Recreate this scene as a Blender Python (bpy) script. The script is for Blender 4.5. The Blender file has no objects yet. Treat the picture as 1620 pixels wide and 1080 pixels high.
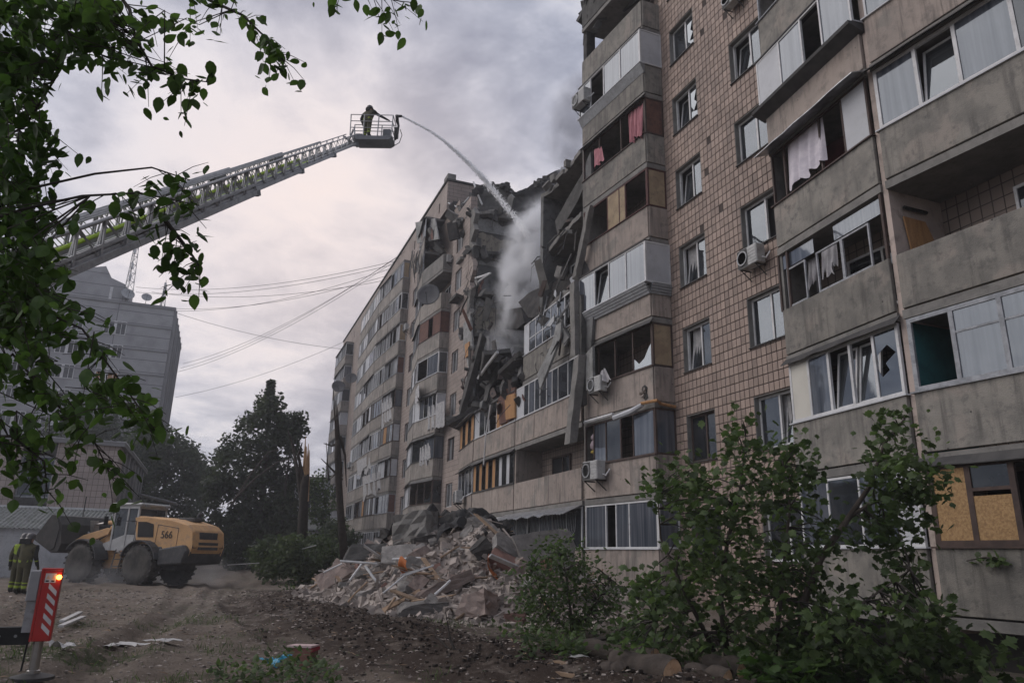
import bpy, bmesh, math, random
from mathutils import Vector, Matrix, noise
R = math.radians
sc = bpy.context.scene
COL = sc.collection

# ------------------------------------------------------------------ camera
# world: X runs along the facade away from the camera, Y out of the facade, Z up
F_PX, PITCH, ROLL, YAW = 1163.0, R(16.3554), R(1.29586), R(21.273)
CAM = Vector((0.0, 13.136, 1.70))
_fh = Vector((math.cos(YAW), -math.sin(YAW), 0)); _rh = Vector((-math.sin(YAW), -math.cos(YAW), 0)); _Z = Vector((0, 0, 1))
FW = math.cos(PITCH) * _fh + math.sin(PITCH) * _Z
_u0 = -math.sin(PITCH) * _fh + math.cos(PITCH) * _Z
RT = math.cos(ROLL) * _rh + math.sin(ROLL) * _u0
UP = -math.sin(ROLL) * _rh + math.cos(ROLL) * _u0
cd = bpy.data.cameras.new('camera'); cam = bpy.data.objects.new('camera', cd); COL.objects.link(cam)
cd.sensor_width = 36.0; cd.lens = 36.0 * F_PX / 1620.0; cd.clip_start = 0.1; cd.clip_end = 3000
cam.matrix_world = Matrix(((RT.x, UP.x, -FW.x, CAM.x), (RT.y, UP.y, -FW.y, CAM.y), (RT.z, UP.z, -FW.z, CAM.z), (0, 0, 0, 1)))
sc.camera = cam
def ray(u, v): return FW + RT * ((u - 810) / F_PX) - UP * ((v - 540) / F_PX)
def at(u, v, d): return CAM + ray(u, v) * d
def on_n(u, v, n): r = ray(u, v); return CAM + r * ((n - CAM.y) / r.y)
def on_s(u, v, s): r = ray(u, v); return CAM + r * ((s - CAM.x) / r.x)
def on_z(u, v, z): r = ray(u, v); return CAM + r * ((z - CAM.z) / r.z)
ZG = 0.25                                             # level of the yard

# ------------------------------------------------------------------ world: overcast dusk sky
SUN_EL, SUN_AZ = R(38), R(62)                         # soft light from over the yard, left of the block
world = bpy.data.worlds.new('World'); sc.world = world; world.use_nodes = True
def build_world():
    nt = world.node_tree; N = nt.nodes; L = nt.links; N.clear()
    out = N.new('ShaderNodeOutputWorld'); bg = N.new('ShaderNodeBackground'); bg.inputs['Strength'].default_value = 0.1
    L.new(bg.outputs[0], out.inputs[0])
    sky = N.new('ShaderNodeTexSky'); sky.sky_type = 'NISHITA'; sky.sun_disc = False
    sky.sun_elevation = SUN_EL; sky.sun_rotation = math.pi / 2 - SUN_AZ
    tc = N.new('ShaderNodeTexCoord')
    sep = N.new('ShaderNodeSeparateXYZ'); L.new(tc.outputs['Generated'], sep.inputs[0])
    def math_(op, a, b=None, c=None):
        n = N.new('ShaderNodeMath'); n.operation = op
        for i, x in enumerate((a, b, c)):
            if x is None: continue
            if isinstance(x, (int, float)): n.inputs[i].default_value = x
            else: L.new(x, n.inputs[i])
        return n.outputs[0]
    zz = math_('MAXIMUM', math_('ADD', math_('ABSOLUTE', sep.outputs[2]), 0.16), 0.05)
    cmb = N.new('ShaderNodeCombineXYZ')
    L.new(math_('DIVIDE', sep.outputs[0], zz), cmb.inputs[0]); L.new(math_('DIVIDE', sep.outputs[1], zz), cmb.inputs[1])
    def nz(scale, detail, rough, dist, off):
        mp = N.new('ShaderNodeMapping'); mp.inputs['Location'].default_value = off; L.new(cmb.outputs[0], mp.inputs[0])
        n = N.new('ShaderNodeTexNoise'); n.inputs['Scale'].default_value = scale; n.inputs['Detail'].default_value = detail
        n.inputs['Roughness'].default_value = rough; n.inputs['Distortion'].default_value = dist; L.new(mp.outputs[0], n.inputs['Vector']); return n.outputs[0]
    def ramp(src, stops):
        r = N.new('ShaderNodeValToRGB'); L.new(src, r.inputs[0]); el = r.color_ramp.elements
        while len(el) < len(stops): el.new(0.5)
        for e, (p, c) in zip(el, stops): e.position = p; e.color = (*c, 1)
        return r.outputs[0]
    def mix(fac, a, b, mode='MIX'):
        m = N.new('ShaderNodeMix'); m.data_type = 'RGBA'; m.blend_type = mode
        for s, x in ((m.inputs[0], fac), (m.inputs[6], a), (m.inputs[7], b)):
            if isinstance(x, (int, float)): s.default_value = x
            elif isinstance(x, tuple): s.default_value = (*x, 1)
            else: L.new(x, s)
        return m.outputs[2]
    big = nz(1.9, 7, 0.55, 0.3, (3.1, 1.7, 0)); small = nz(5.2, 6, 0.6, 0.25, (7.7, 0.4, 0))
    v = math_('ADD', math_('MULTIPLY', big, 0.62), math_('MULTIPLY', small, 0.38))
    cloud = ramp(v, [(0.405, (2.35, 2.55, 3.4)), (0.465, (3.5, 3.72, 4.6)), (0.52, (5.0, 5.15, 6.0)), (0.585, (7.1, 7.0, 7.5))])
    # warm break in the cloud low over the far end of the yard
    gd = ray(500, 385).normalized()
    dp = N.new('ShaderNodeVectorMath'); dp.operation = 'DOT_PRODUCT'; L.new(tc.outputs['Generated'], dp.inputs[0]); dp.inputs[1].default_value = gd
    glow = math_('POWER', math_('MAXIMUM', dp.outputs['Value'], 0.0), 28.0)
    gl2 = math_('MULTIPLY', glow, math_('MULTIPLY', v, 1.5))
    cloud = mix(gl2, cloud, (9.6, 8.1, 7.5))
    col = mix(0.9, sky.outputs[0], cloud)
    L.new(col, bg.inputs['Color'])
build_world()
sl = bpy.data.lights.new('sun', 'SUN'); sl.energy = 1.45; sl.angle = R(60); sl.color = (1.0, 0.93, 0.88)
sun = bpy.data.objects.new('sun', sl); COL.objects.link(sun)
_sd = Vector((math.cos(SUN_EL) * math.cos(SUN_AZ), math.cos(SUN_EL) * math.sin(SUN_AZ), math.sin(SUN_EL)))
sun.rotation_euler = _sd.to_track_quat('Z', 'Y').to_euler()
sc.view_settings.view_transform = 'Standard'; sc.view_settings.look = 'None'; sc.view_settings.exposure = 0.22; sc.view_settings.gamma = 1.0
sc.view_settings.use_curve_mapping = False
sc.cycles.max_bounces = 7; sc.cycles.diffuse_bounces = 3; sc.cycles.glossy_bounces = 3; sc.cycles.transmission_bounces = 4
sc.cycles.transparent_max_bounces = 12; sc.cycles.volume_bounces = 3; sc.cycles.use_denoising = True
sc.cycles.volume_step_rate = 1.0; sc.cycles.volume_max_steps = 128

# ------------------------------------------------------------------ helpers
class MB:
    """collects shapes; build() links them as ONE mesh object"""
    def __init__(s, xf=None): s.v = []; s.f = []; s.mi = []; s.xf = xf
    def _add(s, vs, fs, m=0):
        b = len(s.v)
        s.v += [tuple(s.xf @ Vector(p)) if s.xf is not None else tuple(p) for p in vs]
        s.f += [tuple(b + i for i in f) for f in fs]; s.mi += [m] * len(fs); return s
    BOXF = [(0, 3, 2, 1), (4, 5, 6, 7), (0, 1, 5, 4), (1, 2, 6, 5), (2, 3, 7, 6), (3, 0, 4, 7)]
    def box(s, x0, x1, y0, y1, z0, z1, m=0):
        return s._add([(x0, y0, z0), (x1, y0, z0), (x1, y1, z0), (x0, y1, z0), (x0, y0, z1), (x1, y0, z1), (x1, y1, z1), (x0, y1, z1)], s.BOXF, m)
    def hexa(s, p, m=0): return s._add(p, s.BOXF, m)
    def obb(s, c, a, b, d, m=0):
        c, a, b, d = Vector(c), Vector(a), Vector(b), Vector(d)
        return s._add([c + i * a + j * b + k * d for k in (-1, 1) for i, j in ((-1, -1), (1, -1), (1, 1), (-1, 1))], s.BOXF, m)
    def prism(s, poly, z0, z1, m=0):
        n = len(poly)
        return s._add([(x, y, z0) for x, y in poly] + [(x, y, z1) for x, y in poly],
                      [tuple(range(n - 1, -1, -1)), tuple(range(n, 2 * n))] + [(i, (i + 1) % n, n + (i + 1) % n, n + i) for i in range(n)], m)
    def extr(s, poly, d, m=0):
        """polygon of 3d points extruded by vector d"""
        n = len(poly); d = Vector(d); P = [Vector(p) for p in poly]
        return s._add(P + [p + d for p in P], [tuple(range(n - 1, -1, -1)), tuple(range(n, 2 * n))] + [(i, (i + 1) % n, n + (i + 1) % n, n + i) for i in range(n)], m)
    def quad(s, a, b, c, d, m=0): return s._add([a, b, c, d], [(0, 1, 2, 3)], m)
    def tube(s, pts, r, n=6, m=0, cap=True):
        pts = [Vector(p) for p in pts]; rr = r if isinstance(r, (list, tuple)) else [r] * len(pts)
        vs = []; fs = []
        for i, p in enumerate(pts):
            d = (pts[min(i + 1, len(pts) - 1)] - pts[max(i - 1, 0)])
            if d.length < 1e-6: d = Vector((0, 0, 1))
            d.normalize(); a = d.cross(Vector((0, 0, 1)) if abs(d.z) < 0.9 else Vector((1, 0, 0))).normalized(); b = d.cross(a)
            for k in range(n):
                t = 2 * math.pi * k / n; vs.append(p + rr[i] * (math.cos(t) * a + math.sin(t) * b))
        for i in range(len(pts) - 1):
            for k in range(n): fs.append((i * n + k, i * n + (k + 1) % n, (i + 1) * n + (k + 1) % n, (i + 1) * n + k))
        if cap: fs.append(tuple(range(n - 1, -1, -1))); fs.append(tuple((len(pts) - 1) * n + k for k in range(n)))
        return s._add(vs, fs, m)
    def lathe(s, prof, n=16, m=0, axis='z', c=(0, 0, 0)):
        """profile of (radius, height) turned round an axis"""
        vs = []; fs = []; c = Vector(c)
        for (r, h) in prof:
            for k in range(n):
                t = 2 * math.pi * k / n; p = (r * math.cos(t), r * math.sin(t), h)
                if axis == 'y': p = (p[0], p[2], p[1])
                elif axis == 'x': p = (p[2], p[0], p[1])
                vs.append(c + Vector(p))
        for i in range(len(prof) - 1):
            for k in range(n): fs.append((i * n + k, i * n + (k + 1) % n, (i + 1) * n + (k + 1) % n, (i + 1) * n + k))
        fs.append(tuple(range(n - 1, -1, -1))); fs.append(tuple((len(prof) - 1) * n + k for k in range(n)))
        return s._add(vs, fs, m)
    def mesh(s, name):
        me = bpy.data.meshes.new(name); me.from_pydata(s.v, [], s.f)
        return me
    def build(s, name, mats, parent=None, smooth=False, origin=None, bevel=0):
        if origin is not None: o_ = Vector(origin); s.v = [tuple(Vector(p) - o_) for p in s.v]
        me = s.mesh(name); mats = mats if isinstance(mats, (list, tuple)) else [mats]
        for m in mats: me.materials.append(m)
        if len(mats) > 1: me.polygons.foreach_set('material_index', s.mi)
        if smooth: me.polygons.foreach_set('use_smooth', [True] * len(me.polygons))
        me.update()
        o = bpy.data.objects.new(name, me); COL.objects.link(o)
        if parent is not None: o.parent = parent
        if origin is not None: o.location = origin
        if bevel:
            md = o.modifiers.new('bevel', 'BEVEL'); md.width = bevel; md.segments = 1; md.limit_method = 'ANGLE'
        return o
def tag(o, label=None, cat=None, group=None, kind=None):
    if label: o['label'] = label
    if cat: o['category'] = cat
    if group: o['group'] = group
    if kind: o['kind'] = kind
    return o
def thing(name, label, cat, loc=(0, 0, 0), rz=0, group=None):
    o = bpy.data.objects.new(name, None); COL.objects.link(o); o.location = loc; o.rotation_euler = (0, 0, rz); o.empty_display_size = 0.2
    return tag(o, label, cat, group)
def dup(root, loc=None, rot=None, label=None, group=None, parent=None, scale=None):
    c = root.copy(); COL.objects.link(c); c.parent = parent
    if loc is not None: c.location = loc
    if rot is not None: c.rotation_euler = rot
    if scale is not None: c.scale = (scale,) * 3 if isinstance(scale, (int, float)) else scale
    if label: c['label'] = label
    if group: c['group'] = group
    for ch in list(root.children): dup(ch, parent=c)
    return c
def frame(A, B, z=0):
    """local frame of an upright face: u from A to B, w outward, z up"""
    t = Vector((B[0] - A[0], B[1] - A[1], 0)); L = t.length; t.normalize(); o = Vector((-t.y, t.x, 0))
    return Matrix(((t.x, o.x, 0, A[0]), (t.y, o.y, 0, A[1]), (0, 0, 1, z), (0, 0, 0, 1))), L

# ------------------------------------------------------------------ materials
MATS = {}
def mat(name, c1, c2=None, scale=2.0, rough=0.85, bump=0.0, bscale=25.0, spec=0.3, metal=0.0, dirt=None, dirt_amt=0.5, streak=None, streak_amt=0.5,
        spots=None, patch=None, island=0.0, obj=0.0, detail=6, stretch=(1, 1, 1), vor=0):
    if name in MATS: return MATS[name]
    m = bpy.data.materials.new(name); m.use_nodes = True; nt = m.node_tree; N = nt.nodes; L = nt.links
    b = N['Principled BSDF']; b.inputs['Roughness'].default_value = rough; b.inputs['Metallic'].default_value = metal
    b.inputs['Specular IOR Level'].default_value = spec
    tc = N.new('ShaderNodeTexCoord'); oi = N.new('ShaderNodeObjectInfo')
    off = N.new('ShaderNodeVectorMath'); off.operation = 'MULTIPLY_ADD'; off.inputs[1].default_value = (1, 1, 1)
    sh = N.new('ShaderNodeVectorMath'); sh.operation = 'SCALE'; sh.inputs[0].default_value = (17.3, 9.1, 5.7); L.new(oi.outputs['Random'], sh.inputs['Scale'])
    L.new(tc.outputs['Object'], off.inputs[0]); L.new(sh.outputs[0], off.inputs[2]); V = off.outputs[0]
    def noise_(sca, det=detail, st=(1, 1, 1), rg=0.6):
        mp = N.new('ShaderNodeMapping'); mp.inputs['Scale'].default_value = st; L.new(V, mp.inputs[0])
        n = N.new('ShaderNodeTexNoise'); n.inputs['Scale'].default_value = sca; n.inputs['Detail'].default_value = det; n.inputs['Roughness'].default_value = rg
        L.new(mp.outputs[0], n.inputs['Vector']); return n.outputs[0]
    def rmp(src, p0, p1):
        r = N.new('ShaderNodeMapRange'); r.inputs[1].default_value = p0; r.inputs[2].default_value = p1; r.interpolation_type = 'SMOOTHSTEP'
        L.new(src, r.inputs[0]); return r.outputs[0]
    def mul(a, k):
        n = N.new('ShaderNodeMath'); n.operation = 'MULTIPLY'; L.new(a, n.inputs[0])
        if isinstance(k, (int, float)): n.inputs[1].default_value = k
        else: L.new(k, n.inputs[1])
        return n.outputs[0]
    def mix(fac, a, c, mode='MIX'):
        x = N.new('ShaderNodeMix'); x.data_type = 'RGBA'; x.blend_type = mode
        for s_, y in ((x.inputs[0], fac), (x.inputs[6], a), (x.inputs[7], c)):
            if isinstance(y, (int, float)): s_.default_value = y
            elif isinstance(y, tuple): s_.default_value = (*y[:3], 1)
            else: L.new(y, s_)
        return x.outputs[2]
    base = mix(rmp(noise_(scale, st=stretch), 0.35, 0.65), tuple(c1), tuple(c2 or c1))
    if patch: base = mix(rmp(noise_(patch[0], 7, rg=.55), patch[1], patch[1] + .09), base, tuple(patch[2]))
    if streak: base = mix(mul(mul(rmp(noise_(3.4, 6, (2.2, 2.2, 0.16)), 0.46, 0.7), rmp(noise_(.9, 3), .32, .56)), streak_amt), base, tuple(streak))
    if dirt: base = mix(mul(rmp(noise_(scale * 2.7, 8, rg=0.7), 0.48, 0.7), dirt_amt), base, tuple(dirt))
    if spots:
        v = N.new('ShaderNodeTexVoronoi'); v.inputs['Scale'].default_value = spots[0]; L.new(V, v.inputs['Vector'])
        mr = N.new('ShaderNodeMapRange'); mr.inputs[1].default_value = spots[1]; mr.inputs[2].default_value = spots[1] * 0.5; L.new(v.outputs['Distance'], mr.inputs[0])
        base = mix(mr.outputs[0], base, tuple(spots[2]))
    if island or obj:
        hs = N.new('ShaderNodeHueSaturation'); ge = N.new('ShaderNodeNewGeometry')
        ad = N.new('ShaderNodeMath'); ad.operation = 'ADD'; L.new(ge.outputs['Random Per Island'], ad.inputs[0]); L.new(oi.outputs['Random'], ad.inputs[1])
        fr = N.new('ShaderNodeMath'); fr.operation = 'FRACT'; L.new(ad.outputs[0], fr.inputs[0])
        k = island or obj
        mr = N.new('ShaderNodeMapRange'); mr.inputs[3].default_value = 1 - k; mr.inputs[4].default_value = 1 + k; L.new(fr.outputs[0], mr.inputs[0])
        L.new(mr.outputs[0], hs.inputs['Value']); L.new(base, hs.inputs['Color']); base = hs.outputs[0]
    L.new(base, b.inputs['Base Color'])
    if bump:
        bp = N.new('ShaderNodeBump'); bp.inputs['Strength'].default_value = bump; bp.inputs['Distance'].default_value = 0.02
        L.new(noise_(bscale, 6), bp.inputs['Height']); L.new(bp.outputs[0], b.inputs['Normal'])
    MATS[name] = m; return m
def glass(name, tint=(0.55, 0.6, 0.62), body=(0.02, 0.023, 0.027), trans=0.5, ior=1.9, rough=0.03, dirt=0.25, curtain=None, folds=0):
    """window pane: reflects the sky by fresnel, lets part of the room through, thin film of dust"""
    m = bpy.data.materials.new(name); m.use_nodes = True; nt = m.node_tree; N = nt.nodes; L = nt.links
    b = N['Principled BSDF']; out = N['Material Output']
    b.inputs['IOR'].default_value = ior; b.inputs['Roughness'].default_value = rough; b.inputs['Specular Tint'].default_value = (.82, .91, 1.0, 1)
    tc = N.new('ShaderNodeTexCoord'); nz = N.new('ShaderNodeTexNoise'); nz.inputs['Scale'].default_value = 1.3; nz.inputs['Detail'].default_value = 6; oi_ = N.new('ShaderNodeObjectInfo'); sc_ = N.new('ShaderNodeVectorMath'); sc_.operation = 'SCALE'; sc_.inputs[0].default_value = (13, 7, 5); L.new(oi_.outputs['Random'], sc_.inputs['Scale']); ad_ = N.new('ShaderNodeVectorMath'); L.new(tc.outputs['Object'], ad_.inputs[0]); L.new(sc_.outputs[0], ad_.inputs[1]); mp_ = N.new('ShaderNodeMapping'); mp_.inputs['Scale'].default_value = (folds, folds, .25) if folds else (1, 1, 1); L.new(ad_.outputs[0], mp_.inputs[0]); L.new(mp_.outputs[0], nz.inputs['Vector'])
    mx = N.new('ShaderNodeMix'); mx.data_type = 'RGBA'; mx.inputs[6].default_value = (*body, 1); c = curtain or (0.2, 0.21, 0.22); mx.inputs[7].default_value = (*c, 1)
    mr = N.new('ShaderNodeMapRange'); mr.inputs[1].default_value = 0.35; mr.inputs[2].default_value = 0.75; mr.inputs[4].default_value = dirt; L.new(nz.outputs[0], mr.inputs[0]); L.new(mr.outputs[0], mx.inputs[0])
    L.new(mx.outputs[2], b.inputs['Base Color'])
    # old panes are never quite flat
    n2 = N.new('ShaderNodeTexNoise'); n2.inputs['Scale'].default_value = 1.1; L.new(tc.outputs['Object'], n2.inputs['Vector'])
    bp = N.new('ShaderNodeBump'); bp.inputs['Strength'].default_value = 0.12; bp.inputs['Distance'].default_value = 0.03; L.new(n2.outputs[0], bp.inputs['Height']); L.new(bp.outputs[0], b.inputs['Normal'])
    if trans > 0:
        tr = N.new('ShaderNodeBsdfTransparent'); tr.inputs[0].default_value = (*tint, 1); ms = N.new('ShaderNodeMixShader')
        fr = N.new('ShaderNodeFresnel'); fr.inputs[0].default_value = ior
        iv = N.new('ShaderNodeMath'); iv.operation = 'SUBTRACT'; iv.inputs[0].default_value = 1; L.new(fr.outputs[0], iv.inputs[1])
        ml = N.new('ShaderNodeMath'); ml.operation = 'MULTIPLY'; ml.inputs[1].default_value = trans; L.new(iv.outputs[0], ml.inputs[0])
        L.new(ml.outputs[0], ms.inputs[0]); L.new(b.outputs[0], ms.inputs[1]); L.new(tr.outputs[0], ms.inputs[2]); L.new(ms.outputs[0], out.inputs[0])
    MATS[name] = m; return m

def tile_texture(name, c1, c2, mortar, w, h, axis='s', off=0.0, msize=0.012, dirt=(0.12, 0.1, 0.09)):
    """clad wall too far off to tell the tiles apart: grid of joints"""
    m = bpy.data.materials.new(name); m.use_nodes = True; nt = m.node_tree; N = nt.nodes; L = nt.links; b = N['Principled BSDF']
    b.inputs['Roughness'].default_value = 0.8
    tc = N.new('ShaderNodeTexCoord'); sp = N.new('ShaderNodeSeparateXYZ'); L.new(tc.outputs['Object'], sp.inputs[0]); cb = N.new('ShaderNodeCombineXYZ')
    if axis == 'both':
        ad = N.new('ShaderNodeMath'); ad.operation = 'ADD'; L.new(sp.outputs[0], ad.inputs[0]); L.new(sp.outputs[1], ad.inputs[1]); L.new(ad.outputs[0], cb.inputs[0])
    else: L.new(sp.outputs[0 if axis == 's' else 1], cb.inputs[0])
    L.new(sp.outputs[2], cb.inputs[1])
    br = N.new('ShaderNodeTexBrick'); br.offset = off; br.inputs['Scale'].default_value = 1.0; br.inputs['Brick Width'].default_value = w; br.inputs['Row Height'].default_value = h
    br.inputs['Mortar Size'].default_value = msize; br.inputs['Color1'].default_value = (*c1, 1); br.inputs['Color2'].default_value = (*c2, 1); br.inputs['Mortar'].default_value = (*mortar, 1)
    br.inputs['Mortar Smooth'].default_value = 0.3; L.new(cb.outputs[0], br.inputs['Vector'])
    nz = N.new('ShaderNodeTexNoise'); nz.inputs['Scale'].default_value = 0.6; nz.inputs['Detail'].default_value = 8; L.new(tc.outputs['Object'], nz.inputs['Vector'])
    mr = N.new('ShaderNodeMapRange'); mr.inputs[1].default_value = 0.45; mr.inputs[2].default_value = 0.8; mr.inputs[4].default_value = 0.7; L.new(nz.outputs[0], mr.inputs[0])
    mx = N.new('ShaderNodeMix'); mx.data_type = 'RGBA'; L.new(mr.outputs[0], mx.inputs[0]); L.new(br.outputs[0], mx.inputs[6]); mx.inputs[7].default_value = (*dirt, 1)
    L.new(mx.outputs[2], b.inputs['Base Color'])
    bp = N.new('ShaderNodeBump'); bp.inputs['Strength'].default_value = 0.6; bp.inputs['Distance'].default_value = 0.015; bp.invert = True
    L.new(br.outputs['Fac'], bp.inputs['Height']); L.new(bp.outputs[0], b.inputs['Normal'])
    MATS[name] = m; return m
def emit(name, c, k):
    m = bpy.data.materials.new(name); m.use_nodes = True; b = m.node_tree.nodes['Principled BSDF']
    b.inputs['Base Color'].default_value = (*c, 1); b.inputs['Emission Color'].default_value = (*c, 1); b.inputs['Emission Strength'].default_value = k; MATS[name] = m; return m

PINK, GREYC = (0.33, 0.265, 0.235), (0.21, 0.205, 0.19)
mat('panel_pink', (0.345, 0.29, 0.253), (0.285, 0.245, 0.217), 1.1, 0.92, 0.5, 40, dirt=(0.17, 0.15, 0.135), dirt_amt=0.8, streak=(0.10, 0.088, 0.08), streak_amt=0.75, patch=(.9, .55, (.24, .218, .195)), spots=(2.3, 0.055, (0.05, 0.04, 0.035)), obj=.12)
mat('panel_grey', (0.255, 0.238, 0.21), (0.175, 0.166, 0.15), 1.7, 0.92, 0.5, 40, dirt=(0.11, 0.106, 0.1), dirt_amt=0.8, streak=(0.085, 0.08, 0.075), streak_amt=0.75, patch=(.8, .55, (.275, .245, .215)), spots=(2.0, 0.05, (0.06, 0.055, 0.05)), obj=.12)
mat('panel_far', (0.31, 0.28, 0.25), (0.24, 0.22, 0.2), 0.9, 0.92, 0.3, 30, streak=(0.10, 0.092, 0.083), streak_amt=0.85, dirt=(0.16, 0.145, 0.13), dirt_amt=0.7, patch=(.7, .58, (.2, .19, .175)), obj=.12)
mat('concrete', (0.22, 0.21, 0.195), (0.155, 0.15, 0.14), 1.8, 0.93, 0.5, 30, dirt=(0.1, 0.095, 0.09), dirt_amt=0.6)
mat('concrete_dark', (0.10, 0.097, 0.092), (0.06, 0.058, 0.055), 2.0, 0.95, 0.5, 25, dirt=(0.03, 0.03, 0.03), dirt_amt=0.6)
mat('soot', (0.03, 0.029, 0.029), (0.065, 0.06, 0.057), 2.2, 0.95, 0.6, 18)
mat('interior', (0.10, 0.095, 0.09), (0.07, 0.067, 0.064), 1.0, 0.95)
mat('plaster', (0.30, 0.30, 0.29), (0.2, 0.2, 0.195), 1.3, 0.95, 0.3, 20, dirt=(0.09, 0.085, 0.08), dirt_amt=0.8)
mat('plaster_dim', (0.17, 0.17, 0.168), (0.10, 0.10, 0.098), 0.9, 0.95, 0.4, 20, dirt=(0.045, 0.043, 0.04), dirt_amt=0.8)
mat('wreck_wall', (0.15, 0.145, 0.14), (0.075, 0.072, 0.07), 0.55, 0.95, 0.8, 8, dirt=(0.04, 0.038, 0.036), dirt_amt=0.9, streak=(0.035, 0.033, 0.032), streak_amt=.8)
mat('tile', (0.335, 0.255, 0.212), (0.275, 0.21, 0.175), 0.5, 0.7, 0.25, 60, spec=0.35, island=0.2, dirt=(0.2, 0.16, 0.14), dirt_amt=0.5, streak=(0.17, 0.135, 0.12), streak_amt=0.5)
mat('mortar', (0.07, 0.055, 0.048), (0.045, 0.036, 0.032), 3.0, 0.95)
mat('reveal', (0.24, 0.235, 0.22), (0.17, 0.165, 0.155), 2.0, 0.9)
mat('white_frame', (0.62, 0.62, 0.62), (0.5, 0.5, 0.5), 2.0, 0.5, dirt=(0.3, 0.29, 0.28), dirt_amt=0.5)
mat('white_panel', (0.5, 0.51, 0.53), (0.42, 0.43, 0.45), 0.8, 0.55, dirt=(0.28, 0.28, 0.28), dirt_amt=0.4)
mat('cream_panel', (0.55, 0.53, 0.47), (0.47, 0.45, 0.4), 0.9, 0.6)
mat('grey_wood', (0.36, 0.37, 0.39), (0.24, 0.25, 0.265), 6.0, 0.8, 0.3, 50, dirt=(0.12, 0.12, 0.12), dirt_amt=0.5)
mat('brown_frame', (0.075, 0.05, 0.042), (0.05, 0.034, 0.03), 5.0, 0.7)
mat('red_frame', (0.085, 0.03, 0.026), (0.055, 0.022, 0.02), 4.0, 0.7)
mat('board_orange', (0.42, 0.23, 0.10), (0.31, 0.165, 0.075), 9.0, 0.85, 0.4, 60, stretch=(1, 1, 0.2), dirt=(0.17, 0.1, 0.06), dirt_amt=0.6)
mat('board_osb', (0.42, 0.27, 0.13), (0.28, 0.17, 0.08), 22.0, 0.85, 0.4, 60, dirt=(0.16, 0.1, 0.06), dirt_amt=0.7)
mat('board_tan', (0.36, 0.28, 0.18), (0.28, 0.21, 0.14), 2.0, 0.85, dirt=(0.14, 0.11, 0.08), dirt_amt=0.6)
mat('red_wood', (0.15, 0.075, 0.055), (0.10, 0.05, 0.04), 3.0, 0.85, dirt=(0.05, 0.035, 0.03), dirt_amt=0.6)
mat('metal_grey', (0.32, 0.33, 0.34), (0.24, 0.245, 0.25), 3.0, 0.5, metal=0.3, dirt=(0.12, 0.11, 0.1), dirt_amt=0.5)
mat('metal_dark', (0.035, 0.034, 0.034), (0.06, 0.057, 0.055), 3.0, 0.6)
mat('zinc', (0.42, 0.43, 0.44), (0.27, 0.27, 0.28), 5.0, 0.35, metal=0.7, bump=0.3, bscale=12)
mat('black', (0.012, 0.012, 0.012), (0.02, 0.02, 0.02), 3.0, 0.7)
mat('dish_grey', (.12, .12, .125), (.09, .09, .094), 2, .6)
mat('pier', (0.46, 0.38, 0.335), (0.36, 0.3, 0.265), 1.2, .92, .3, 30, dirt=(.2, .17, .15), dirt_amt=.7)
mat('cloth_white', (0.62, 0.58, 0.62), (0.48, 0.45, 0.5), 3.0, 0.95)
mat('cloth_grey', (0.40, 0.39, 0.4), (0.27, 0.26, 0.27), 3.0, 0.95)
mat('cloth_pink', (0.44, 0.2, 0.22), (0.33, 0.14, 0.16), 3.0, 0.95, stretch=(3, 3, 0.4))
mat('lace', (0.42, 0.41, 0.41), (0.3, 0.3, 0.3), 6.0, 0.95)
mat('teal', (0.03, 0.16, 0.17), (0.02, 0.11, 0.12), 2.0, 0.8)
mat('red_inside', (0.2, 0.025, 0.03), (0.12, 0.018, 0.02), 2.0, 0.7)
glass('pane', trans=0.35, ior=2.3)
glass('pane_milky', body=(0.045, 0.053, 0.068), trans=0.0, ior=1.75, dirt=0.9, curtain=(0.15, 0.16, 0.18), folds=7)
glass('pane_dark', body=(0.012, 0.013, 0.015), trans=0.0, ior=1.6, dirt=0.15)
mat('pane_far_milky', (0.20, 0.205, 0.215), (0.13, 0.135, 0.14), 1.5, .5, spec=.12, obj=.55)
mat('pane_far', (0.055, 0.058, 0.062), (0.1, 0.103, 0.108), 1.5, .45, spec=.15, obj=.6)
tile_texture('tile_far', (0.315, 0.257, 0.225), (0.275, 0.225, 0.197), (0.085, 0.07, 0.06), 0.9, 0.29, 'both', 0.3)
tile_texture('tile_loggia', (0.30, 0.24, 0.2), (0.25, 0.2, 0.17), (0.06, 0.048, 0.04), 0.24, 0.27, 'both', 0.0, 0.014)
# ------------------------------------------------------------------ the damaged apartment block
random.seed(7)
M = MATS
FL = lambda k: 0.9 + 2.8 * (k - 1)
BLD = thing('apartment_block', 'long nine storey panel block with glazed balconies and a blasted smoking gap', 'building')
XEND = 94.9
def part(mb, name, m, parent=BLD, **k): return mb.build(name, m, parent, **k)
# --- inner mass of the block
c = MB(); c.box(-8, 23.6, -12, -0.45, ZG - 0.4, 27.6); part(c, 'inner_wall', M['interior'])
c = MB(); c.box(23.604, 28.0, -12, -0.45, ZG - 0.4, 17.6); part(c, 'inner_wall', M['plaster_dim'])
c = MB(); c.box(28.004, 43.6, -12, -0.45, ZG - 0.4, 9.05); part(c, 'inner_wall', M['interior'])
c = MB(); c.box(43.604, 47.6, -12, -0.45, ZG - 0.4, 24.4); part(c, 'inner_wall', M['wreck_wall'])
c = MB(); c.box(47.604, XEND, -12, -0.45, ZG - 0.4, 26.9); part(c, 'inner_wall', M['interior'])
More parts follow.
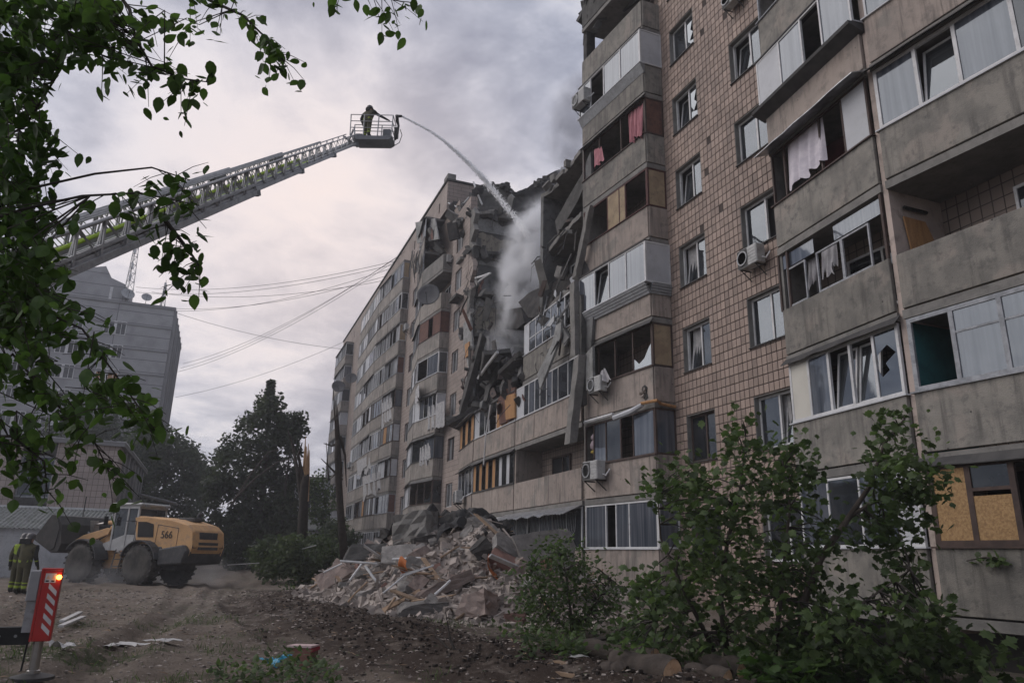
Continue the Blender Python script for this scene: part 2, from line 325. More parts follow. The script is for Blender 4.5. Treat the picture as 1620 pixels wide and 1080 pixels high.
# --- back walls of the loggias, tiled
for a, b, top in ((-8, 13.4, 27.5), (19.5, 23.6, 22.9), (23.604, 28, 9.05), (28.004, 41.6, 9.05), (45.5, 53.4, 26), (58.3, 76.9, 26), (86.1, 94.0, 26)):
    c = MB(); c.box(a, b, -0.449, -0.38, 0.6, top); part(c, 'loggia_wall', M['tile_loggia'])

# --- windows
def window(parent, xf, u0, u1, z0, z1, w=-0.16, fm='white_frame', pm='pane', mull=(0.55,), tilt=None, sill=True, fr=0.06, curtain=None, broken=None, transom=None, name='window'):
    """window in the frame xf; the frame mesh is the part, its panes are sub-parts"""
    g = MB(xf); d = 0.035
    g.box(u0, u1, w - d, w + d, z0, z0 + fr); g.box(u0, u1, w - d, w + d, z1 - fr, z1)
    g.box(u0, u0 + fr, w - d, w + d, z0 + fr, z1 - fr); g.box(u1 - fr, u1, w - d, w + d, z0 + fr, z1 - fr)
    xs = [u0 + fr] + [u0 + (u1 - u0) * m for m in mull] + [u1 - fr]
    for x in xs[1:-1]: g.box(x - fr * 0.5, x + fr * 0.5, w - d, w + d, z0 + fr, z1 - fr)
    o = part(g, name, M[fm], parent)
    for i in range(len(xs) - 1):
        a = xs[i] + (fr * 0.5 if i else 0); b = xs[i + 1] - (fr * 0.5 if i < len(xs) - 2 else 0)
        if tilt is not None and i == tilt:
            rot = Matrix.Translation(Vector((0, w, z0 + fr))) @ Matrix.Rotation(R(7), 4, 'X') @ Matrix.Translation(Vector((0, -w, -z0 - fr)))
            p = MB(xf @ rot); f2 = 0.05
            for q in ((a, b, z0 + fr, z0 + fr + f2), (a, b, z1 - fr - f2, z1 - fr), (a, a + f2, z0 + fr + f2, z1 - fr - f2), (b - f2, b, z0 + fr + f2, z1 - fr - f2)):
                p.box(q[0], q[1], w - 0.09, w - 0.04, q[2], q[3])
            part(p, 'sash', M[fm], o)
            p = MB(xf @ rot); p.box(a + f2, b - f2, w - 0.07, w - 0.06, z0 + fr + f2, z1 - fr - f2); part(p, 'pane', M[pm], o)
        elif broken == i:
            p = MB(xf); za, zb = z0 + fr, z1 - fr; h = zb - za; l = b - a
            p.extr([(a, w, za), (b, w, za), (b, w, zb), (a + l * .25, w, zb), (a + l * .6, w, za + h * .62), (a + l * .35, w, za + h * .5), (a + l * .72, w, za + h * .3), (a, w, za + h * .2)], xf.to_3x3().inverted() @ Vector((0, 0, 0)) + Vector((0, 0.006, 0)))
            part(p, 'pane', M[pm], o)
        elif broken == -1 - i: pass
        else:
            p = MB(xf); p.box(a, b, w - 0.006, w + 0.006, z0 + fr, z1 - fr); part(p, 'pane', M[pm], o)
    if curtain:
        p = MB(xf); n = 14; yy = w - 0.14
        pts = [(u0 + (u1 - u0) * (curtain[0] + (curtain[1] - curtain[0]) * i / n), yy + 0.025 * math.sin(i * 2.1)) for i in range(n + 1)]
        for (xa, ya), (xb, yb) in zip(pts, pts[1:]): p.quad((xa, ya, z0 + curtain[2] * (z1 - z0)), (xb, yb, z0 + curtain[2] * (z1 - z0)), (xb, yb, z1), (xa, ya, z1))
        part(p, 'curtain', M['lace'], o)
    if sill:
        p = MB(xf); p.box(u0 - 0.02, u1 + 0.02, w + 0.04, 0.05, z0 - 0.035, z0 - 0.005); part(p, 'window_sill', M['metal_dark'], o)
    return o

def walled(name, xf, L, z0, z1, holes, m, w0=-0.3, w1=-0.014):
    """upright wall with rectangular openings (u0,u1,z0,z1), as one mesh of boxes"""
    g = MB(xf); us = sorted({0, L} | {h[0] for h in holes} | {h[1] for h in holes})
    for a, b in zip(us, us[1:]):
        hz = sorted((h[2], h[3]) for h in holes if h[0] <= a + 1e-6 and h[1] >= b - 1e-6); z = z0
        for h0, h1 in hz:
            if h0 > z: g.box(a, b, w0, w1, z, h0)
            z = h1
        if z < z1: g.box(a, b, w0, w1, z, z1)
    return part(g, name, m)

# --- near tile wall (s 13.5..19.4): every tile has its own edges
S0, S1 = 13.5, 19.4
I4 = Matrix.Identity(4)
WA = (17.42, 18.82); WB = (14.25, 15.70)
holes = [(a - S0, b - S0, FL(k) + 0.84, FL(k) + 2.27) for k in range(1, 10) for a, b in (WA, WB)]
nearwall = walled('wall', Matrix.Translation((S0, 0, 0)), S1 - S0, ZG - 0.4, 28.5, holes, M['mortar'])
def tiles():
    pw, ph, g = 5.9 / 30, 2.8 / 11, 0.011
    me = bpy.data.meshes.new('tile'); hw, hh = pw / 2 - g, ph / 2 - g; b_ = 0.004
    vs = [(-hw, -0.016, -hh), (hw, -0.016, -hh), (hw, -0.016, hh), (-hw, -0.016, hh)] + [(-hw + b_, 0, -hh + b_), (hw - b_, 0, -hh + b_), (hw - b_, 0, hh - b_), (-hw + b_, 0, hh - b_)]
    fs = [(7, 6, 5, 4), (4, 5, 1, 0), (5, 6, 2, 1), (6, 7, 3, 2), (7, 4, 0, 3)]
    me.from_pydata(vs, [], fs); me.materials.append(M['tile'])
    cells = []
    for i in range(30):
        for j in range(int((28.4 - 0.4) / ph)):
            cx, cz = S0 + pw * (i + .5), 0.4 + ph * (j + .5)
            u0, u1, z0, z1 = cx - pw / 2, cx + pw / 2, cz - ph / 2, cz + ph / 2
            clip = [u0, u1, z0, z1]; ok = True
            for h in holes:
                a, b, c0, c1 = h[0] + S0, h[1] + S0, h[2], h[3]
                if u1 <= a or u0 >= b or z1 <= c0 or z0 >= c1: continue
                # trim along the side that keeps most of the tile
                opt = [((a - u0), 'u1', a), ((u1 - b), 'u0', b), ((c0 - z0), 'z1', c0), ((z1 - c1), 'z0', c1)]
                best = max(opt, key=lambda q: q[0])
                if best[0] < 0.03: ok = False; break
                clip[{'u0': 0, 'u1': 1, 'z0': 2, 'z1': 3}[best[1]]] = best[2]; u0, u1, z0, z1 = clip
            if ok: cells.append((u0, u1, z0, z1, u0 == cx - pw / 2 and u1 == cx + pw / 2 and z0 == cz - ph / 2 and z1 == cz + ph / 2))
    vis = sorted((c for c in cells if c[4] and 5.6 < c[2] < 15 and c[0] < 18.9), key=lambda c: (Vector(((c[0] + c[1]) / 2, 0, (c[2] + c[3]) / 2)) - CAM).length)[:300]
    pick = set(vis)
    big = MB()
    rnd = random.Random(3)
    for c in cells:
        dy = rnd.uniform(-0.003, 0.002)
        if c in pick:
            o = bpy.data.objects.new('tile', me); COL.objects.link(o); o.parent = nearwall; o.location = ((c[0] + c[1]) / 2, dy, (c[2] + c[3]) / 2)
            o.rotation_euler = (rnd.uniform(-.008, .008), 0, rnd.uniform(-.01, .01))
        else:
            if rnd.random() < 0.012: continue
            a, b, z0, z1 = c[0] + g, c[1] - g, c[2] + g, c[3] - g
            big._add([(a, -0.016, z0), (b, -0.016, z0), (b, -0.016, z1), (a, -0.016, z1), (a + b_, dy, z0 + b_), (b - b_, dy, z0 + b_), (b - b_, dy, z1 - b_), (a + b_, dy, z1 - b_)], fs)
    o = big.build('tile_field', M['tile'], nearwall); o['kind'] = 'stuff'
tiles()
# reveals + windows of the near wall
WST = {7: dict(A=dict(broken=0, tilt=None), B={}), 6: dict(A=dict(broken=0, tilt=1), B=dict(tilt=1)), 5: dict(A=dict(tilt=1), B={}), 4: dict(A=dict(tilt=1, curtain=(.4, 1, 0)), B=dict(open=1)),
       3: dict(A=dict(tilt=1, curtain=(.5, .95, 0)), B={}), 2: dict(A=dict(dark=1), B=dict(tilt=0, curtain=(.3, 1, 0))), 1: dict(A=dict(dark=1), B={}), 8: dict(A={}, B={}), 9: dict(A={}, B={})}
for k in range(1, 10):
    for nm, (a, b) in (('A', WA), ('B', WB)):
        st = dict(WST[k][nm]); z0, z1 = FL(k) + 0.84, FL(k) + 2.27
        g = MB(); t = 0.012
        g.box(a - .001, a + t, -0.29, -0.004, z0, z1); g.box(b - t, b + .001, -0.29, -0.004, z0, z1); g.box(a + t, b - t, -0.29, -0.004, z1 - t, z1 + .001); g.box(a + t, b - t, -0.29, -0.02, z0 - .001, z0 + t)
        rv = part(g, 'window_reveal', M['reveal'])
        dark = st.pop('dark', 0); op = st.pop('open', 0)
        if op: st['broken'] = -1
        window(BLD, I4, a + t, b - t, z0 + t, z1 - t, -0.19, 'brown_frame' if dark else 'white_frame', 'pane_dark' if dark else 'pane', (0.45 if k != 4 or nm != 'B' else .4,), **st)

# --- other tile walls, far
def farwall(a, b, z0, z1, wins, n=0.0, name='wall'):
    hs = [(u0 - a, u1 - a, FL(k) + 0.84, FL(k) + 2.27) for (u0, u1) in wins for k in range(1, 10) if FL(k) + 2.3 < z1]
    walled(name, Matrix.Translation((a, n, 0)), b - a, z0, z1, hs, M['tile_far'], -0.45, 0)
    for (u0, u1) in wins:
        for k in range(1, 10):
            if FL(k) + 2.3 < z1:
                window(BLD, Matrix.Translation((0, n, 0)), u0, u1, FL(k) + 0.84, FL(k) + 2.27, -0.14, 'white_frame' if random.random() < .6 else 'brown_frame', 'pane_far', (0.5,), sill=False)
farwall(-8, 5.5, ZG - .4, 27.5, [])
farwall(41.7, 45.4, ZG - .4, 24.4, [(43.1, 44.5)])
farwall(53.5, 58.2, ZG - .4, 26.1, [(55.2, 56.6)])
farwall(77.0, 86.0, ZG - .4, 26.1, [(80, 81.4)])
farwall(94.0, XEND, ZG - .4, 26.1, [])
# attic band and roof edge of the standing far part
ATT = walled('attic_wall', Matrix.Translation((47.6, 0, 0)), XEND - 47.6, 26.104, 28.45, [(s - 47.6, s - 47.3, 26.7, 27.5) for s in (49.5, 57, 64, 71.5, 79, 86, 93)], M['tile_far'], -0.45, 0)
g = MB(); g.box(47.5, XEND + .15, -12, 0.1, 28.45, 28.6); part(g, 'roof_edge', M['concrete_dark'])
g = MB(); g.box(47.55, 48.6, -0.6, 0.03, 28.6, 29.05); part(g, 'parapet', M['concrete'])
g = MB(); g.box(47.6, XEND, -12, -0.46, 26.904, 28.44); part(g, 'attic_wall', M['tile_far'])
g = MB(); g.box(XEND, XEND + .1, -12, 0, ZG - .4, 28.44); part(g, 'end_wall', M['tile_far'])
g = MB(); g.box(-8, 23.4, -12, 0.1, 27.604, 27.9); part(g, 'roof_edge', M['concrete_dark'])

# --- balconies
def pane_row(o, xf, u0, u1, z0, z1, w, panes, fm, pm='pane', fr=0.05, d=0.03, transom=None):
    """one glazed front: frame mesh as sub-part of the balcony, each light its own sub-part.
    panes: list of (relative width, kind)"""
    tot = sum(p[0] for p in panes); g = MB(xf)
    g.box(u0, u1, w - d, w + d, z0, z0 + fr); g.box(u0, u1, w - d, w + d, z1 - fr, z1)
    x = u0; xs = [u0]
    for p in panes: x += (u1 - u0) * p[0] / tot; xs.append(x)
    for i, x in enumerate(xs):
        a, b = (x, x + fr) if i == 0 else (x - fr, x) if i == len(xs) - 1 else (x - fr / 2, x + fr / 2)
        g.box(a, b, w - d, w + d, z0 + fr, z1 - fr)
    pieces = []
    for i, p in enumerate(panes):
        a = xs[i] + (fr if i == 0 else fr / 2); b = xs[i + 1] - (fr if i == len(panes) - 1 else fr / 2); za, zb = z0 + fr, z1 - fr; k = p[1]
        if transom and k in 'gmd': g.box(a, b, w - d * .8, w + d * .8, za + (zb - za) * transom - .02, za + (zb - za) * transom + .02)
        pieces.append((k, a, b, za, zb))
    part(g, 'window_frame', M[fm], o)
    MAT = dict(g=pm, m='pane_far_milky' if pm == 'pane_far' else 'pane_milky', d='pane_dark', w='white_panel', c='cream_panel', b='board_orange', B='board_osb', T='board_tan', R='red_wood', f='pane_far', z='metal_dark')
    for k, a, b, za, zb in pieces:
        if k == 'o': continue
        if k == 'S':
            p = MB(xf); p.box(a, b, w - .03, w + .03, zb - .42, zb - .36); part(p, 'transom', M[fm], o); p = MB(xf); p.box(a, b, w - .02, w + .02, za, zb - .5); part(p, 'board', M['board_osb'], o); p = MB(xf); p.box(a, b, w - .006, w + .006, zb - .36, zb); part(p, 'pane', M['pane_dark'], o); continue
        if k == 't':
            rot = Matrix.Translation(Vector((0, w, za))) @ Matrix.Rotation(R(8), 4, 'X') @ Matrix.Translation(Vector((0, -w, -za)))
            p = MB(xf @ rot); f2 = 0.05
            for q in ((a, b, za, za + f2), (a, b, zb - f2, zb), (a, a + f2, za + f2, zb - f2), (b - f2, b, za + f2, zb - f2)): p.box(q[0], q[1], w - .1, w - .05, q[2], q[3])
            part(p, 'sash', M[fm], o); p = MB(xf @ rot); p.box(a + f2, b - f2, w - .08, w - .07, za + f2, zb - f2); part(p, 'pane', M[pm], o); continue
        if k == 'x':
            l, h = b - a, zb - za; p = MB(xf)
            p.extr([(a, w, za), (b, w, za), (b, w, za + h * .45), (a + l * .8, w, za + h * .3), (a + l * .45, w, za + h * .38), (a + l * .6, w, za + h * .5), (a + l * .1, w, za + h * .62), (a + l * .45, w, za + h * .78), (b - .02, w, za + h * .66), (b, w, zb), (a, w, zb)], (0, .008, 0))
            part(p, 'pane', M[pm], o); continue
        if k == 'q':       # jagged remains along the bottom
            l, h = b - a, zb - za; p = MB(xf)
            p.extr([(a, w, za), (b, w, za), (b, w, za + h * .3), (a + l * .7, w, za + h * .12), (a + l * .4, w, za + h * .22), (a + l * .2, w, za + h * .4), (a, w, za + h * .55)], (0, .008, 0))
            part(p, 'pane', M[pm], o); continue
        th = 0.02 if k in 'wcbBTR' else 0.008
        p = MB(xf)
        if k in 'bB' and fm == 'metal_dark': p.hexa([(a, w - th, za), (b + random.uniform(-.04, .04), w - th, za), (b + random.uniform(-.04, .04), w + th, za), (a, w + th, za), (a + random.uniform(-.04, .04), w - th, zb), (b, w - th, zb), (b, w + th, zb), (a, w + th, zb)])
        else: p.box(a, b, w - th, w + th, za, zb)
        part(p, 'board' if k in 'bBTR' else 'infill_panel' if k in 'wc' else 'pane', M[MAT[k]], o)

def balcony(A, B, k, pm='panel_pink', npan=1, panes=None, fm='white_frame', gm='pane', proud=0.0, awning=0, side=None, sidepan=None, fascia=None, transom=None, back=-0.38,
            panel=True, glaze_top=None, slab=True, z=None, fr=.05, sidemat=None):
    """balcony of floor k along the face A->B; the slab is the part, its panels, frames and panes are sub-parts"""
    z = FL(k) if z is None else z; xf, L = frame(A, B, z); g = MB()
    t = (Vector((B[0] - A[0], B[1] - A[1]))).normalized(); o_ = Vector((-t.y, t.x))
    g.prism([(A[0], back), (B[0], back), (B[0], B[1]), (A[0], A[1])] if A[0] > B[0] else [(A[0], A[1]), (A[0], back), (B[0], back), (B[0], B[1])], z - 0.2, z - 0.02)
    o = part(g, 'balcony', M['concrete'])
    H = 1.13
    if panel:
        for i in range(npan):
            a, b = L * i / npan + (0.012 if i else 0.03), L * (i + 1) / npan - (0.012 if i < npan - 1 else 0.03)
            p = MB(xf); p.box(a, b, -0.07, 0.012 + random.uniform(0, .006), 0.012, H + random.uniform(-.006, .006)); part(p, 'parapet_panel', M[pm], o, bevel=0.008)
    zt = 2.8 - 0.2 if glaze_top is None else glaze_top
    if panes:
        w = -0.03 + proud
        pane_row(o, xf, 0.05 - proud * .3, L - 0.05 + proud * .2, H + 0.02, zt - 0.02, w, panes, fm, gm, transom=transom, fr=fr)
        p = MB(xf); p.box(-0.02 - proud * .3, L + 0.02 + proud * .2, -0.05, w + 0.09, H - 0.012, H + 0.018); part(p, 'window_sill', M['white_panel' if fm == 'white_frame' else fm], o)
        if proud > .1:
            p = MB(xf); p.box(-proud * .3, L + proud * .2, -0.05, w + .06, zt - .018, zt + .02); part(p, 'cover_board', M['metal_dark'], o)
    if fascia:
        for j in range(4):
            w = proud * (1 - j * .22); p = MB(xf)
            p.hexa([(-.02, w - .06, H - .1 - j * .09), (L, w - .06, H - .1 - j * .09), (L, w + .015, H - .1 - j * .09), (-.02, w + .015, H - .1 - j * .09), (-.02, w - .06, H - .02 - j * .09), (L, w - .06, H - .02 - j * .09), (L, w + .045, H - .02 - j * .09), (-.02, w + .045, H - .02 - j * .09)])
            part(p, 'fascia_strip', M[fascia], o)
    if awning:
        p = MB(xf); n = 9; dz = lambda i: random.uniform(-.02, .02)
        pr = [(-.06 + (L + .12) * i / n, dz(i)) for i in range(n + 1)]
        for (ua, da), (ub, db) in zip(pr, pr[1:]):
            p.hexa([(ua, -.02, zt + .03 + .05), (ub, -.02, zt + .03 + .05), (ub, awning, zt - .07 + db), (ua, awning, zt - .07 + da), (ua, -.02, zt + .07 + .05), (ub, -.02, zt + .07 + .05), (ub, awning, zt - .05 + db), (ua, awning, zt - .05 + da)])
        part(p, 'awning', M['metal_dark' if awning < .3 else 'zinc'], o)
    if side is not None:      # return face from the wall line to A
        xs, Ls = frame((A[0], 0.002), (A[0] - 0.0001, A[1]), z)
        xs, Ls = frame((A[0], A[1]), (A[0] + 0.0001, 0.004), z)
        # outward normal must face the camera (-s)
        p = MB(); p.box(A[0] - .012, A[0] + .06, 0.004, A[1] - .035, z + .012, z + H); part(p, 'side_panel', M[sidemat or pm], o, bevel=0.008)
        p = MB(); p.box(A[0], A[0] + .04, 0.004, A[1] - .04, z - .2, z - .02)
        if side != 'none':
            za, zb = z + H + .02, z + zt - .02; y0, y1 = 0.004, A[1] + proud
            q = MB(); sx = A[0] - proud * .3
            q.box(sx - .01, sx + .05, y0, y1, za, za + .05); q.box(sx - .01, sx + .05, y0, y1, zb - .05, zb); q.box(sx - .01, sx + .05, y0, y0 + .05, za + .05, zb - .05); q.box(sx - .01, sx + .05, y1 - .06, y1, za + .05, zb - .05)
            part(q, 'window_frame', M[fm], o)
            if side in ('w', 'c', 'T', 'R', 'm', 'g', 'd', 'b'):
                q = MB(); q.box(sx + .01, sx + .03, y0 + .05, y1 - .06, za + .05, zb - .05)
                part(q, 'board' if side in 'TRb' else 'infill_panel' if side in 'wc' else 'pane', M[dict(w='white_panel', c='cream_panel', T='board_tan', R='red_wood', m='pane_milky', g=gm, d='pane_dark', b='board_orange')[side]], o)
        if fascia:
            for j in range(4):
                w = proud * (1 - j * .22) * .4; q = MB(); q.box(A[0] - .03 - w, A[0] + .02, 0.004, A[1] + .02, z + H - .1 - j * .09, z + H - .02 - j * .09); part(q, 'fascia_strip', M[fascia], o)
    return o

P1n, P1r, P1f = (5.5, 0.75), (9.92, 1.16), (13.5, 0.78)
GAP = 0.06
R1A, R1B = P1n, (P1r[0] - GAP, P1r[1] - .006); L1A, L1B = (P1r[0] + GAP, P1r[1] - .006), P1f
BAL = {}
# ridge pier and end walls of the near prow
g = MB(); g.box(9.86, 9.98, -0.38, 1.09, 0.6, 27.5); part(g, 'partition_wall', M['pier'])
xf, L = frame(L1A, L1B, FL(5)); SHELF = (xf, L)
g = MB(); g.box(13.42, 13.5, -0.38, 0.72, 0.6, 27.5); part(g, 'partition_wall', M['concrete'])
g = MB(); g.box(5.5, 5.58, -0.38, 0.68, 0.6, 27.5); part(g, 'partition_wall', M['concrete'])
for k in range(1, 10):
    kw = dict(
        r={1: dict(pm='panel_grey', panes=[(1.2, 'd'), (.9, 'o'), (.55, 'S'), (.55, 'B')], fm='brown_frame', awning=.12, fr=.1),
           2: dict(pm='panel_grey', panes=[(.7, 'd'), (.5, 'd'), (.62, 'm'), (.62, 'm'), (.62, 'o')], fm='grey_wood', transom=.68, fr=.085),
           3: dict(pm='panel_grey'),
           4: dict(pm='panel_grey', panes=[(.5, 'm'), (.85, 'd'), (.95, 'm'), (.75, 't'), (.85, 'm')], fm='white_frame', awning=.22, fr=.075),
           5: dict(pm='panel_pink', panes=[(1, 'm'), (1, 'g'), (1, 'm')], fm='white_frame')}.get(k, dict(pm='panel_pink', panes=[(1, 'm'), (1, 'g'), (1, 'm')])),
        l={1: dict(pm='panel_grey', panes=[(.6, 'w'), (1, 'm'), (1, 'g'), (1, 'm')], fm='white_frame'),
           2: dict(pm='panel_grey', panes=[(.62, 'x'), (.62, 't'), (.62, 't'), (.62, 'm'), (.62, 'c')], fm='white_frame', awning=.14, fr=.07),
           3: dict(pm='panel_grey'),
           4: dict(pm='panel_grey', panes=[(.75, 'w'), (.75, 'o'), (1.3, 'o'), (.5, 'o')], fm='brown_frame', awning=.42),
           5: dict(pm='panel_pink', panes=[(.9, 'm'), (.65, 'o'), (.8, 'm'), (.9, 'w')], fm='white_frame', proud=.18),
           6: dict(pm='panel_grey', panes=[(1, 'o'), (1, 'q'), (1, 'o')], fm='grey_wood')}.get(k, dict(pm='panel_grey', panes=[(1, 'm'), (1, 'g')])))
    BAL['R', k] = balcony(R1A, R1B, k, **kw['r']); BAL['L', k] = balcony(L1A, L1B, k, **kw['l'])
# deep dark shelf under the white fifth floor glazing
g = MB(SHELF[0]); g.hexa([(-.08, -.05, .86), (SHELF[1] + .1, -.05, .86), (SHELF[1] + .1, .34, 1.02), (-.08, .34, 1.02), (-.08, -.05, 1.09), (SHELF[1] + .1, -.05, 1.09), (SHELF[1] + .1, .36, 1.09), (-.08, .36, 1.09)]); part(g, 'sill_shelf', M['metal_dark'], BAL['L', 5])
# central stack
CA, CB = (19.4, 0.75), (23.5, 1.12)
ct = {1: dict(panes=[(1.1, 'm'), (.55, 'm'), (.45, 'o'), (.95, 'm')], fm='white_frame', side='m'),
      2: dict(panes=[(.9, 'm'), (.55, 'o'), (.7, 'd'), (.6, 'm'), (.45, 'o')], fm='brown_frame', side='m'),
      3: dict(panes=[(.9, 'q'), (.9, 'o'), (.9, 'o'), (.8, 'o')], fm='brown_frame', side='T', awning=.14),
      4: dict(panes=[(1, 'm'), (.95, 'm'), (.85, 't'), (1, 'm')], fm='white_frame', proud=.22, fascia='metal_grey', side='w', awning=.16),
      5: dict(panes=[(1.0, 'o'), (.3, 'T'), (.6, 'T'), (1.3, 'o')], fm='red_frame', side='T'),
      6: dict(pm='panel_grey', panes=[(1, 'o'), (1, 'o'), (.8, 'o')], fm='brown_frame', side='R', awning=.16),
      7: dict(pm='panel_grey', panes=[(1.1, 'm'), (1, 'm'), (.85, 'o'), (.75, 'm')], fm='white_frame', proud=.16, side='w'),
      8: dict(pm='panel_grey'), 9: dict(pm='concrete_dark')}
g = MB(); g.box(23.5, 23.62, -0.38, 1.06, 0.6, 21.6); part(g, 'partition_wall', M['concrete'])
for k, kw in ct.items():
    kw.setdefault('side', 'none'); BAL['C', k] = balcony(CA, CB, k, **kw)
# sloping grey fascia box under the seventh floor glazing
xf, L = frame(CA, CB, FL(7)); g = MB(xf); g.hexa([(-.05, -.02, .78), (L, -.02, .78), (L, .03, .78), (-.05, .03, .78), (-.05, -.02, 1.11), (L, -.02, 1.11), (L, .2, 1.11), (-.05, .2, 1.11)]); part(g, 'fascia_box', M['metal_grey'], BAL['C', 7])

# long middle front (s 23.5..37) and its far end; the upper floors are gone
MA, MZ = (23.62, 1.12), (37.0, 0.78)
def mid(s): return (s, MA[1] + (MZ[1] - MA[1]) * (s - MA[0]) / (MZ[0] - MA[0]))
ME = (41.6, 0.12)
g = MB(); g.box(37.0, 37.1, -0.38, 0.7, 0.6, 9.0); part(g, 'partition_wall', M['concrete'])
g = MB(); g.box(30.6, 30.75, -0.38, 0.9, 0.6, 9.0); part(g, 'partition_wall', M['panel_pink'])
BAL['M', 1] = balcony(mid(23.7), mid(36.95), 1, npan=5, panes=[(1, 'g'), (1, 'd'), (1, 'm'), (1, 'd'), (1, 'g'), (1, 'm'), (1, 'g'), (1, 'd'), (1, 'm'), (1, 'd')], fm='white_frame')
BAL['M2a'] = balcony(mid(23.7), mid(30.65), 2, npan=2)
BAL['M2b'] = balcony(mid(30.7), mid(36.95), 2, npan=3, panes=[(.5, 'd'), (.4, 'w'), (.5, 'd'), (.4, 'w'), (.45, 'd'), (.42, 'b'), (.5, 'o'), (.4, 'b'), (.5, 'o'), (.42, 'b'), (.45, 'o'), (.45, 'b')], fm='metal_dark', awning=.2)
BAL['M2c'] = balcony(mid(37.05), ME, 2, panes=[(1, 'g'), (1, 'm'), (1, 'g'), (1, 'm')], fm='white_frame', awning=.25)
BAL['M3a'] = balcony(mid(23.7), mid(30.65), 3, npan=3, panes=[(.5, 'm'), (.5, 'g'), (.8, 'd'), (.5, 'g'), (.5, 'm'), (.6, 'd'), (.5, 'g'), (.6, 'm'), (.5, 'd'), (.8, 'w')], fm='white_frame')
BAL['M3b'] = balcony(mid(30.7), mid(36.95), 3, npan=3, panes=[(.6, 'o'), (.9, 'b'), (.5, 'b'), (.9, 'o'), (.5, 'g'), (.7, 'd'), (.6, 'w')], fm='white_frame', awning=.1)
BAL['M3c'] = balcony(mid(37.05), ME, 3, panes=[(1, 'b'), (1, 'o'), (1, 'b'), (1, 'o'), (1, 'b')], fm='metal_dark', awning=.3)
BAL['M4a'] = balcony(mid(24.2), mid(29.8), 4, pm='panel_grey', npan=2, panes=[(1, 'o'), (.7, 'g'), (.7, 'm'), (.9, 'g'), (.8, 'm'), (.8, 'd'), (.6, 'w')], fm='white_frame', transom=.45)
BAL['M1c'] = balcony(mid(37.05), ME, 1, panes=[(1, 'g'), (1, 'd')], fm='white_frame')
# third stack, far prow 3
def rnd_panes(n, styles): return [(random.uniform(.8, 1.2), random.choice(styles)) for _ in range(n)]
P3 = ((45.4, 0.62), (49.2, 1.1), (53.5, 0.45))
p3n = {1: dict(panes=[(1, 'm'), (.6, 'd'), (.7, 'm'), (.7, 'm')], fm='white_frame', side='c'), 2: dict(panes=[(1, 'q'), (1, 'o'), (1, 'o')], fm='brown_frame', side='d', awning=.1), 3: dict(panes=[(1.4, 'm'), (1.6, 'g')], fm='metal_dark', side='m', awning=.2),
       4: dict(panes=[(.5, 'd'), (.6, 'm'), (.6, 'd'), (.6, 'm'), (.7, 'w')], fm='white_frame', side='w', awning=.12), 5: dict(panes=[(.9, 'm'), (.9, 'o')], fm='white_frame', side='g'), 6: dict(panes=[(.8, 'R'), (.5, 'o'), (1, 'R')], fm='red_frame', side='R'),
       7: dict(panes=None), 8: dict(panes=None, pm='concrete')}
for k in range(1, 9):
    kw = p3n[k]; kw.setdefault('side', 'none'); kw.setdefault('pm', 'panel_far')
    BAL['P3n', k] = balcony(P3[0], P3[1], k, **kw)
    BAL['P3f', k] = balcony((P3[1][0] + .05, P3[1][1]), P3[2], k, pm='panel_far', panes=rnd_panes(4, 'mgdw' if k < 7 else 'mdo'), fm=random.choice(('white_frame', 'grey_wood', 'white_frame')), gm='pane_far', awning=random.choice((0, .15, .2)))
balcony((P3[1][0] + .05, P3[1][1]), P3[2], 9, pm='panel_far', panes=rnd_panes(4, 'mgd'), gm='pane_far', awning=.2)
# fourth prow: two long faces
P4 = ((58.2, 0.6), (65.8, 1.05), (76.9, 0.8))
for k in range(1, 10):
    s1 = dict(side=random.choice('wmTdR') if k not in (4, 1) else ('w' if k == 4 else 'b'))
    BAL['P4a', k] = balcony(P4[0], (62, .83), k, pm='panel_far', panes=rnd_panes(4, 'mgdwob' if k in (3, 4) else 'mgdo'), fm=random.choice(('white_frame', 'white_frame', 'brown_frame', 'grey_wood')), gm='pane_far', awning=random.choice((0, .15)), **s1)
    BAL['P4b', k] = balcony((62.06, .83), P4[1], k, pm='panel_far', panes=rnd_panes(5, 'gmmdo'), fm=random.choice(('white_frame', 'brown_frame')), gm='pane_far', awning=random.choice((0, .15)))
    BAL['P4c', k] = balcony((65.86, 1.05), (71.3, .93), k, pm='panel_far', panes=rnd_panes(5, 'gmmdob' if k == 2 else 'gmmdow'), fm=random.choice(('white_frame', 'brown_frame', 'white_frame')), gm='pane_far', awning=random.choice((0, .15)))
    BAL['P4d', k] = balcony((71.36, .93), P4[2], k, pm='panel_far', panes=rnd_panes(4, 'gmdw'), fm='white_frame', gm='pane_far')
    BAL['E', k] = balcony((86.0, 0.9), (93.8, 0.95), k, pm='panel_far', panes=rnd_panes(5, 'gmdwo'), fm=random.choice(('white_frame', 'grey_wood')), gm='pane_far', awning=random.choice((0, .15)), side=random.choice('wmdc'))
for a, b, na, nb in ((45.4, 49.2, .62, 1.1), (49.25, 53.5, 1.1, .45), (58.2, 65.8, .6, 1.05), (65.8, 76.9, 1.05, .8), (86, 93.8, .9, .95)):
    if a == 45.4: continue
    g = MB(); g.prism([(a, na), (a, -.38), (b, -.38), (b, nb)], 25.9, 26.08); part(g, 'roof_slab', M['concrete'])
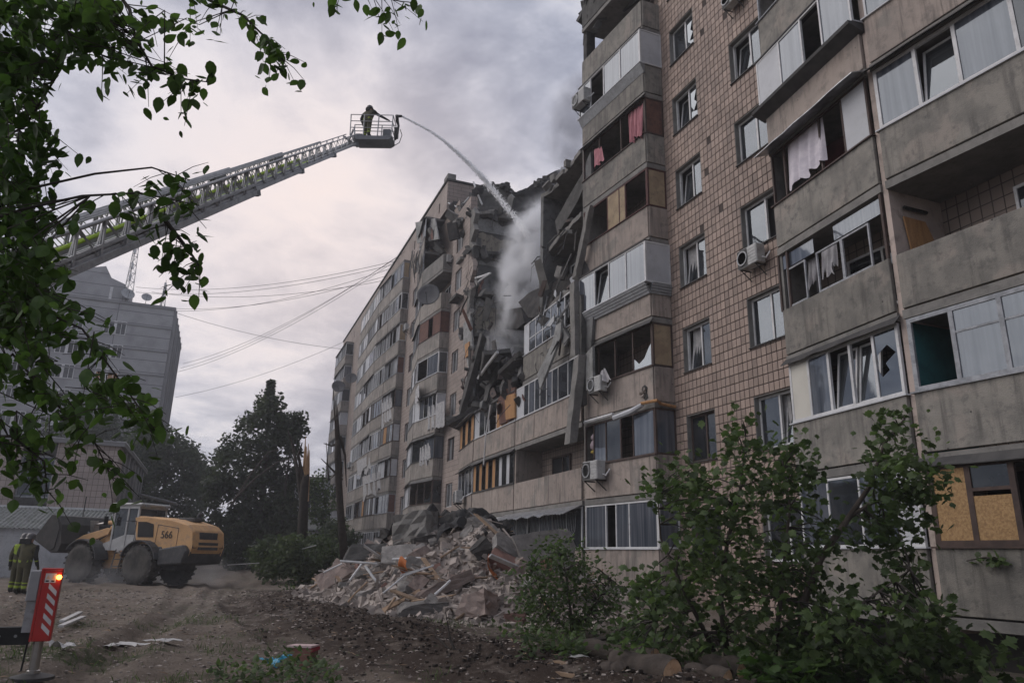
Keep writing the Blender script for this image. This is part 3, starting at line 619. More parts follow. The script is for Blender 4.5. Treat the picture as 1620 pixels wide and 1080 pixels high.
# inner windows seen through open loggias
LW = I4
for (u0, u1, k, fm) in ((6.3, 8.3, 3, 'white_frame'), (10.7, 12.4, 3, 'white_frame'), (24.6, 26.0, 2, 'grey_wood'), (27.6, 29.4, 2, 'brown_frame'), (20.2, 21.5, 3, 'white_frame'), (20.4, 22, 5, 'brown_frame'), (20.4, 22, 6, 'brown_frame'), (10.7, 12.3, 4, 'white_frame'), (20.3, 22.0, 8, 'brown_frame'), (46.5, 48, 7, 'white_frame')):
    window(BLD, I4, u0, u1, FL(k) + .75, FL(k) + 2.2, -0.34, fm, 'pane_dark', (0.4,), sill=False, name='loggia_window')
# ------------------------------------------------------------------ ground
def smooth(a, b, x): t = max(0.0, min(1.0, (x - a) / (b - a))); return t * t * (3 - 2 * t)
def seg_d(p, a, b):
    ax, ay = a; bx, by = b; dx, dy = bx - ax, by - ay; t = max(0, min(1, ((p[0] - ax) * dx + (p[1] - ay) * dy) / (dx * dx + dy * dy)))
    return math.hypot(p[0] - ax - t * dx, p[1] - ay - t * dy)
BERM = [(30, 9.6), (22.5, 10.6), (17.5, 9.9), (14.5, 9.6), (12, 9.4), (9.5, 8.6), (6.5, 7.6)]      # turned black earth pushed up by the loader
def berm_d(x, y): return min(seg_d((x, y), a, b) for a, b in zip(BERM, BERM[1:]))
def fbm(x, y, s, o=4): return noise.fractal(Vector((x * s, y * s, 3.7)), 1.0, 2.0, o)
def ground_z(x, y):
    z = ZG + 0.05 * fbm(x, y, 0.35) + 0.035 * fbm(x, y, 1.3) + 0.018 * fbm(x, y, 4.5)
    d = berm_d(x, y) + 0.35 * fbm(x, y, .9)
    if d < 1.7: z += 0.13 * smooth(1.7, 0.2, d) * (1 + 0.8 * fbm(x, y, 2.2)) + 0.05 * smooth(1.7, .4, d) * fbm(x, y, 7)
    # wheel ruts
    for off in (11.4, 13.5, 14.6, 16.7):
        r = abs(y - off - 0.9 * math.sin(x * 0.11 + off)); z -= (0.075 + .03 * math.sin(x * 14 + 3 * math.copysign(1, y - off))) * smooth(0.42, 0.2, r); z += .045 * smooth(.75, .5, r) * smooth(.3, .5, r)
    z += 0.3 * smooth(4.5, 1.0, y) * smooth(50, 20, x) * smooth(13, 18, x)          # bank along the foot of the block
    z -= 0.35 * smooth(2.2, .9, y) * smooth(13.5, 11, x)           # dug out below the last balconies
    z += 0.9 * smooth(46, 75, x) * smooth(12, 2, y)
    return z
def make_ground():
    def axis(fine0, fine1, step, far0, far1):
        a = []; x = fine0
        while x <= fine1: a.append(x); x += step
        g = step; x = fine1
        while x < far1: g *= 1.25; x += g; a.append(x)
        g = step; x = fine0; b = []
        while x > far0: g *= 1.25; x -= g; b.append(x)
        return sorted(set(b + a))
    xs = axis(5, 34, 0.12, -400, 900); ys = axis(1.5, 20, 0.12, -600, 600)
    V = []; C = []
    for x in xs:
        for y in ys:
            near = -12 < x < 100 and -12.5 < y < 60
            V.append((x, y, ground_z(x, y) if near else ZG - 0.1))
            d = berm_d(x, y) + 0.9 * fbm(x, y, .8) + 0.35 * fbm(x, y, 3.0)
            soil = smooth(3.1, 1.2, d)
            gr = smooth(0.05, 0.35, fbm(x, y, .5) + 0.15 * fbm(x, y, 2.5)) * (1 - soil)
            gr *= 0.75 * smooth(12.2, 13.6, y) * smooth(22, 14, x) + 1.0 * smooth(7.6, 6.2, y - 0.18 * (x - 9)) * smooth(22, 17, x) + 0.35
            pale = smooth(9, 3, math.hypot((x - 24) * .8, y - 7.2)) * 0.9 + 0.35 * smooth(0.1, .5, fbm(x, y, .3))
            C.append((soil, min(1, gr), min(1, pale), 1))
    ny = len(ys); Fs = [(i * ny + j, (i + 1) * ny + j, (i + 1) * ny + j + 1, i * ny + j + 1) for i in range(len(xs) - 1) for j in range(ny - 1)]
    me = bpy.data.meshes.new('ground'); me.from_pydata(V, [], Fs)
    ca = me.color_attributes.new('soil', 'FLOAT_COLOR', 'POINT'); ca.data.foreach_set('color', [c for q in C for c in q])
    me.polygons.foreach_set('use_smooth', [True] * len(Fs)); me.update()
    m = bpy.data.materials.new('ground'); m.use_nodes = True; nt = m.node_tree; N = nt.nodes; L = nt.links; b = N['Principled BSDF']; b.inputs['Roughness'].default_value = 0.97; b.inputs['Specular IOR Level'].default_value = 0.1
    tc = N.new('ShaderNodeTexCoord'); at_ = N.new('ShaderNodeAttribute'); at_.attribute_name = 'soil'; sp = N.new('ShaderNodeSeparateColor'); L.new(at_.outputs['Color'], sp.inputs[0])
    def nz(s, d=8, r=.65):
        n = N.new('ShaderNodeTexNoise'); n.inputs['Scale'].default_value = s; n.inputs['Detail'].default_value = d; n.inputs['Roughness'].default_value = r; L.new(tc.outputs['Object'], n.inputs['Vector']); return n.outputs[0]
    def rmp(src, a, c):
        r = N.new('ShaderNodeMapRange'); r.inputs[1].default_value = a; r.inputs[2].default_value = c; L.new(src, r.inputs[0]); return r.outputs[0]
    def mix(f, a, c):
        x = N.new('ShaderNodeMix'); x.data_type = 'RGBA'
        for s_, y in ((x.inputs[0], f), (x.inputs[6], a), (x.inputs[7], c)):
            if isinstance(y, tuple): s_.default_value = (*y, 1)
            elif isinstance(y, (int, float)): s_.default_value = y
            else: L.new(y, s_)
        return x.outputs[2]
    def ml(a, c):
        n = N.new('ShaderNodeMath'); n.operation = 'MULTIPLY'
        for i, y in enumerate((a, c)):
            if isinstance(y, (int, float)): n.inputs[i].default_value = y
            else: L.new(y, n.inputs[i])
        return n.outputs[0]
    base = mix(rmp(nz(1.2), .3, .7), (0.135, 0.108, 0.088), (0.215, 0.18, 0.15))
    base = mix(ml(rmp(nz(14), .45, .7), .6), base, (0.06, 0.05, 0.043))
    base = mix(ml(sp.outputs[2], rmp(nz(2.5), .3, .65)), base, (0.26, 0.23, 0.205))
    base = mix(ml(sp.outputs[1], rmp(nz(5), .4, .6)), base, (0.05, 0.06, 0.03))
    base = mix(ml(sp.outputs[0], rmp(nz(3), .25, .5)), base, (0.05, 0.037, 0.03))
    base = mix(ml(rmp(nz(45, 3), .62, .72), .7), base, (0.3, 0.28, 0.26))
    L.new(base, b.inputs['Base Color'])
    bp = N.new('ShaderNodeBump'); bp.inputs['Strength'].default_value = 0.9; bp.inputs['Distance'].default_value = 0.05; L.new(nz(16, 10, .75), bp.inputs['Height']); L.new(bp.outputs[0], b.inputs['Normal'])
    me.materials.append(m); o = bpy.data.objects.new('ground', me); COL.objects.link(o); o['kind'] = 'structure'; o['label'] = 'churned dirt yard with black earth and dust'
    return o
make_ground()

# ------------------------------------------------------------------ far tower block on the left
tile_texture('tower_panel', (0.34, 0.34, 0.345), (0.30, 0.30, 0.31), (0.14, 0.14, 0.145), 6.2, 1.48, 'both', 0, 0.05, (0.16, 0.16, 0.165))
mat('tower_trim', (0.25, 0.25, 0.255), (0.2, 0.2, 0.205), 0.4, 0.9)
TW = thing('tower_block', 'tall grey panel tower block with roof mast far behind the loader', 'building', (96.8, 20.8, 0))
def tower():
    X = lambda g, n, m, **k: g.build(n, M[m], TW, **k)
    W = 34.0; D = 20.0; H = 30.4
    g = MB(); g.box(0, D, 0, W, -.5, H); body = X(g, 'wall', 'tower_panel')
    g = MB(); g.box(-.15, D + .1, -.12, W, H, H + .35); X(g, 'roof_edge', 'tower_trim')
    for j in range(10):                      # panel joints as ledges
        g = MB(); g.box(-0.1, 0, 0, W, 0.9 + 3.0 * j - .06, .9 + 3.0 * j + .1); X(g, 'ledge', 'tower_trim')
    # stair head with sloping side
    g = MB(); g.extr([(.2, 5.3, H + .35), (.2, 14.2, H + .35), (.2, 14.2, H + 3.0), (.2, 8.4, H + 4.6), (.2, 7.6, H + 3.2), (.2, 6.0, H + 2.6), (.2, 5.3, H + 1.5)], (8, 0, 0)); X(g, 'stair_head', 'tower_panel')
    g = MB(); g.box(0.1, .2, 7.2, 7.5, H - 1, H + 2); X(g, 'downpipe', 'white_frame')
    for k in range(9):
        z = 4.4 + 2.95 * k - 1.55
        for y0 in (5.0, 9.6, 13.5, 17.6, 22.0):
            f = MB()
            for q in ((y0, y0 + 2.4, z, z + .08), (y0, y0 + 2.4, z + 1.62, z + 1.7), (y0, y0 + .08, z + .08, z + 1.62), (y0 + 2.32, y0 + 2.4, z + .08, z + 1.62), (y0 + 1.05, y0 + 1.35, z + .08, z + 1.62)): f.box(-.08, .02, *q)
            for yy in (y0 + .55, y0 + 1.85): f.box(-.05, .0, yy - .03, yy + .03, z + .08, z + 1.62)
            w = X(f, 'window', 'white_frame')
            for a, b in ((.08, 1.05), (1.35, 2.32)):
                boarded = (k == 7 - 1 and y0 == 5.0)
                p = MB(); p.box(-.03, -.01, y0 + a, y0 + b, z + .08, z + (1.15 if boarded else 1.62)); p.build('board' if boarded else 'pane', M['board_orange' if boarded else 'pane_far'], w)
    for i in range(6):                       # side face: dark window bays
        for k in range(10):
            f = MB(); x0 = 1.0 + i * 3.15; f.box(x0, x0 + 1.7, -.03, .02, 1.6 + 2.95 * k, 3.1 + 2.95 * k); w = X(f, 'window', 'pane_dark')
            p = MB(); p.box(x0 + .8, x0 + .9, -.06, -.03, 1.6 + 2.95 * k, 3.1 + 2.95 * k); p.build('window_frame', M['white_frame'], w)
        f = MB(); f.box(.2 + i * 3.15, .5 + i * 3.15, -.3, 0, 0, H); X(f, 'rib', 'tower_trim')
tower()
def lattice_mast(name, label, base, h, w, lean=(0, 0), r=.05):
    o = thing(name, label, 'mast', base); n = int(h / 1.1)
    c = [Vector((w * math.cos(a), w * math.sin(a), 0)) for a in (0.3, 2.4, 4.5)]; top = Vector((lean[0], lean[1], h))
    for p in c: g = MB(); g.tube([p, p * .35 + top], r, 5); g.build('leg', M['metal_grey'], o)
    g = MB()
    for i in range(n):
        t0, t1 = i / n, (i + 1) / n
        for a in range(3):
            p, q = c[a], c[(a + 1) % 3]; f = lambda v, t: v * (1 - .65 * t) + top * t
            g.tube([f(p, t0), f(q, t1)], r * .6, 4, cap=False); g.tube([f(p, t1), f(q, t1)], r * .6, 4, cap=False)
    g.build('lattice', M['metal_grey'], o)
    g = MB(); g.tube([top, top + Vector((0, 0, h * .18))], r * .6, 5); g.build('spike', M['metal_grey'], o)
    for z in (.45, .6, .8): g = MB(); g.box(-w * .9, -w * .3, -.12, .12, h * z, h * z + .8); g.build('antenna_panel', M['white_frame'], o)
    return o
lattice_mast('radio_mast', 'tall lattice radio mast on the tower block roof', (103.5, 27.2, 30.75), 10.8, .75)
lattice_mast('antenna_mast', 'short antenna cluster near the corner of the tower roof', (97.8, 22.4, 30.75), 3.2, .35)
def dish(label, loc, rz, r=.6, tilt=25, parent=None, pole=.8, dm='metal_grey'):
    o = thing('satellite_dish', label, 'satellite dish', loc, rz)
    T = Matrix.Translation((0.25, 0, 0)) @ Matrix.Rotation(R(90 - tilt), 4, 'Y')
    g = MB(T); g.lathe([(0.02, 0), (r * .5, r * .05), (r * .8, r * .15), (r, r * .25), (r, r * .28), (r * .8, r * .18), (r * .5, r * .08), (.02, .03)], 18); g.build('reflector', M[dm], o, smooth=True)
    g = MB(); g.tube([T @ Vector((r * .9, 0, r * .2)), T @ Vector((r * .3, 0, r * .9))], .02, 5); g.tube([T @ Vector((r * .3, 0, r * .9)), T @ Vector((r * .2, 0, r * 1.05))], .05, 6); g.build('feed_arm', M['metal_dark'], o)
    g = MB(); g.tube([(0, 0, -pole), (0, 0, .05), (.25, 0, 0)], .03, 6); g.build('mount', M['metal_dark'], o)
    return o
dish('white satellite dish at the foot of the tall roof mast', (96.9, 26.4, 31.6), R(200), .8)
dish('small satellite dish on the tower roof edge left of the antenna cluster', (96.9, 24.2, 31.5), R(190), .6)
dish('grey satellite dish sticking out from the far end of the damaged block', on_n(535, 613, 1.9), R(175), .75, 20, pole=.1, dm='dish_grey')
dish('big dark satellite dish on the parapet below the boarded red balcony', on_n(680, 470, 1.35), R(150), .8, 10, pole=.1, dm='dish_grey')
dish('pale satellite dish on a white glazed balcony of the far stack', on_n(556, 600, 1.8), R(165), .6, 20, pole=.1, dm='dish_grey')

# ------------------------------------------------------------------ low tiled building behind the loader
tile_texture('tile_pale', (0.43, 0.36, 0.325), (0.37, 0.31, 0.28), (0.10, 0.085, 0.08), 0.30, 0.36, 'both', 0, .012, (0.22, 0.19, 0.18))
LB = thing('low_tiled_building', 'low pinkish tiled building with tall dark window strips behind the loader', 'building', (51.8, 19.05, 0))
def lowbuilding():
    X = lambda g, n, m, **k: g.build(n, M[m], LB, **k)
    g = MB(); g.box(.5, 18, .5, 30, -.5, 7.7); X(g, 'inner_wall', 'interior')
    strips = [(3.4, 5.2), (7.2, 9.2), (11.2, 13.2), (15.2, 17.2), (19.2, 21.2)]
    y = 0
    for a, b in strips + [(30, 30)]:
        g = MB(); g.box(0, .5, y, a, -.5, 7.8); X(g, 'tiled_pier', 'tile_pale'); y = b
    for a, b in strips:
        for z0, z1 in ((1.0, 3.6), (4.5, 7.0)):
            f = MB()
            for q in ((a, b, z0, z0 + .1), (a, b, z1 - .1, z1), (a, a + .1, z0 + .1, z1 - .1), (b - .1, b, z0 + .1, z1 - .1), ((a + b) / 2 - .05, (a + b) / 2 + .05, z0 + .1, z1 - .1)): f.box(.3, .42, *q)
            w = X(f, 'window', 'grey_wood'); p = MB(); p.box(.36, .38, a + .1, (a + b) / 2 - .05, z0 + .1, z1 - .1); p.build('pane', M['pane_dark'], w)
            p = MB(); p.box(.36, .38, (a + b) / 2 + .05, b - .1, z0 + .1, z1 - .1); p.build('pane', M['pane_dark'], w)
        g = MB(); g.box(.25, .45, a, b, 3.6, 4.5); X(g, 'spandrel', 'concrete_dark'); g = MB(); g.box(.25, .45, a, b, 7.0, 7.8); X(g, 'spandrel', 'concrete_dark')
    g = MB(); g.box(.5, 2.2, 0, .5, -.5, 7.8); X(g, 'tiled_pier', 'tile_pale')
    for i in range(7):                        # ribbed return side
        g = MB(); g.box(2.2 + i * 2.26, 3.0 + i * 2.26, -.15, .5, -.5, 7.8); X(g, 'rib', 'tower_trim')
        g = MB(); g.box(3.0 + i * 2.26, 4.46 + i * 2.26, .2, .5, -.5, 7.8); X(g, 'recess_wall', 'concrete_dark')
    g = MB(); g.box(-.25, 18.2, -.25, 30, 7.8, 8.05); X(g, 'roof_edge', 'tower_trim')
    g = MB(); g.box(-.28, 18.25, -.28, 30, 8.05, 8.1); X(g, 'flashing', 'zinc')
    g = MB(); g.obb((15.5, -1.6, 5.6), (1.6, 0, 0), (0, 1.4, .3), (0, -.01, .06)); X(g, 'door_canopy', 'metal_grey')
lowbuilding()
# shed with corrugated roof in front of it
mat('slate', (0.22, 0.225, 0.225), (0.13, 0.14, 0.13), 3.5, 0.95, dirt=(0.06, 0.07, 0.05), dirt_amt=.7)
mat('whitewash', (0.42, 0.43, 0.45), (0.33, 0.34, 0.355), 1.0, 0.95, dirt=(0.2, 0.2, 0.2), dirt_amt=.6, streak=(.15, .15, .15), streak_amt=.4)
SH = thing('shed', 'low whitewashed shed with a grey corrugated roof behind the firefighters', 'shed', (43.6, 18.3, 0))
def shed():
    g = MB(); g.box(0, 3.6, 0, 14, -.3, 2.55); g.build('wall', M['whitewash'], SH)
    for j in range(12):
        g = MB(); n = 12
        for i in range(n):
            y0 = j * 1.2 - .1 + 1.22 * i / n; y1 = j * 1.2 - .1 + 1.22 * (i + 1) / n; d0, d1 = .04 * math.sin(i * math.pi), 0
            f = lambda y: .035 * math.cos(2 * math.pi * (y / .2)) ; ym = (y0 + y1) / 2
            for ya, yb in ((y0, ym), (ym, y1)): g.quad((-.25, ya, 2.55 + f(ya)), (-.25, yb, 2.55 + f(yb)), (4.4, yb, 3.75 + f(yb)), (4.4, ya, 3.75 + f(ya)))
        g.build('roof_sheet', M['slate'], SH)
    g = MB(); g.box(4.3, 4.5, -.1, 14, 3.72, 3.84); g.build('ridge_board', M['white_frame'], SH)
    for y in (1.2, 5.5): g = MB(); g.tube([(1.5, y, 2.9), (1.5, y, 4.3)], .03, 5); g.build('vent_pipe', M['metal_dark'], SH)
    g = MB(); g.box(-.03, .02, 3.0, 6.2, 0, 2.2); g.build('door', M['metal_grey'], SH)
shed()
# building glimpsed between the trees
BG = thing('background_house', 'pale grey house with slate roofed annex glimpsed behind the broken trunks', 'house', (89, -2.5, 0))
g = MB(); g.box(0, 12, 0, 9.5, -.5, 9.9); g.build('wall', M['whitewash'], BG)
g = MB(); g.box(-.2, 12.2, -.2, 9.7, 9.9, 10.2); g.build('roof_edge', M['concrete'], BG)
for y in (1.2, 4.6, 7.5):
    for z in (2.2, 6.0):
        f = MB(); f.box(-.06, .02, y, y + 1.6, z, z + 2.2); w = f.build('window', M['white_frame'], BG)
        for a in (0, 1): p = MB(); p.box(-.09, -.06, y + .1 + a * .75, y + .72 + a * .75, z + .1, z + 2.1); p.build('pane', M['pane_dark'], w)
g = MB(); g.box(-5, -.3, -1, 13, -.5, 3.9); g.build('annex_wall', M['whitewash'], BG)
g = MB(); g.extr([(-5.4, -1.3, 4.0), (-.1, -1.3, 5.6), (-.1, -1.3, 5.75), (-5.4, -1.3, 4.15)], (0, 15, 0)); g.build('annex_roof', M['slate'], BG)

# ------------------------------------------------------------------ overhead cables
mat('cable', (0.02, 0.02, 0.02), (0.03, 0.03, 0.03), 3, .8)
CB_ = [((636, 402, 0.0), (290, 575, 'tw', 104)), ((640, 398, .05), (286, 582, 'tw', 106)), ((632, 408, 0.0), (281, 588, 'tw', 108)), ((628, 412, 0.0), (215, 454, 'rf', 100)),
       ((624, 418, 0.0), (215, 462, 'rf', 100)), ((620, 424, 0.05), (278, 492, 'rf', 98)), ((612, 436, 0.0), (276, 488, 'rf', 98)), ((545, 540, 0.0), (278, 628, 'tw', 112)), ((542, 552, 0.05), (276, 494, 'rf', 98)), ((606, 444, 0.05), (240, 462, 'rf', 100))]
CL_ = ['nearest of the three cables running down steeply to the tower side', 'middle of the three cables running down steeply to the tower side', 'farthest of the three cables running down steeply to the tower side', 'topmost long cable strung flat to the tower roof', 'second flat cable from the top strung to the tower roof', 'thin cable strung to the corner of the tower roof', 'lowest flat cable strung to the corner of the tower roof', 'single low cable from the far roof end down to the tower', 'cable crossing the others down to the far end of the block', 'faint cable between the flat ones ending left of the roof antennas']
for ((u, v, n), (u2, v2, how, s)), cl_ in zip(CB_, CL_):
    a = on_n(u, v, n); b = on_s(u2, v2, s); L_ = (a - b).length
    pts = [a.lerp(b, i / 24) - Vector((0, 0, 4 * (i / 24) * (1 - i / 24) * L_ * .03)) for i in range(25)]
    g = MB(); g.tube(pts, .022, 4, cap=False); tag(g.build('overhead_cable', M['cable']), cl_, 'cable', 'cables slung across the yard')

# ------------------------------------------------------------------ trees
def leafmat(name, c1, c2, isl=.35, trans=.4):
    m = mat(name, c1, c2, 0.7, 0.6, spec=.35, island=isl); nt = m.node_tree; b = nt.nodes['Principled BSDF']; t = nt.nodes.new('ShaderNodeBsdfTranslucent'); hs = nt.nodes.new('ShaderNodeHueSaturation'); hs.inputs['Value'].default_value = 1.5; hs.inputs['Saturation'].default_value = 1.15
    nt.links.new(b.inputs['Base Color'].links[0].from_socket, hs.inputs['Color']); nt.links.new(hs.outputs[0], t.inputs[0]); x = nt.nodes.new('ShaderNodeMixShader'); x.inputs[0].default_value = trans; nt.links.new(b.outputs[0], x.inputs[1]); nt.links.new(t.outputs[0], x.inputs[2]); nt.links.new(x.outputs[0], nt.nodes['Material Output'].inputs[0]); return m
leafmat('leaf_dark', (0.040, 0.058, 0.026), (0.068, 0.09, 0.038), .45); leafmat('leaf_mid', (0.05, 0.08, 0.028), (0.08, 0.115, 0.042), .5); leafmat('leaf_near', (0.04, 0.075, 0.02), (0.065, 0.11, 0.03), .45)
leafmat('leaf_far', (0.036, 0.05, 0.03), (0.055, 0.07, 0.04), .4); leafmat('leaf_tall', (0.028, 0.04, 0.02), (0.045, 0.058, 0.028), .4)
mat('bark', (0.075, 0.06, 0.05), (0.045, 0.037, 0.031), 6, .95, .8, 14, stretch=(1, 1, .25)); mat('split_wood', (0.5, 0.33, 0.19), (0.36, 0.22, 0.12), 5, .9, .6, 20, stretch=(2, 2, .15)); mat('bark_dark', (0.035, 0.03, 0.026), (0.055, 0.047, 0.04), 6, .95, .5, 20)
def inpoly(x, y, P):
    c = False; j = len(P) - 1
    for i in range(len(P)):
        if (P[i][1] > y) != (P[j][1] > y) and x < (P[j][0] - P[i][0]) * (y - P[i][1]) / (P[j][1] - P[i][1]) + P[i][0]: c = not c
        j = i
    return c
def leaf_cloud(g, centres, rad, n, size, rnd, up=0.3):
    for _ in range(n):
        c = rnd.choice(centres); d = Vector((rnd.gauss(0, 1), rnd.gauss(0, 1), rnd.gauss(0, 1))).normalized() * (rad * rnd.random() ** .45)
        p = c + d; a = Vector((rnd.gauss(0, 1), rnd.gauss(0, 1), rnd.gauss(0, .6))).normalized(); nn = (d.normalized() * .6 + Vector((rnd.gauss(0, .6), rnd.gauss(0, .6), up + rnd.gauss(0, .6)))).normalized()
        b = nn.cross(a)
        if b.length < .01: continue
        b.normalize(); s = size * rnd.uniform(.6, 1.3); a = nn.cross(b)
        g._add([p - a * s, p + b * s * .55 - nn * s * .12, p + a * s, p - b * s * .55 - nn * s * .12], [(0, 1, 2), (0, 2, 3)])
def crown_px(poly, depth, thick, nc, rnd, rad):
    """clump centres through the volume of a crown whose outline from the yard is poly, standing at its real distance"""
    xs = [p[0] for p in poly]; ys = [p[1] for p in poly]; out = []
    ppm = F_PX / depth
    while len(out) < nc:
        u, v = rnd.uniform(min(xs), max(xs)), rnd.uniform(min(ys), max(ys))
        if inpoly(u, v, poly): out.append(at(u, v, depth + rnd.uniform(-1, 1) * thick))
    return out
def tree(name, label, poly, depth, thick, base, top, nc, rad, nl, size, lm, seed, group=None, trunk_r=.3, limbs=10):
    rnd = random.Random(seed); cs = crown_px(poly, depth, thick, nc, rnd, rad); base = Vector(base); top = Vector(top)
    o = thing(name, label, 'tree', base, group=group); L_ = lambda p: Vector(p) - base
    g = MB(); mids = [base.lerp(top, t) + Vector((rnd.uniform(-.2, .2), rnd.uniform(-.2, .2), 0)) for t in (0, .3, .6, 1)]; g.tube([L_(p) for p in mids], [trunk_r, trunk_r * .8, trunk_r * .5, trunk_r * .15], 8); g.build('trunk', M['bark_dark'], o, smooth=True)
    for c in rnd.sample(cs, min(limbs, len(cs))):
        g = MB()
        t = max(.15, min(.9, (c.z - base.z) / max(.1, top.z - base.z) - .15)); p = base.lerp(top, t); g.tube([L_(p), L_(p.lerp(c, .5) + Vector((0, 0, .2))), L_(c)], [trunk_r * .3, trunk_r * .2, trunk_r * .06], 5); g.build('limb', M['bark_dark'], o)
    g = MB(); leaf_cloud(g, [L_(c) for c in cs], rad, nl, size, rnd); leaf_cloud(g, [L_(top) - Vector((rnd.uniform(-.3, .3) * k * .3, rnd.uniform(-.3, .3) * k * .3, k * .35 - .25)) for k in range(7)], .42, nl // 25, size, rnd); f = g.build('crown', M[lm], o); f['kind'] = 'stuff'
    return o
G2 = 'trees along the far side of the yard'
tree('tree', 'tall dark pointed tree standing right of the wheel loader', [(428, 616), (434, 632), (444, 654), (460, 674), (466, 700), (474, 740), (473, 800), (470, 860), (450, 905), (370, 905), (345, 870), (330, 800), (331, 740), (345, 718), (362, 700), (366, 672), (384, 660), (404, 644), (420, 628)], 60, 2.2, (64.5, 9.3, .3), at(428, 612, 60), 190, .9, 19000, .2, 'leaf_tall', 11, G2, .35)
tree('tree', 'small leafy side crown leaning right off the tall dark pointed tree', [(455, 668), (478, 658), (480, 680), (470, 700), (452, 695)], 59, 1.0, (63.3, 7.9, .3), at(462, 690, 59), 14, .7, 1300, .18, 'leaf_tall', 12, G2, .2, 4)
tree('tree', 'broad dark tree behind the loader cab beside the low tiled building', [(205, 690), (232, 668), (262, 690), (285, 700), (305, 715), (312, 750), (300, 860), (215, 870), (208, 780)], 72, 3, on_z(262, 880, .6) if False else at(262, 872, 72), at(258, 690, 72), 110, 1.3, 11000, .24, 'leaf_far', 13, G2, .35)
tree('tree', 'narrow tree between the broad tree and the tall pointed one', [(296, 735), (318, 725), (332, 745), (338, 870), (300, 880)], 80, 2, at(318, 878, 80), at(318, 735, 80), 40, 1.1, 3600, .24, 'leaf_far', 14, G2, .25)
tree('tree', 'rounded tree rising behind the roof of the low tiled building', [(60, 690), (110, 660), (160, 655), (205, 680), (212, 720), (190, 700), (60, 700)], 84, 3, at(140, 875, 84), at(140, 665, 84), 50, 1.3, 4500, .26, 'leaf_far', 15, G2, .35)
tree('tree', 'low bushy tree between the splintered trunk and the block', [(490, 770), (505, 745), (525, 750), (530, 800), (520, 850), (495, 850)], 62, 1.2, at(512, 875, 62), at(512, 760, 62), 26, .8, 1500, .17, 'leaf_mid', 16, G2, .12)
def shrub(name, label, poly, depth, thick, nc, rad, nl, size, lm, seed, base, group=None, cat='shrub'):
    rnd = random.Random(seed); cs = crown_px(poly, depth, thick, nc, rnd, rad); base = Vector(base); o = thing(name, label, cat, base, group=group)
    g = MB()
    for c in rnd.sample(cs, min(10, nc)): q = c - base; g = MB(); g.tube([Vector((rnd.uniform(-.3, .3), rnd.uniform(-.3, .3), -.1)), q * .5 + Vector((0, 0, .1)), q], [.03, .02, .006], 5); g.build('stem', M['bark_dark'], o)
    g = MB(); leaf_cloud(g, [c - base for c in cs], rad, nl, size, rnd); f = g.build('foliage', M[lm], o); f['kind'] = 'stuff'; return o
shrub('shrub', 'dark undergrowth between the tall tree and the rubble heap', [(400, 880), (430, 850), (470, 858), (520, 850), (535, 870), (525, 905), (470, 915), (420, 910)], 36, 2.5, 60, .6, 6000, .13, 'leaf_dark', 21, at(470, 905, 36))
shrub('shrub', 'grey green undergrowth at the foot of the far balcony stacks', [(500, 830), (540, 820), (560, 850), (545, 880), (505, 880)], 44, 2, 26, .6, 2200, .14, 'leaf_far', 22, at(528, 882, 44))
# splintered trunks
def broken_trunk(label, base, top, r, seed, limbs=(), sm='split_wood'):
    rnd = random.Random(seed); base = Vector(base); top = Vector(top); o = thing('broken_trunk', label, 'tree trunk', base); D = top - base
    pts = [base - base, D * .3 + Vector((.05, .05, 0)), D * .62 + Vector((-.03, .06, 0)), D * .72]
    g = MB(); g.tube(pts, [r * 1.25, r, r * .85, r * .7], 9); g.build('trunk', M['bark_dark'], o, smooth=True)
    e = D.normalized(); a = e.cross(Vector((1, 0, 0))).normalized(); b = e.cross(a)
    for i in range(7):
        t = 2 * math.pi * i / 7 + rnd.uniform(-.3, .3); c = D * .5 + (a * math.cos(t) + b * math.sin(t)) * r * .45; h = D.length * rnd.uniform(.25, .5) if i else D.length * .52
        g = MB(); g.tube([c, c + e * h * .6, c + e * h], [r * .38, r * .26, .015], 5); g.build('splinter', M[sm], o)
    for l in limbs:
        g = MB(); P = [Vector(p) - base for p in l]; g.tube(P, [r * .5 * (1 - .8 * i / (len(P) - 1)) for i in range(len(P))], 6); g.build('limb', M['bark_dark'], o)
    return o
broken_trunk('tall trunk split to pale bare wood in front of the dark pointed tree', at(478, 890, 38), at(487, 694, 38), .26, 1, [[at(478, 800, 38), at(470, 740, 38.5), at(462, 700, 39), at(455, 680, 39)], [at(480, 760, 38), at(472, 720, 37.8), at(478, 700, 37.6)]])
broken_trunk('thin blackened snapped tree trunk standing against the far balconies', at(545, 885, 33), at(530, 622, 33), .16, 2, [[at(541, 760, 33), at(528, 745, 33), at(508, 725, 33)], [at(538, 700, 33), at(525, 705, 33.2), at(512, 701, 33.4)], [at(540, 740, 33), at(520, 760, 33), at(516, 700, 33)], [at(538, 690, 33), at(546, 720, 33.2), at(548, 770, 33.3)]], 'bark')
for i, (l, pts) in enumerate((('bare pale branch arching over the dark tree, upper one', [at(365, 800, 52), at(400, 745, 52), at(425, 715, 52), at(452, 708, 52)]), ('bare pale branch leaning across the dark tree, lower one', [at(370, 790, 51), at(405, 755, 51), at(440, 730, 51), at(468, 725, 51)]))):
    g = MB(); g.tube(pts, [.07, .06, .045, .02], 6); tag(g.build('bare_branch', M['bark']), l, 'branch', 'bare branches in the dark tree')
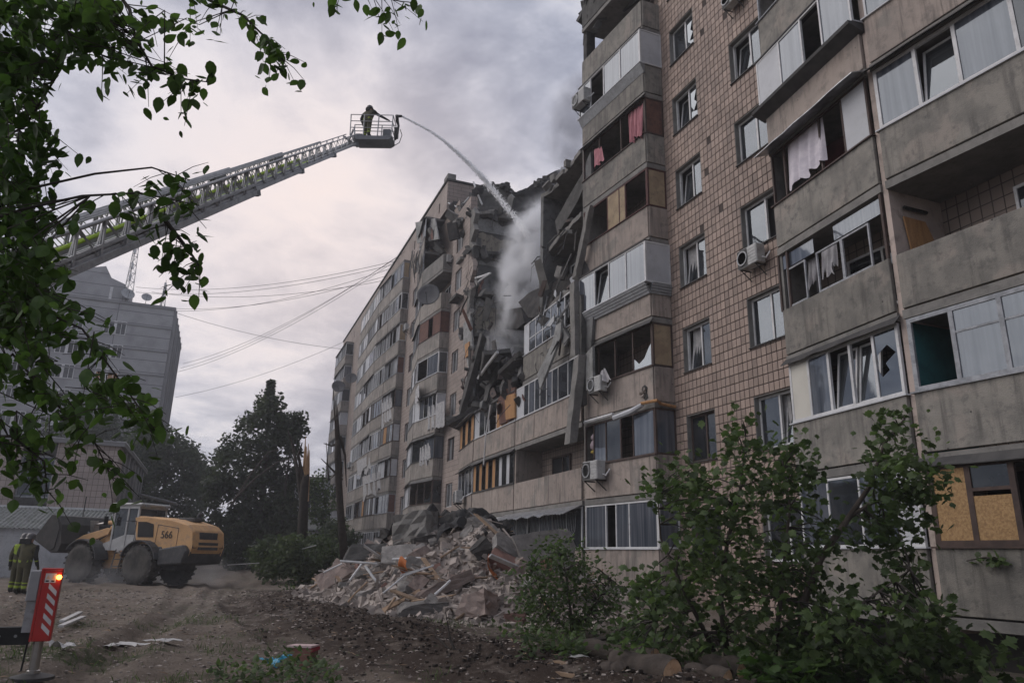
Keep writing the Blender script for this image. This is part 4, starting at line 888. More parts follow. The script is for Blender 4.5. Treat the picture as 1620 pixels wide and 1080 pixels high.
# ------------------------------------------------------------------ the blasted gap
rd = random.Random(42)
mat('wallpaper', (.27, .245, .2), (.2, .18, .15), 1.2, .95, .3, 20, dirt=(.07, .06, .055), dirt_amt=.9, stretch=(6, 6, .5))
def jag(a, b, n, amp, axis=0):
    """ragged line from a to b"""
    a, b = Vector(a), Vector(b); d = (b - a).normalized(); return [a.lerp(b, i / n) + Vector((rd.uniform(-amp, amp), 0, rd.uniform(-amp, amp)) if axis == 0 else (rd.uniform(-amp, amp), rd.uniform(-amp, amp), 0)) for i in range(n + 1)]
# stubs of floors sticking out of the far side of the gap
for k in range(5, 10):
    e = jag((42.6, 0.2, 0), (41.9 + rd.uniform(-.5, .8), -11.5, 0), 14, .55, 1); poly = [(43.7, -11.5)] + [(min(43.4, p.x), p.y) for p in reversed(e)] + [(43.7, e[0].y)]
    g = MB(); g.prism(poly, FL(k) - .22, FL(k) - .02); part(g, 'torn_slab', M['concrete_dark' if k % 2 else 'concrete'])
    for n0, n1 in ((-.5, -3.3), (-3.6, -6.5), (-6.8, -11)):       # what is left of the rooms
        top = FL(k) + (2.5 if rd.random() < .6 else rd.uniform(.8, 2))
        if top > 24.2: top = 24.2
        x = 43.6 - rd.uniform(.03, .06); pl = [(x, n0, FL(k)), (x, n1, FL(k))] + [(x, n1 + (n0 - n1) * i / 6, top - rd.uniform(0, .7)) for i in range(7)]
        g = MB(); g.extr(pl, (-.04, 0, 0)); part(g, 'room_wall', M[rd.choice(('plaster', 'plaster_dim', 'plaster_dim', 'wreck_wall'))])
    g = MB(); nn = rd.choice((-3.4, -6.6)); g.extr([(43.6, nn, FL(k)), (42.6 - rd.uniform(0, .8), nn, FL(k)), (42.9, nn, FL(k) + 1.2), (42.4 - rd.uniform(0, .6), nn, FL(k) + 2.0), (43.0, nn, FL(k) + 2.55), (43.6, nn, FL(k) + 2.55)], (0, .14, 0)); part(g, 'cross_wall', M['plaster_dim'])
# ragged edge of the tiled strip beside the gap
for k in range(4, 9):
    z0 = FL(k); pl = [(41.7, 0, z0), (41.7, 0, z0 + 2.79)] + [(41.7 - rd.uniform(.1, 1.0), 0, z0 + 2.79 - 2.79 * i / 5) for i in range(6)]
    g = MB(); g.extr([(p[0], -.02, p[2]) for p in pl], (0, -.3, 0)); part(g, 'torn_wall', M['tile_far' if k % 2 else 'concrete'])
# column stubs on the inner edge
g = MB(); g.tube([(42.2, -.9, 9), (42.0, -1.0, 16), (42.3, -1.0, 23.2)], [.22, .2, .16], 4); part(g, 'column', M['concrete'])
g = MB(); g.tube([(42.4, -5.2, 9), (42.2, -5.4, 22)], [.22, .18], 4); part(g, 'column', M['concrete_dark'])
# wall leaf still standing at the top of the tiled strip, torn roof deck above
def sheet(rows, name, m, th=.12, parent=BLD, n=14):
    """surface lofted through rows of points, with thickness"""
    g = MB(); R_ = []
    for r in rows:
        r = [Vector(p) for p in r]; out = []
        for i in range(n + 1):
            t = i / n * (len(r) - 1); a = int(min(t, len(r) - 2)); out.append(r[a].lerp(r[a + 1], t - a) + Vector((0, 0, .10 * noise.noise(r[a].lerp(r[a + 1], t - a) * 1.7))))
        R_.append(out)
    V = [p for r in R_ for p in r]; w = n + 1; nb = len(V); V2 = [p + Vector((th * .6, 0, -th)) for p in V]
    fs = []
    for i in range(len(R_) - 1):
        for j in range(n): a = i * w + j; fs.append((a, a + 1, a + w + 1, a + w)); fs.append((nb + a + w, nb + a + w + 1, nb + a + 1, nb + a))
    for j in range(n): a = j; fs.append((a + 1, a, nb + a, nb + a + 1)); a = (len(R_) - 1) * w + j; fs.append((a, a + 1, nb + a + 1, nb + a))
    for i in range(len(R_) - 1): a = i * w; fs.append((a, a + w, nb + a + w, nb + a)); a = i * w + n; fs.append((a + w, a, nb + a, nb + a + w))
    g._add(V + V2, fs); return g.build(name, M[m], parent)
S = on_s
sheet([[S(712, 321, 47.4), S(724, 327, 47.2), S(738, 327, 46.8), S(750, 319, 46.5), S(753, 296, 46.4)], [S(712, 337, 46.6), S(724, 345, 46.2), S(738, 345, 45.8), S(752, 340, 45.4), S(762, 330, 45.2)], [S(714, 352, 45.6), S(730, 358, 45), S(745, 360, 44.6), S(758, 355, 44.2), S(770, 350, 44)]], 'sagging_roof', 'soot')
sheet([[S(751, 299, 46.3), S(758, 293, 46.2), S(775, 291, 46), S(792, 291, 45.8), S(802, 291, 45.6)], [S(751, 318, 45.8), S(765, 314, 45.6), S(780, 312, 45.4), S(795, 308, 45.2), S(805, 305, 45)], [S(752, 345, 44.8), S(768, 345, 44.6), S(785, 344, 44.4), S(800, 342, 44.3), S(812, 342, 44.2)]], 'sagging_roof', 'concrete_dark')
sheet([[S(806, 307, 45.2), S(830, 299, 45.4), S(851, 286, 45.6), S(872, 273, 45.8), S(905, 262, 46), S(960, 236, 46.4)], [S(806, 322, 44.8), S(832, 322, 45), S(856, 314, 45.1), S(880, 306, 45.2), S(915, 298, 45.4), S(960, 280, 45.6)], [S(808, 350, 44.2), S(835, 358, 44.3), S(860, 360, 44.4), S(890, 355, 44.4), S(925, 345, 44.5), S(965, 335, 44.6)], [S(812, 380, 43.9), S(840, 395, 43.9), S(866, 398, 43.9), S(895, 392, 43.9), S(930, 385, 43.9), S(970, 375, 43.9)]], 'sagging_roof', 'soot')
for u0, v0, u1, v1 in ((800, 302, 818, 306), (818, 306, 833, 299), (807, 311, 829, 304)):
    g = MB(); g.tube([S(u0, v0, 45), S(u1, v1, 45)], .09, 5); part(g, 'bent_rail', M['metal_dark'])
g = MB(); g.tube([S(749, 288, 46), S(754, 303, 45.5), S(763, 324, 44.8)], .07, 5); part(g, 'bent_pipe', M['white_frame'])
g = MB(); g.tube([S(709, 321, 47), S(722, 327, 46), S(734, 321, 45.6), S(742, 312, 45.4)], .05, 5); part(g, 'bent_pipe', M['white_frame'])
# hollow core slab end under the roof
g = MB(); a, b = S(722, 355, 43.3), S(762, 352, 43.2); g.extr([a, b, b + Vector((0, 0, .5)), a + Vector((0, 0, .5))], (.8, 0, 0)); hs = part(g, 'hollow_slab', M['concrete'])
for i in range(7):
    t = (i + .5) / 7; p = a.lerp(b, t) + Vector((-.012, 0, .25)); g = MB(); g.lathe([(.13, 0), (.13, .03)], 8, axis='x', c=p); g.build('core_hole', M['black'], hs)
# rubble hanging over the top corner of the third stack
def chunk(c, sx, sy, sz, name, m, parent=BLD, rot=None, rnd=rd, rough=0):
    """broken block with knocked-off corners"""
    g = bmesh.new(); bmesh.ops.create_cube(g, size=1.0)
    for v in g.verts: v.co = Vector((v.co.x * sx, v.co.y * sy, v.co.z * sz))
    for i in range(3):
        n = Vector((rnd.gauss(0, 1), rnd.gauss(0, 1), rnd.gauss(0, 1))).normalized(); h = sum(abs(a) * b for a, b in zip(n, (sx, sy, sz))) / 2 * rnd.uniform(.62, .85)
        bmesh.ops.bisect_plane(g, geom=g.verts[:] + g.edges[:] + g.faces[:], plane_co=n * h, plane_no=n, clear_outer=True)
        bo = [e for e in g.edges if e.is_boundary]
        if bo: bmesh.ops.holes_fill(g, edges=bo)
    if rough:
        bmesh.ops.triangulate(g, faces=g.faces[:]); bmesh.ops.subdivide_edges(g, edges=g.edges[:], cuts=rough, use_grid_fill=True); sd_ = Vector((rnd.uniform(0, 99), rnd.uniform(0, 99), 0)); am = .09 * min(sx, sy, sz) + .012
        for v in g.verts: v.co += Vector((noise.noise(v.co * 4 + sd_), noise.noise(v.co * 4.3 + sd_ * 2), noise.noise(v.co * 4.7 + sd_ * 3))) * am + Vector((rnd.gauss(0, 1), rnd.gauss(0, 1), rnd.gauss(0, 1))) * am * .25
    me = bpy.data.meshes.new(name); g.to_mesh(me); g.free(); me.materials.append(M[m]); o = bpy.data.objects.new(name, me); COL.objects.link(o); o.parent = parent; o.location = c
    o.rotation_euler = rot or (rnd.uniform(-3, 3), rnd.uniform(-3, 3), rnd.uniform(-3, 3)); return o
for i in range(26):
    c = on_n(rd.uniform(664, 700), rd.uniform(368, 402), rd.uniform(.1, .7)); chunk(c, rd.uniform(.3, 1.0), rd.uniform(.2, .6), rd.uniform(.15, .4), 'broken_block', rd.choice(('concrete', 'concrete_dark', 'plaster_dim')))
for i in range(30):
    c = on_s(rd.uniform(712, 800), rd.uniform(340, 372), rd.uniform(43, 44.6)); chunk(c, rd.uniform(.4, 1.2), rd.uniform(.3, .8), rd.uniform(.15, .4), 'broken_block', rd.choice(('concrete', 'concrete_dark', 'soot')))
g = MB(); a, b, c_, d_ = on_n(657, 352, .7), on_n(688, 345, .7), on_n(694, 378, .7), on_n(660, 385, .7); g.extr([a, b, c_, d_], (0, -.08, 0)); part(g, 'torn_panel', M['plaster'])
g = MB(); a, b, c_, d_ = on_n(666, 366, .72), on_n(684, 362, .72), on_n(686, 378, .72), on_n(668, 382, .72); g.extr([a, b, c_, d_], (0, .02, 0)); part(g, 'cabinet_board', M['red_wood'])
for i in range(16):
    u = rd.uniform(650, 672); p = on_n(u, rd.uniform(395, 408), .9); q = on_n(u + rd.uniform(-4, 4), rd.uniform(420, 452), 1.0); g = MB(); g.tube([p, p.lerp(q, .5) + Vector((rd.uniform(-.1, .1), .1, 0)), q], .03, 4); part(g, 'hanging_wire', M['concrete_dark'])
# right side of the gap: what is left of the middle loggias over floor four
g = MB(); g.box(27.75, 28.05, -.4, .95, 9.1, 17.55); part(g, 'partition_wall', M['plaster_dim'])
g = MB(); g.box(23.62, 28.0, -.448, -.36, 9.1, 17.5); part(g, 'loggia_wall', M['plaster_dim'])
for k, s1 in ((5, 28.3), (6, 28.1), (7, 28.0)):
    tt = sorted(rd.uniform(1, 16) for _ in range(9)); e = [mid(23.7)] + [(23.7 + (s1 - 23.7) * t / 16, mid(25)[1] - rd.uniform(0, .55) * (t / 14)) for t in tt] + [(s1, .2)]
    g = MB(); g.prism([(s1, -.44), (23.7, -.44)] + e if False else [(23.7, -.44), (s1, -.44)] + list(reversed(e)), FL(k) - .22, FL(k) - .02); part(g, 'torn_slab', M['concrete'])
# torn loggia roof leaning over the top
g = MB(); a = [on_n(878, 350, .9), on_n(899, 312, .9), on_n(925, 268, .9), on_n(938, 232, .9), on_n(938, 262, .9), on_n(914, 318, .9), on_n(882, 372, .9)]; g.extr(a, (0, -1.2, 0)); part(g, 'torn_slab', M['concrete_dark'])
g = MB(); a = [on_n(925, 262, 1.05), on_n(934, 240, 1.05), on_n(938, 330, 1.05), on_n(930, 345, 1.05)]; g.extr(a, (0, -.1, 0)); part(g, 'torn_panel', M['plaster_dim'])
# railing of the fifth floor loggia
ra, rb = on_n(883, 520, .95), on_n(925, 474, 1.0); o = MB(); o.tube([ra + Vector((0, 0, .75)), rb + Vector((0, 0, .75))], .03, 5); rail = part(o, 'railing', M['metal_grey'])
for i in range(16): p = ra.lerp(rb, i / 15); g = MB(); g.tube([p, p + Vector((0, 0, .75))], .018, 4); g.build('baluster', M['metal_grey'], rail)
g = MB(); g.box(24.0, 24.9, -.37, -.2, FL(6) + .1, FL(6) + 2.1); part(g, 'wardrobe', M['plaster'])
g = MB(); g.box(25.6, 26.5, -.37, -.3, FL(5) + .1, FL(5) + 2.1); part(g, 'loggia_door', M['white_panel'])
window(BLD, I4, 26.6, 27.5, FL(5) + .8, FL(5) + 2.1, -.33, 'white_frame', 'pane_dark', (.5,), sill=False, name='loggia_window')
# leaning beams and columns, hung panels
def beam(pts, w, d, name, m, ragged=True):
    pts = [Vector(p) for p in pts]; g = MB()
    for a, b in zip(pts, pts[1:]):
        e = (b - a); L_ = e.length; e.normalize(); x = e.cross(Vector((0, 1, 0))).normalized(); y = x.cross(e)
        n = max(3, int(L_ / .3)); V = []
        for i in range(n + 1):
            end = .12 if i in (0, n) else .03
            for p, q in ((-1, -1), (1, -1), (1, 1), (-1, 1)): V.append(a + e * (L_ * i / n + rd.uniform(-end, end)) + x * (p * w / 2 + rd.gauss(0, .011)) + y * (q * d / 2 + rd.gauss(0, .011)))
        g._add(V, [(i * 4 + k, i * 4 + (k + 1) % 4, i * 4 + 4 + (k + 1) % 4, i * 4 + 4 + k) for i in range(n) for k in range(4)] + [(3, 2, 1, 0), tuple(n * 4 + k for k in range(4))])
    o = part(g, name, M[m]); return o
beam([on_n(935, 325, 1.35), on_n(912, 440, 1.4)], .28, .22, 'leaning_beam', 'concrete')
beam([on_n(910, 445, 1.4), on_n(912, 560, 1.42)], .36, .3, 'column', 'concrete'); beam([on_n(918, 565, 1.42), on_n(903, 700, 1.7)], .42, .3, 'column', 'concrete')
beam([on_n(921, 470, 1.3), on_n(923, 640, 1.3)], .22, .2, 'column', 'concrete_dark')
beam([on_n(765, 530, 1.1), on_n(731, 650, 1.5)], .42, .3, 'leaning_beam', 'concrete_dark')
def hung(px, n, name, m, th=.1):
    g = MB(); g.extr([on_n(u, v, n + dn) for u, v, dn in px], (0, -th, 0)); return part(g, name, M[m])
hung([(888, 508, 0), (886, 534, .1), (854, 616, .5), (850, 591, .45), (873, 544, .2), (882, 502, 0)], 1.35, 'hung_panel', 'plaster')
hung([(892, 520, 0), (900, 535, .1), (893, 548, .1), (884, 534, 0)], 1.3, 'hung_panel', 'plaster_dim')
hung([(918, 470, 0), (930, 462, .0), (938, 505, .0), (934, 560, .0), (921, 552, 0)], 1.2, 'torn_panel', 'plaster_dim')
hung([(926, 560, 0), (937, 548, 0), (938, 610, .1), (927, 618, .1)], 1.25, 'torn_panel', 'plaster')
hung([(736, 600, 0), (752, 578, .1), (749, 625, .3), (742, 640, .3)], .9, 'torn_panel', 'plaster_dim')
hung([(733, 512, 0), (744, 498, 0), (748, 560, .1), (741, 582, .2), (733, 552, .1)], .5, 'torn_panel', 'plaster')
hung([(735, 545, 0), (742, 540, 0), (741, 562, .1), (736, 566, .1)], .65, 'torn_cloth', 'board_orange')
hung([(824, 610, 0), (866, 560, 0), (868, 610, 0), (826, 640, 0)], .55, 'torn_panel', 'plaster_dim')
hung([(788, 630, 0), (800, 615, 0), (815, 612, 0), (815, 660, 0), (790, 672, 0)], 1.0, 'torn_board', 'red_wood'); hung([(798, 626, 0), (814, 622, 0), (814, 660, 0), (800, 664, 0)], 1.04, 'torn_board', 'board_orange')
hung([(770, 570, 0), (788, 556, 0), (787, 592, 0), (775, 615, 0)], .7, 'torn_panel', 'concrete_dark')
for u0, v0, u1, v1, n, r, m in ((757, 598, 787, 557, 1.3, .09, 'white_frame'), (790, 552, 764, 590, 1.2, .06, 'zinc'), (905, 475, 880, 512, 1.4, .05, 'metal_grey'), (883, 540, 868, 575, 1.5, .05, 'metal_dark'), (776, 640, 765, 735, 1.6, .035, 'white_frame'),
                              (740, 470, 728, 498, .6, .05, 'metal_dark'), (752, 440, 776, 432, .4, .06, 'white_frame'), (776, 432, 756, 446, .4, .05, 'white_frame'), (757, 500, 775, 478, .5, .05, 'concrete_dark'), (760, 478, 742, 508, .3, .04, 'zinc')):
    g = MB(); a, b = on_n(u0, v0, n), on_n(u1, v1, n); g.tube([a, a.lerp(b, .5) + Vector((0, .06, -.05)), b], r, 6); part(g, 'bent_pipe', M[m])
# tilted dark roof slab on floor five and collapsed floors piled in the gap
hung([(820, 478, .6), (838, 462, .3), (868, 452, 0), (905, 432, 0), (925, 425, 0), (926, 462, 0), (900, 486, .4), (862, 503, .6), (836, 502, .7)], .3, 'torn_slab', 'soot', 1.6)
hung([(783, 500, 0), (800, 490, 0), (824, 486, 0), (830, 510, 0), (818, 520, 0), (796, 520, 0), (786, 512, 0)], -.3, 'torn_slab', 'soot', .8)
for i in range(70):
    s_ = rd.uniform(29.5, 41.5); n_ = rd.uniform(-5, .7); z_ = 9.1 + max(0, 2.6 - abs(s_ - 36) * .28) * rd.random() + max(0, -n_) * .55 * rd.random()
    chunk((s_, n_, z_), rd.uniform(.8, 2.6), rd.uniform(.6, 1.8), rd.uniform(.12, .3), 'collapsed_slab', rd.choice(('soot', 'concrete_dark', 'concrete_dark', 'concrete', 'wreck_wall')), rot=(rd.uniform(-.9, .9), rd.uniform(-.7, .7), rd.uniform(0, 6)))
for i in range(34):
    p = on_n(rd.uniform(730, 830), rd.uniform(560, 650), rd.uniform(.7, 1.2)); chunk(p, rd.uniform(.2, .8), rd.uniform(.1, .4), rd.uniform(.05, .3), 'broken_block', rd.choice(('soot', 'concrete_dark', 'brown_frame', 'plaster_dim')))
for i in range(26):      # twisted reinforcing bars along the torn edges
    p = on_n(rd.uniform(730, 930), rd.uniform(440, 640), rd.uniform(.5, 1.2)); q = p + Vector((rd.uniform(-.6, .6), rd.uniform(.1, .5), rd.uniform(-1.1, .1))); g = MB(); g.tube([p, p.lerp(q, .5) + Vector((rd.uniform(-.2, .2), .1, 0)), q], .018, 4); part(g, 'reinforcing_bar', M['metal_dark'])
# burnt top of the central stack
for i in range(16):
    p = on_n(rd.uniform(920, 955), rd.uniform(-5, 48), rd.uniform(.3, 1.2)); chunk(p, rd.uniform(.2, .6), rd.uniform(.2, .4), rd.uniform(.1, .5), 'broken_block', rd.choice(('soot', 'concrete_dark')))
g = MB(); g.box(23.3, 23.6, .6, 1.0, FL(8) + 1.1, FL(9) - .2); part(g, 'burnt_post', M['soot'])
hung([(925, 20, 0), (975, -30, 0), (1010, -40, 0), (1012, -2, 0), (948, 45, 0), (922, 72, 0)], .2, 'burnt_wall', 'soot')

# ------------------------------------------------------------------ things fixed to or hanging from the block
mat('ac_white', (0.46, 0.46, 0.45), (0.36, 0.36, 0.355), 2.5, .6, dirt=(.2, .19, .18), dirt_amt=.6)
def ac(label, loc, A=(0, 0), B=(1, 0), sc_=1.0):
    """outdoor cooling unit on a bracket; long side along A->B"""
    o = thing('air_conditioner', label, 'air conditioner', loc, math.atan2(B[1] - A[1], B[0] - A[0])); o.scale = (sc_,) * 3
    g = MB(); g.box(-.4, .4, .08, .38, 0, .55); b = g.build('casing', M['ac_white'], o, bevel=.02)
    g = MB(); g.box(-.02, .37, .382, .395, .03, .52); g.build('grille', M['metal_dark'], o)
    g = MB(); g.lathe([(.21, 0), (.21, .02), (.17, .02), (.17, .0)], 18, axis='y', c=(.17, .395, .275)); g.build('fan_ring', M['metal_grey'], o)
    for i in range(5): g = MB(); g.box(-.37, -.06, .382, .39, .08 + i * .09, .12 + i * .09); g.build('louvre', M['ac_white'], o)
    for x in (-.3, .3): g = MB(); g.tube([(x, 0, -.02), (x, .38, -.02)], .02, 4); g.tube([(x, 0, -.3), (x, .36, -.02)], .02, 4); g.build('bracket', M['metal_dark'], o)
    g = MB(); g.tube([(-.4, .2, .15), (-.5, .15, .1), (-.52, .02, .3)], .025, 5); g.build('hose', M['white_frame'], o)
    return o
ac('white cooling unit with a plastic bag, under the dark glazed balcony with the shell hole', on_n(954, 622, 1.1) , CA, CB, 1.0)
ac('white cooling unit under the brown glazed balcony with the plush toy', on_n(950, 760, 1.08), CA, CB, 1.15)
ac('cooling unit on the tiled wall under an open window', on_n(1200, 424, 0.02), (0, 0), (1, 0), 1.0)
ac('cooling unit jutting past the corner of the white seventh floor balcony', on_n(928, 170, 1.15), CA, CB, 1.1)
ac('cooling unit high on the tiled wall at the top edge of the picture', on_n(1168, 10, 0.02), (0, 0), (1, 0), .9)
ac('cooling unit beside the wrecked top balconies of the third stack', on_n(713, 418, .05), (0, 0), (1, 0), 1.0)
ac('cooling unit on the narrow end balcony next to the boarded windows', on_n(732, 796, .62), mid(37), ME, 1.2)
ac('small cooling unit below a white side panel in the far stack', on_n(646, 524, .15), (0, 0), (1, 0), 1.0)
ac('cooling unit hanging under the lowest glazed balcony row of the far stacks', on_n(556, 740, 1.0), (0, 0), (1, 0), 1.0)
def cloth(name, label, cat, P4_, m, waves=5, amp=.06, n=28, rows=8, ragged=.1, seed=0, group=None):
    """hanging fabric between four points (top a-b, bottom d-c), folded and with an uneven hem"""
    rr = random.Random(seed); a, b, c, d = [Vector(p) for p in P4_]; base = (c + d) / 2; nrm = (b - a).cross(d - a).normalized(); g = MB(); ph = rr.uniform(0, 6); V = []
    for j in range(rows + 1):
        for i in range(n + 1):
            t, s_ = i / n, j / rows; hem = 1 + ragged * noise.noise(Vector((t * 5, seed, 0))) * 1.6 if j == rows else 1
            p = a.lerp(b, t).lerp(d.lerp(c, t), s_ * hem) + nrm * amp * (math.sin(t * waves * 6.283 + ph) + .5 * math.sin(t * waves * 11 + s_ * 2)) * (.35 + .65 * s_); V.append(p - base)
    w = n + 1; g._add(V, [(j * w + i, j * w + i + 1, (j + 1) * w + i + 1, (j + 1) * w + i) for j in range(rows) for i in range(n)])
    o = g.build(name, M[m], smooth=True); o.location = base; return tag(o, label, cat, group)
nL = lambda u, v, d=0.05: None
def onface(u, v, A, B, out=0.0):
    """point of a pixel's ray on the upright plane through A and B"""
    t = Vector((B[0] - A[0], B[1] - A[1], 0)).normalized(); o = Vector((-t.y, t.x, 0)); r = ray(u, v); P0 = Vector((A[0], A[1], 0)) + o * out; k = (P0 - CAM).dot(o) / r.dot(o); return CAM + r * k
cloth('bed_sheet', 'large white sheet hanging out over the parapet of an open balcony', 'sheet', [onface(1245, 222, L1A, L1B, -.1), onface(1300, 180, L1A, L1B, -.1), onface(1306, 252, L1A, L1B, .02), onface(1246, 300, L1A, L1B, .02)], 'cloth_white', 4, .05, seed=1)
cloth('curtain', 'pink curtain blown out of the open sixth floor balcony', 'curtain', [onface(994, 180, CA, CB, -.1), onface(1018, 164, CA, CB, -.1), onface(1016, 214, CA, CB, .1), onface(996, 226, CA, CB, .08)], 'cloth_pink', 4, .07, seed=2)
cloth('curtain', 'short pink curtain in the far corner of the sixth floor balcony', 'curtain', [onface(939, 238, CA, CB, -.05), onface(951, 231, CA, CB, -.05), onface(955, 252, CA, CB, .1), onface(939, 268, CA, CB, .1)], 'cloth_pink', 2, .05, seed=3)
cloth('rag', 'torn grey cloth hanging in the empty frames of the third floor balcony', 'cloth', [onface(1298, 400, L1A, L1B, -.25), onface(1322, 385, L1A, L1B, -.25), onface(1324, 425, L1A, L1B, -.2), onface(1300, 440, L1A, L1B, -.2)], 'cloth_grey', 3, .05, ragged=.5, seed=4)
cloth('rag', 'second torn grey cloth farther left in the same empty balcony frames', 'cloth', [onface(1279, 412, L1A, L1B, -.3), onface(1293, 405, L1A, L1B, -.3), onface(1294, 448, L1A, L1B, -.25), onface(1280, 452, L1A, L1B, -.25)], 'cloth_grey', 2, .04, ragged=.4, seed=5)
GC = 'lace curtains in blown out far balconies'
for i, (u, v, w, h, A, B, l) in enumerate(((690, 598 + 60, 26, 45, P3[0], P3[1], 'grey lace curtain filling the third floor front of the nearer far stack'), (672, 718, 16, 34, P3[0], P3[1], 'torn white lace curtain in the dark second floor front of the nearer far stack'),
                                      (612, 650, 16, 40, P4[0], (62, .83), 'white lace curtain blown out of a dark bay of the far stack'), (588, 765, 30, 38, P4[0], (62, .83), 'long white net curtain in the ground floor bays of the far stack'), (575, 735, 22, 28, (62.06, .83), P4[1], 'pale net curtain in the second floor bays of the far stack'), (660, 622, 6, 26, (P3[1][0], P3[1][1]), P3[2], 'white curtain fluttering at the ridge of the nearer far stack'))):
    cloth('curtain', l, 'curtain', [onface(u - w / 2, v - h * .5 + 8, A, B, -.02), onface(u + w / 2, v - h * .5 - 2, A, B, -.02), onface(u + w / 2, v + h * .4 - 4, A, B, .05), onface(u - w / 2, v + h * .4 + 6, A, B, .05)], 'lace', 4, .06, seed=10 + i, ragged=.3, group=GC)
# empty steel frames of the third floor balcony
o_ = BAL['L', 3]; xf, L_ = frame(L1A, L1B, FL(3))
for u0, u1 in ((.5, 1.35), (1.35, 2.2), (2.6, 3.3)):
    g = MB(xf)
    for q in ((u0, u1, 1.16, 1.2), (u0, u1, 2.1, 2.14), (u0, u0 + .04, 1.2, 2.1), (u1 - .04, u1, 1.2, 2.1)): g.box(q[0], q[1], -.08, -.04, q[2], q[3])
    g.build('window_frame', M['grey_wood'], o_)
for u0, u1 in ((.15, 1.6), (2.3, 3.5)): g = MB(xf); g.box(u0, u1, -.1, -.085, 2.2, 2.55); g.build('awning', M['pane_milky'], o_)
for u0 in (.05, 3.2, 3.55): g = MB(xf); g.box(u0, u0 + .06, -.08, -.02, 1.14, 2.6); g.build('post', M['brown_frame'], o_)
# interior bits in the near open loggias
g = MB(); g.extr([on_s(u, v, 9.82) for u, v in ((1428, 343), (1462, 352), (1478, 385), (1442, 400))], (-.03, 0, 0)); part(g, 'leaning_board', M['board_orange'])
g = MB(); g.tube([on_s(1430, 328, 9.8), on_s(1466, 337, 9.8)], .04, 5); part(g, 'dark_rail', M['black'])
g = MB(); g.box(9.842, 9.857, -.37, .98, FL(2) + .02, FL(2) + 2.55); part(g, 'loggia_wall', M['teal'])
g = MB(); g.extr([on_n(u, v, -.2) for u, v in ((1303, 205), (1346, 178), (1352, 245), (1306, 272))], (0, -.04, 0)); part(g, 'red_blanket', M['red_inside'])
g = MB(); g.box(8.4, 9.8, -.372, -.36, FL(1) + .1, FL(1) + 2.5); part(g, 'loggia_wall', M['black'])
hung([(960, 345, 0), (972, 338, 0), (975, 362, 0), (962, 372, 0)], .3, 'leaning_board', 'board_tan', .04)
# shell hole in the third floor parapet
p = onface(1018, 622, CA, CB, .03); g = MB(); xf, L_ = frame(CA, CB); e = xf.to_3x3()
g.extr([p + e @ Vector((r * math.cos(t), 0, r * math.sin(t) * 1.1)) for t, r in ((i * .628, rd.uniform(.12, .3)) for i in range(10))], e @ Vector((0, -.02, 0))); g.build('shell_hole', M['soot'], BAL['C', 3])
for i in range(7): q = p + e @ Vector((rd.uniform(-.2, .2), .03, rd.uniform(-.25, .2))); chunk(q, .12, .06, .1, 'broken_block', 'panel_pink')
# loose white awning roll and foil sheet
g = MB(); g.tube([onface(972, 661, CA, CB, .25), onface(1000, 650, CA, CB, .2), onface(1016, 640, CA, CB, .2)], [.1, .1, .07], 8); g.build('awning_roll', M['white_panel'], BAL['C', 2])
g = MB(); g.tube([onface(925, 668, CA, CB, .2), onface(970, 655, CA, CB, .2)], .06, 6); g.build('awning_edge', M['white_frame'], BAL['C', 2])
g = MB(); g.tube([onface(1014, 638, CA, CB, .2), onface(1040, 633, CA, CB, .2), (19.3, .6, 6.4), (19.3, .05, 6.35)], .05, 6); g.build('awning_edge', M['board_orange'], BAL['C', 2])
xf, L_ = frame(mid(23.7), mid(31.5), FL(1)); g = MB(xf); n = 60
for i in range(n):
    ua, ub = L_ * i / n, L_ * (i + 1) / n; f = lambda j: .035 * (j % 2) + .07 * noise.noise(Vector((j * .21, 1, 2))); g.hexa([(ua, .02, 2.62), (ub, .02, 2.62), (ub, .75, 2.28 + f(i + 1)), (ua, .75, 2.28 + f(i)), (ua, .02, 2.64), (ub, .02, 2.64), (ub, .75, 2.3 + f(i + 1)), (ua, .75, 2.3 + f(i))])
g.build('awning', M['zinc'], BAL['M', 1])
# bellied window bars on the ground floor
for s0, s1 in ((24.0, 26.2), (26.4, 28.4), (28.6, 30.4)):
    xf, L_ = frame(mid(s0), mid(s1), FL(1)); o = None
    g = MB(xf); g.box(0, L_, .05, .08, 1.15, 1.18); g.box(0, L_, .05, .08, 2.4, 2.43); o = g.build('bar_rail', M['metal_grey'], BAL['M', 1])
    nb = int(L_ / .14)
    for i in range(nb): u = L_ * (i + .5) / nb; g = MB(xf); g.tube([(u, .07, 1.15), (u + .1, .3, 1.3), (u, .3, 1.5), (u + .03, .1, 1.75), (u, .07, 2.4)], .011, 4, cap=False); g.build('window_bar', M['metal_grey'], BAL['M', 1])
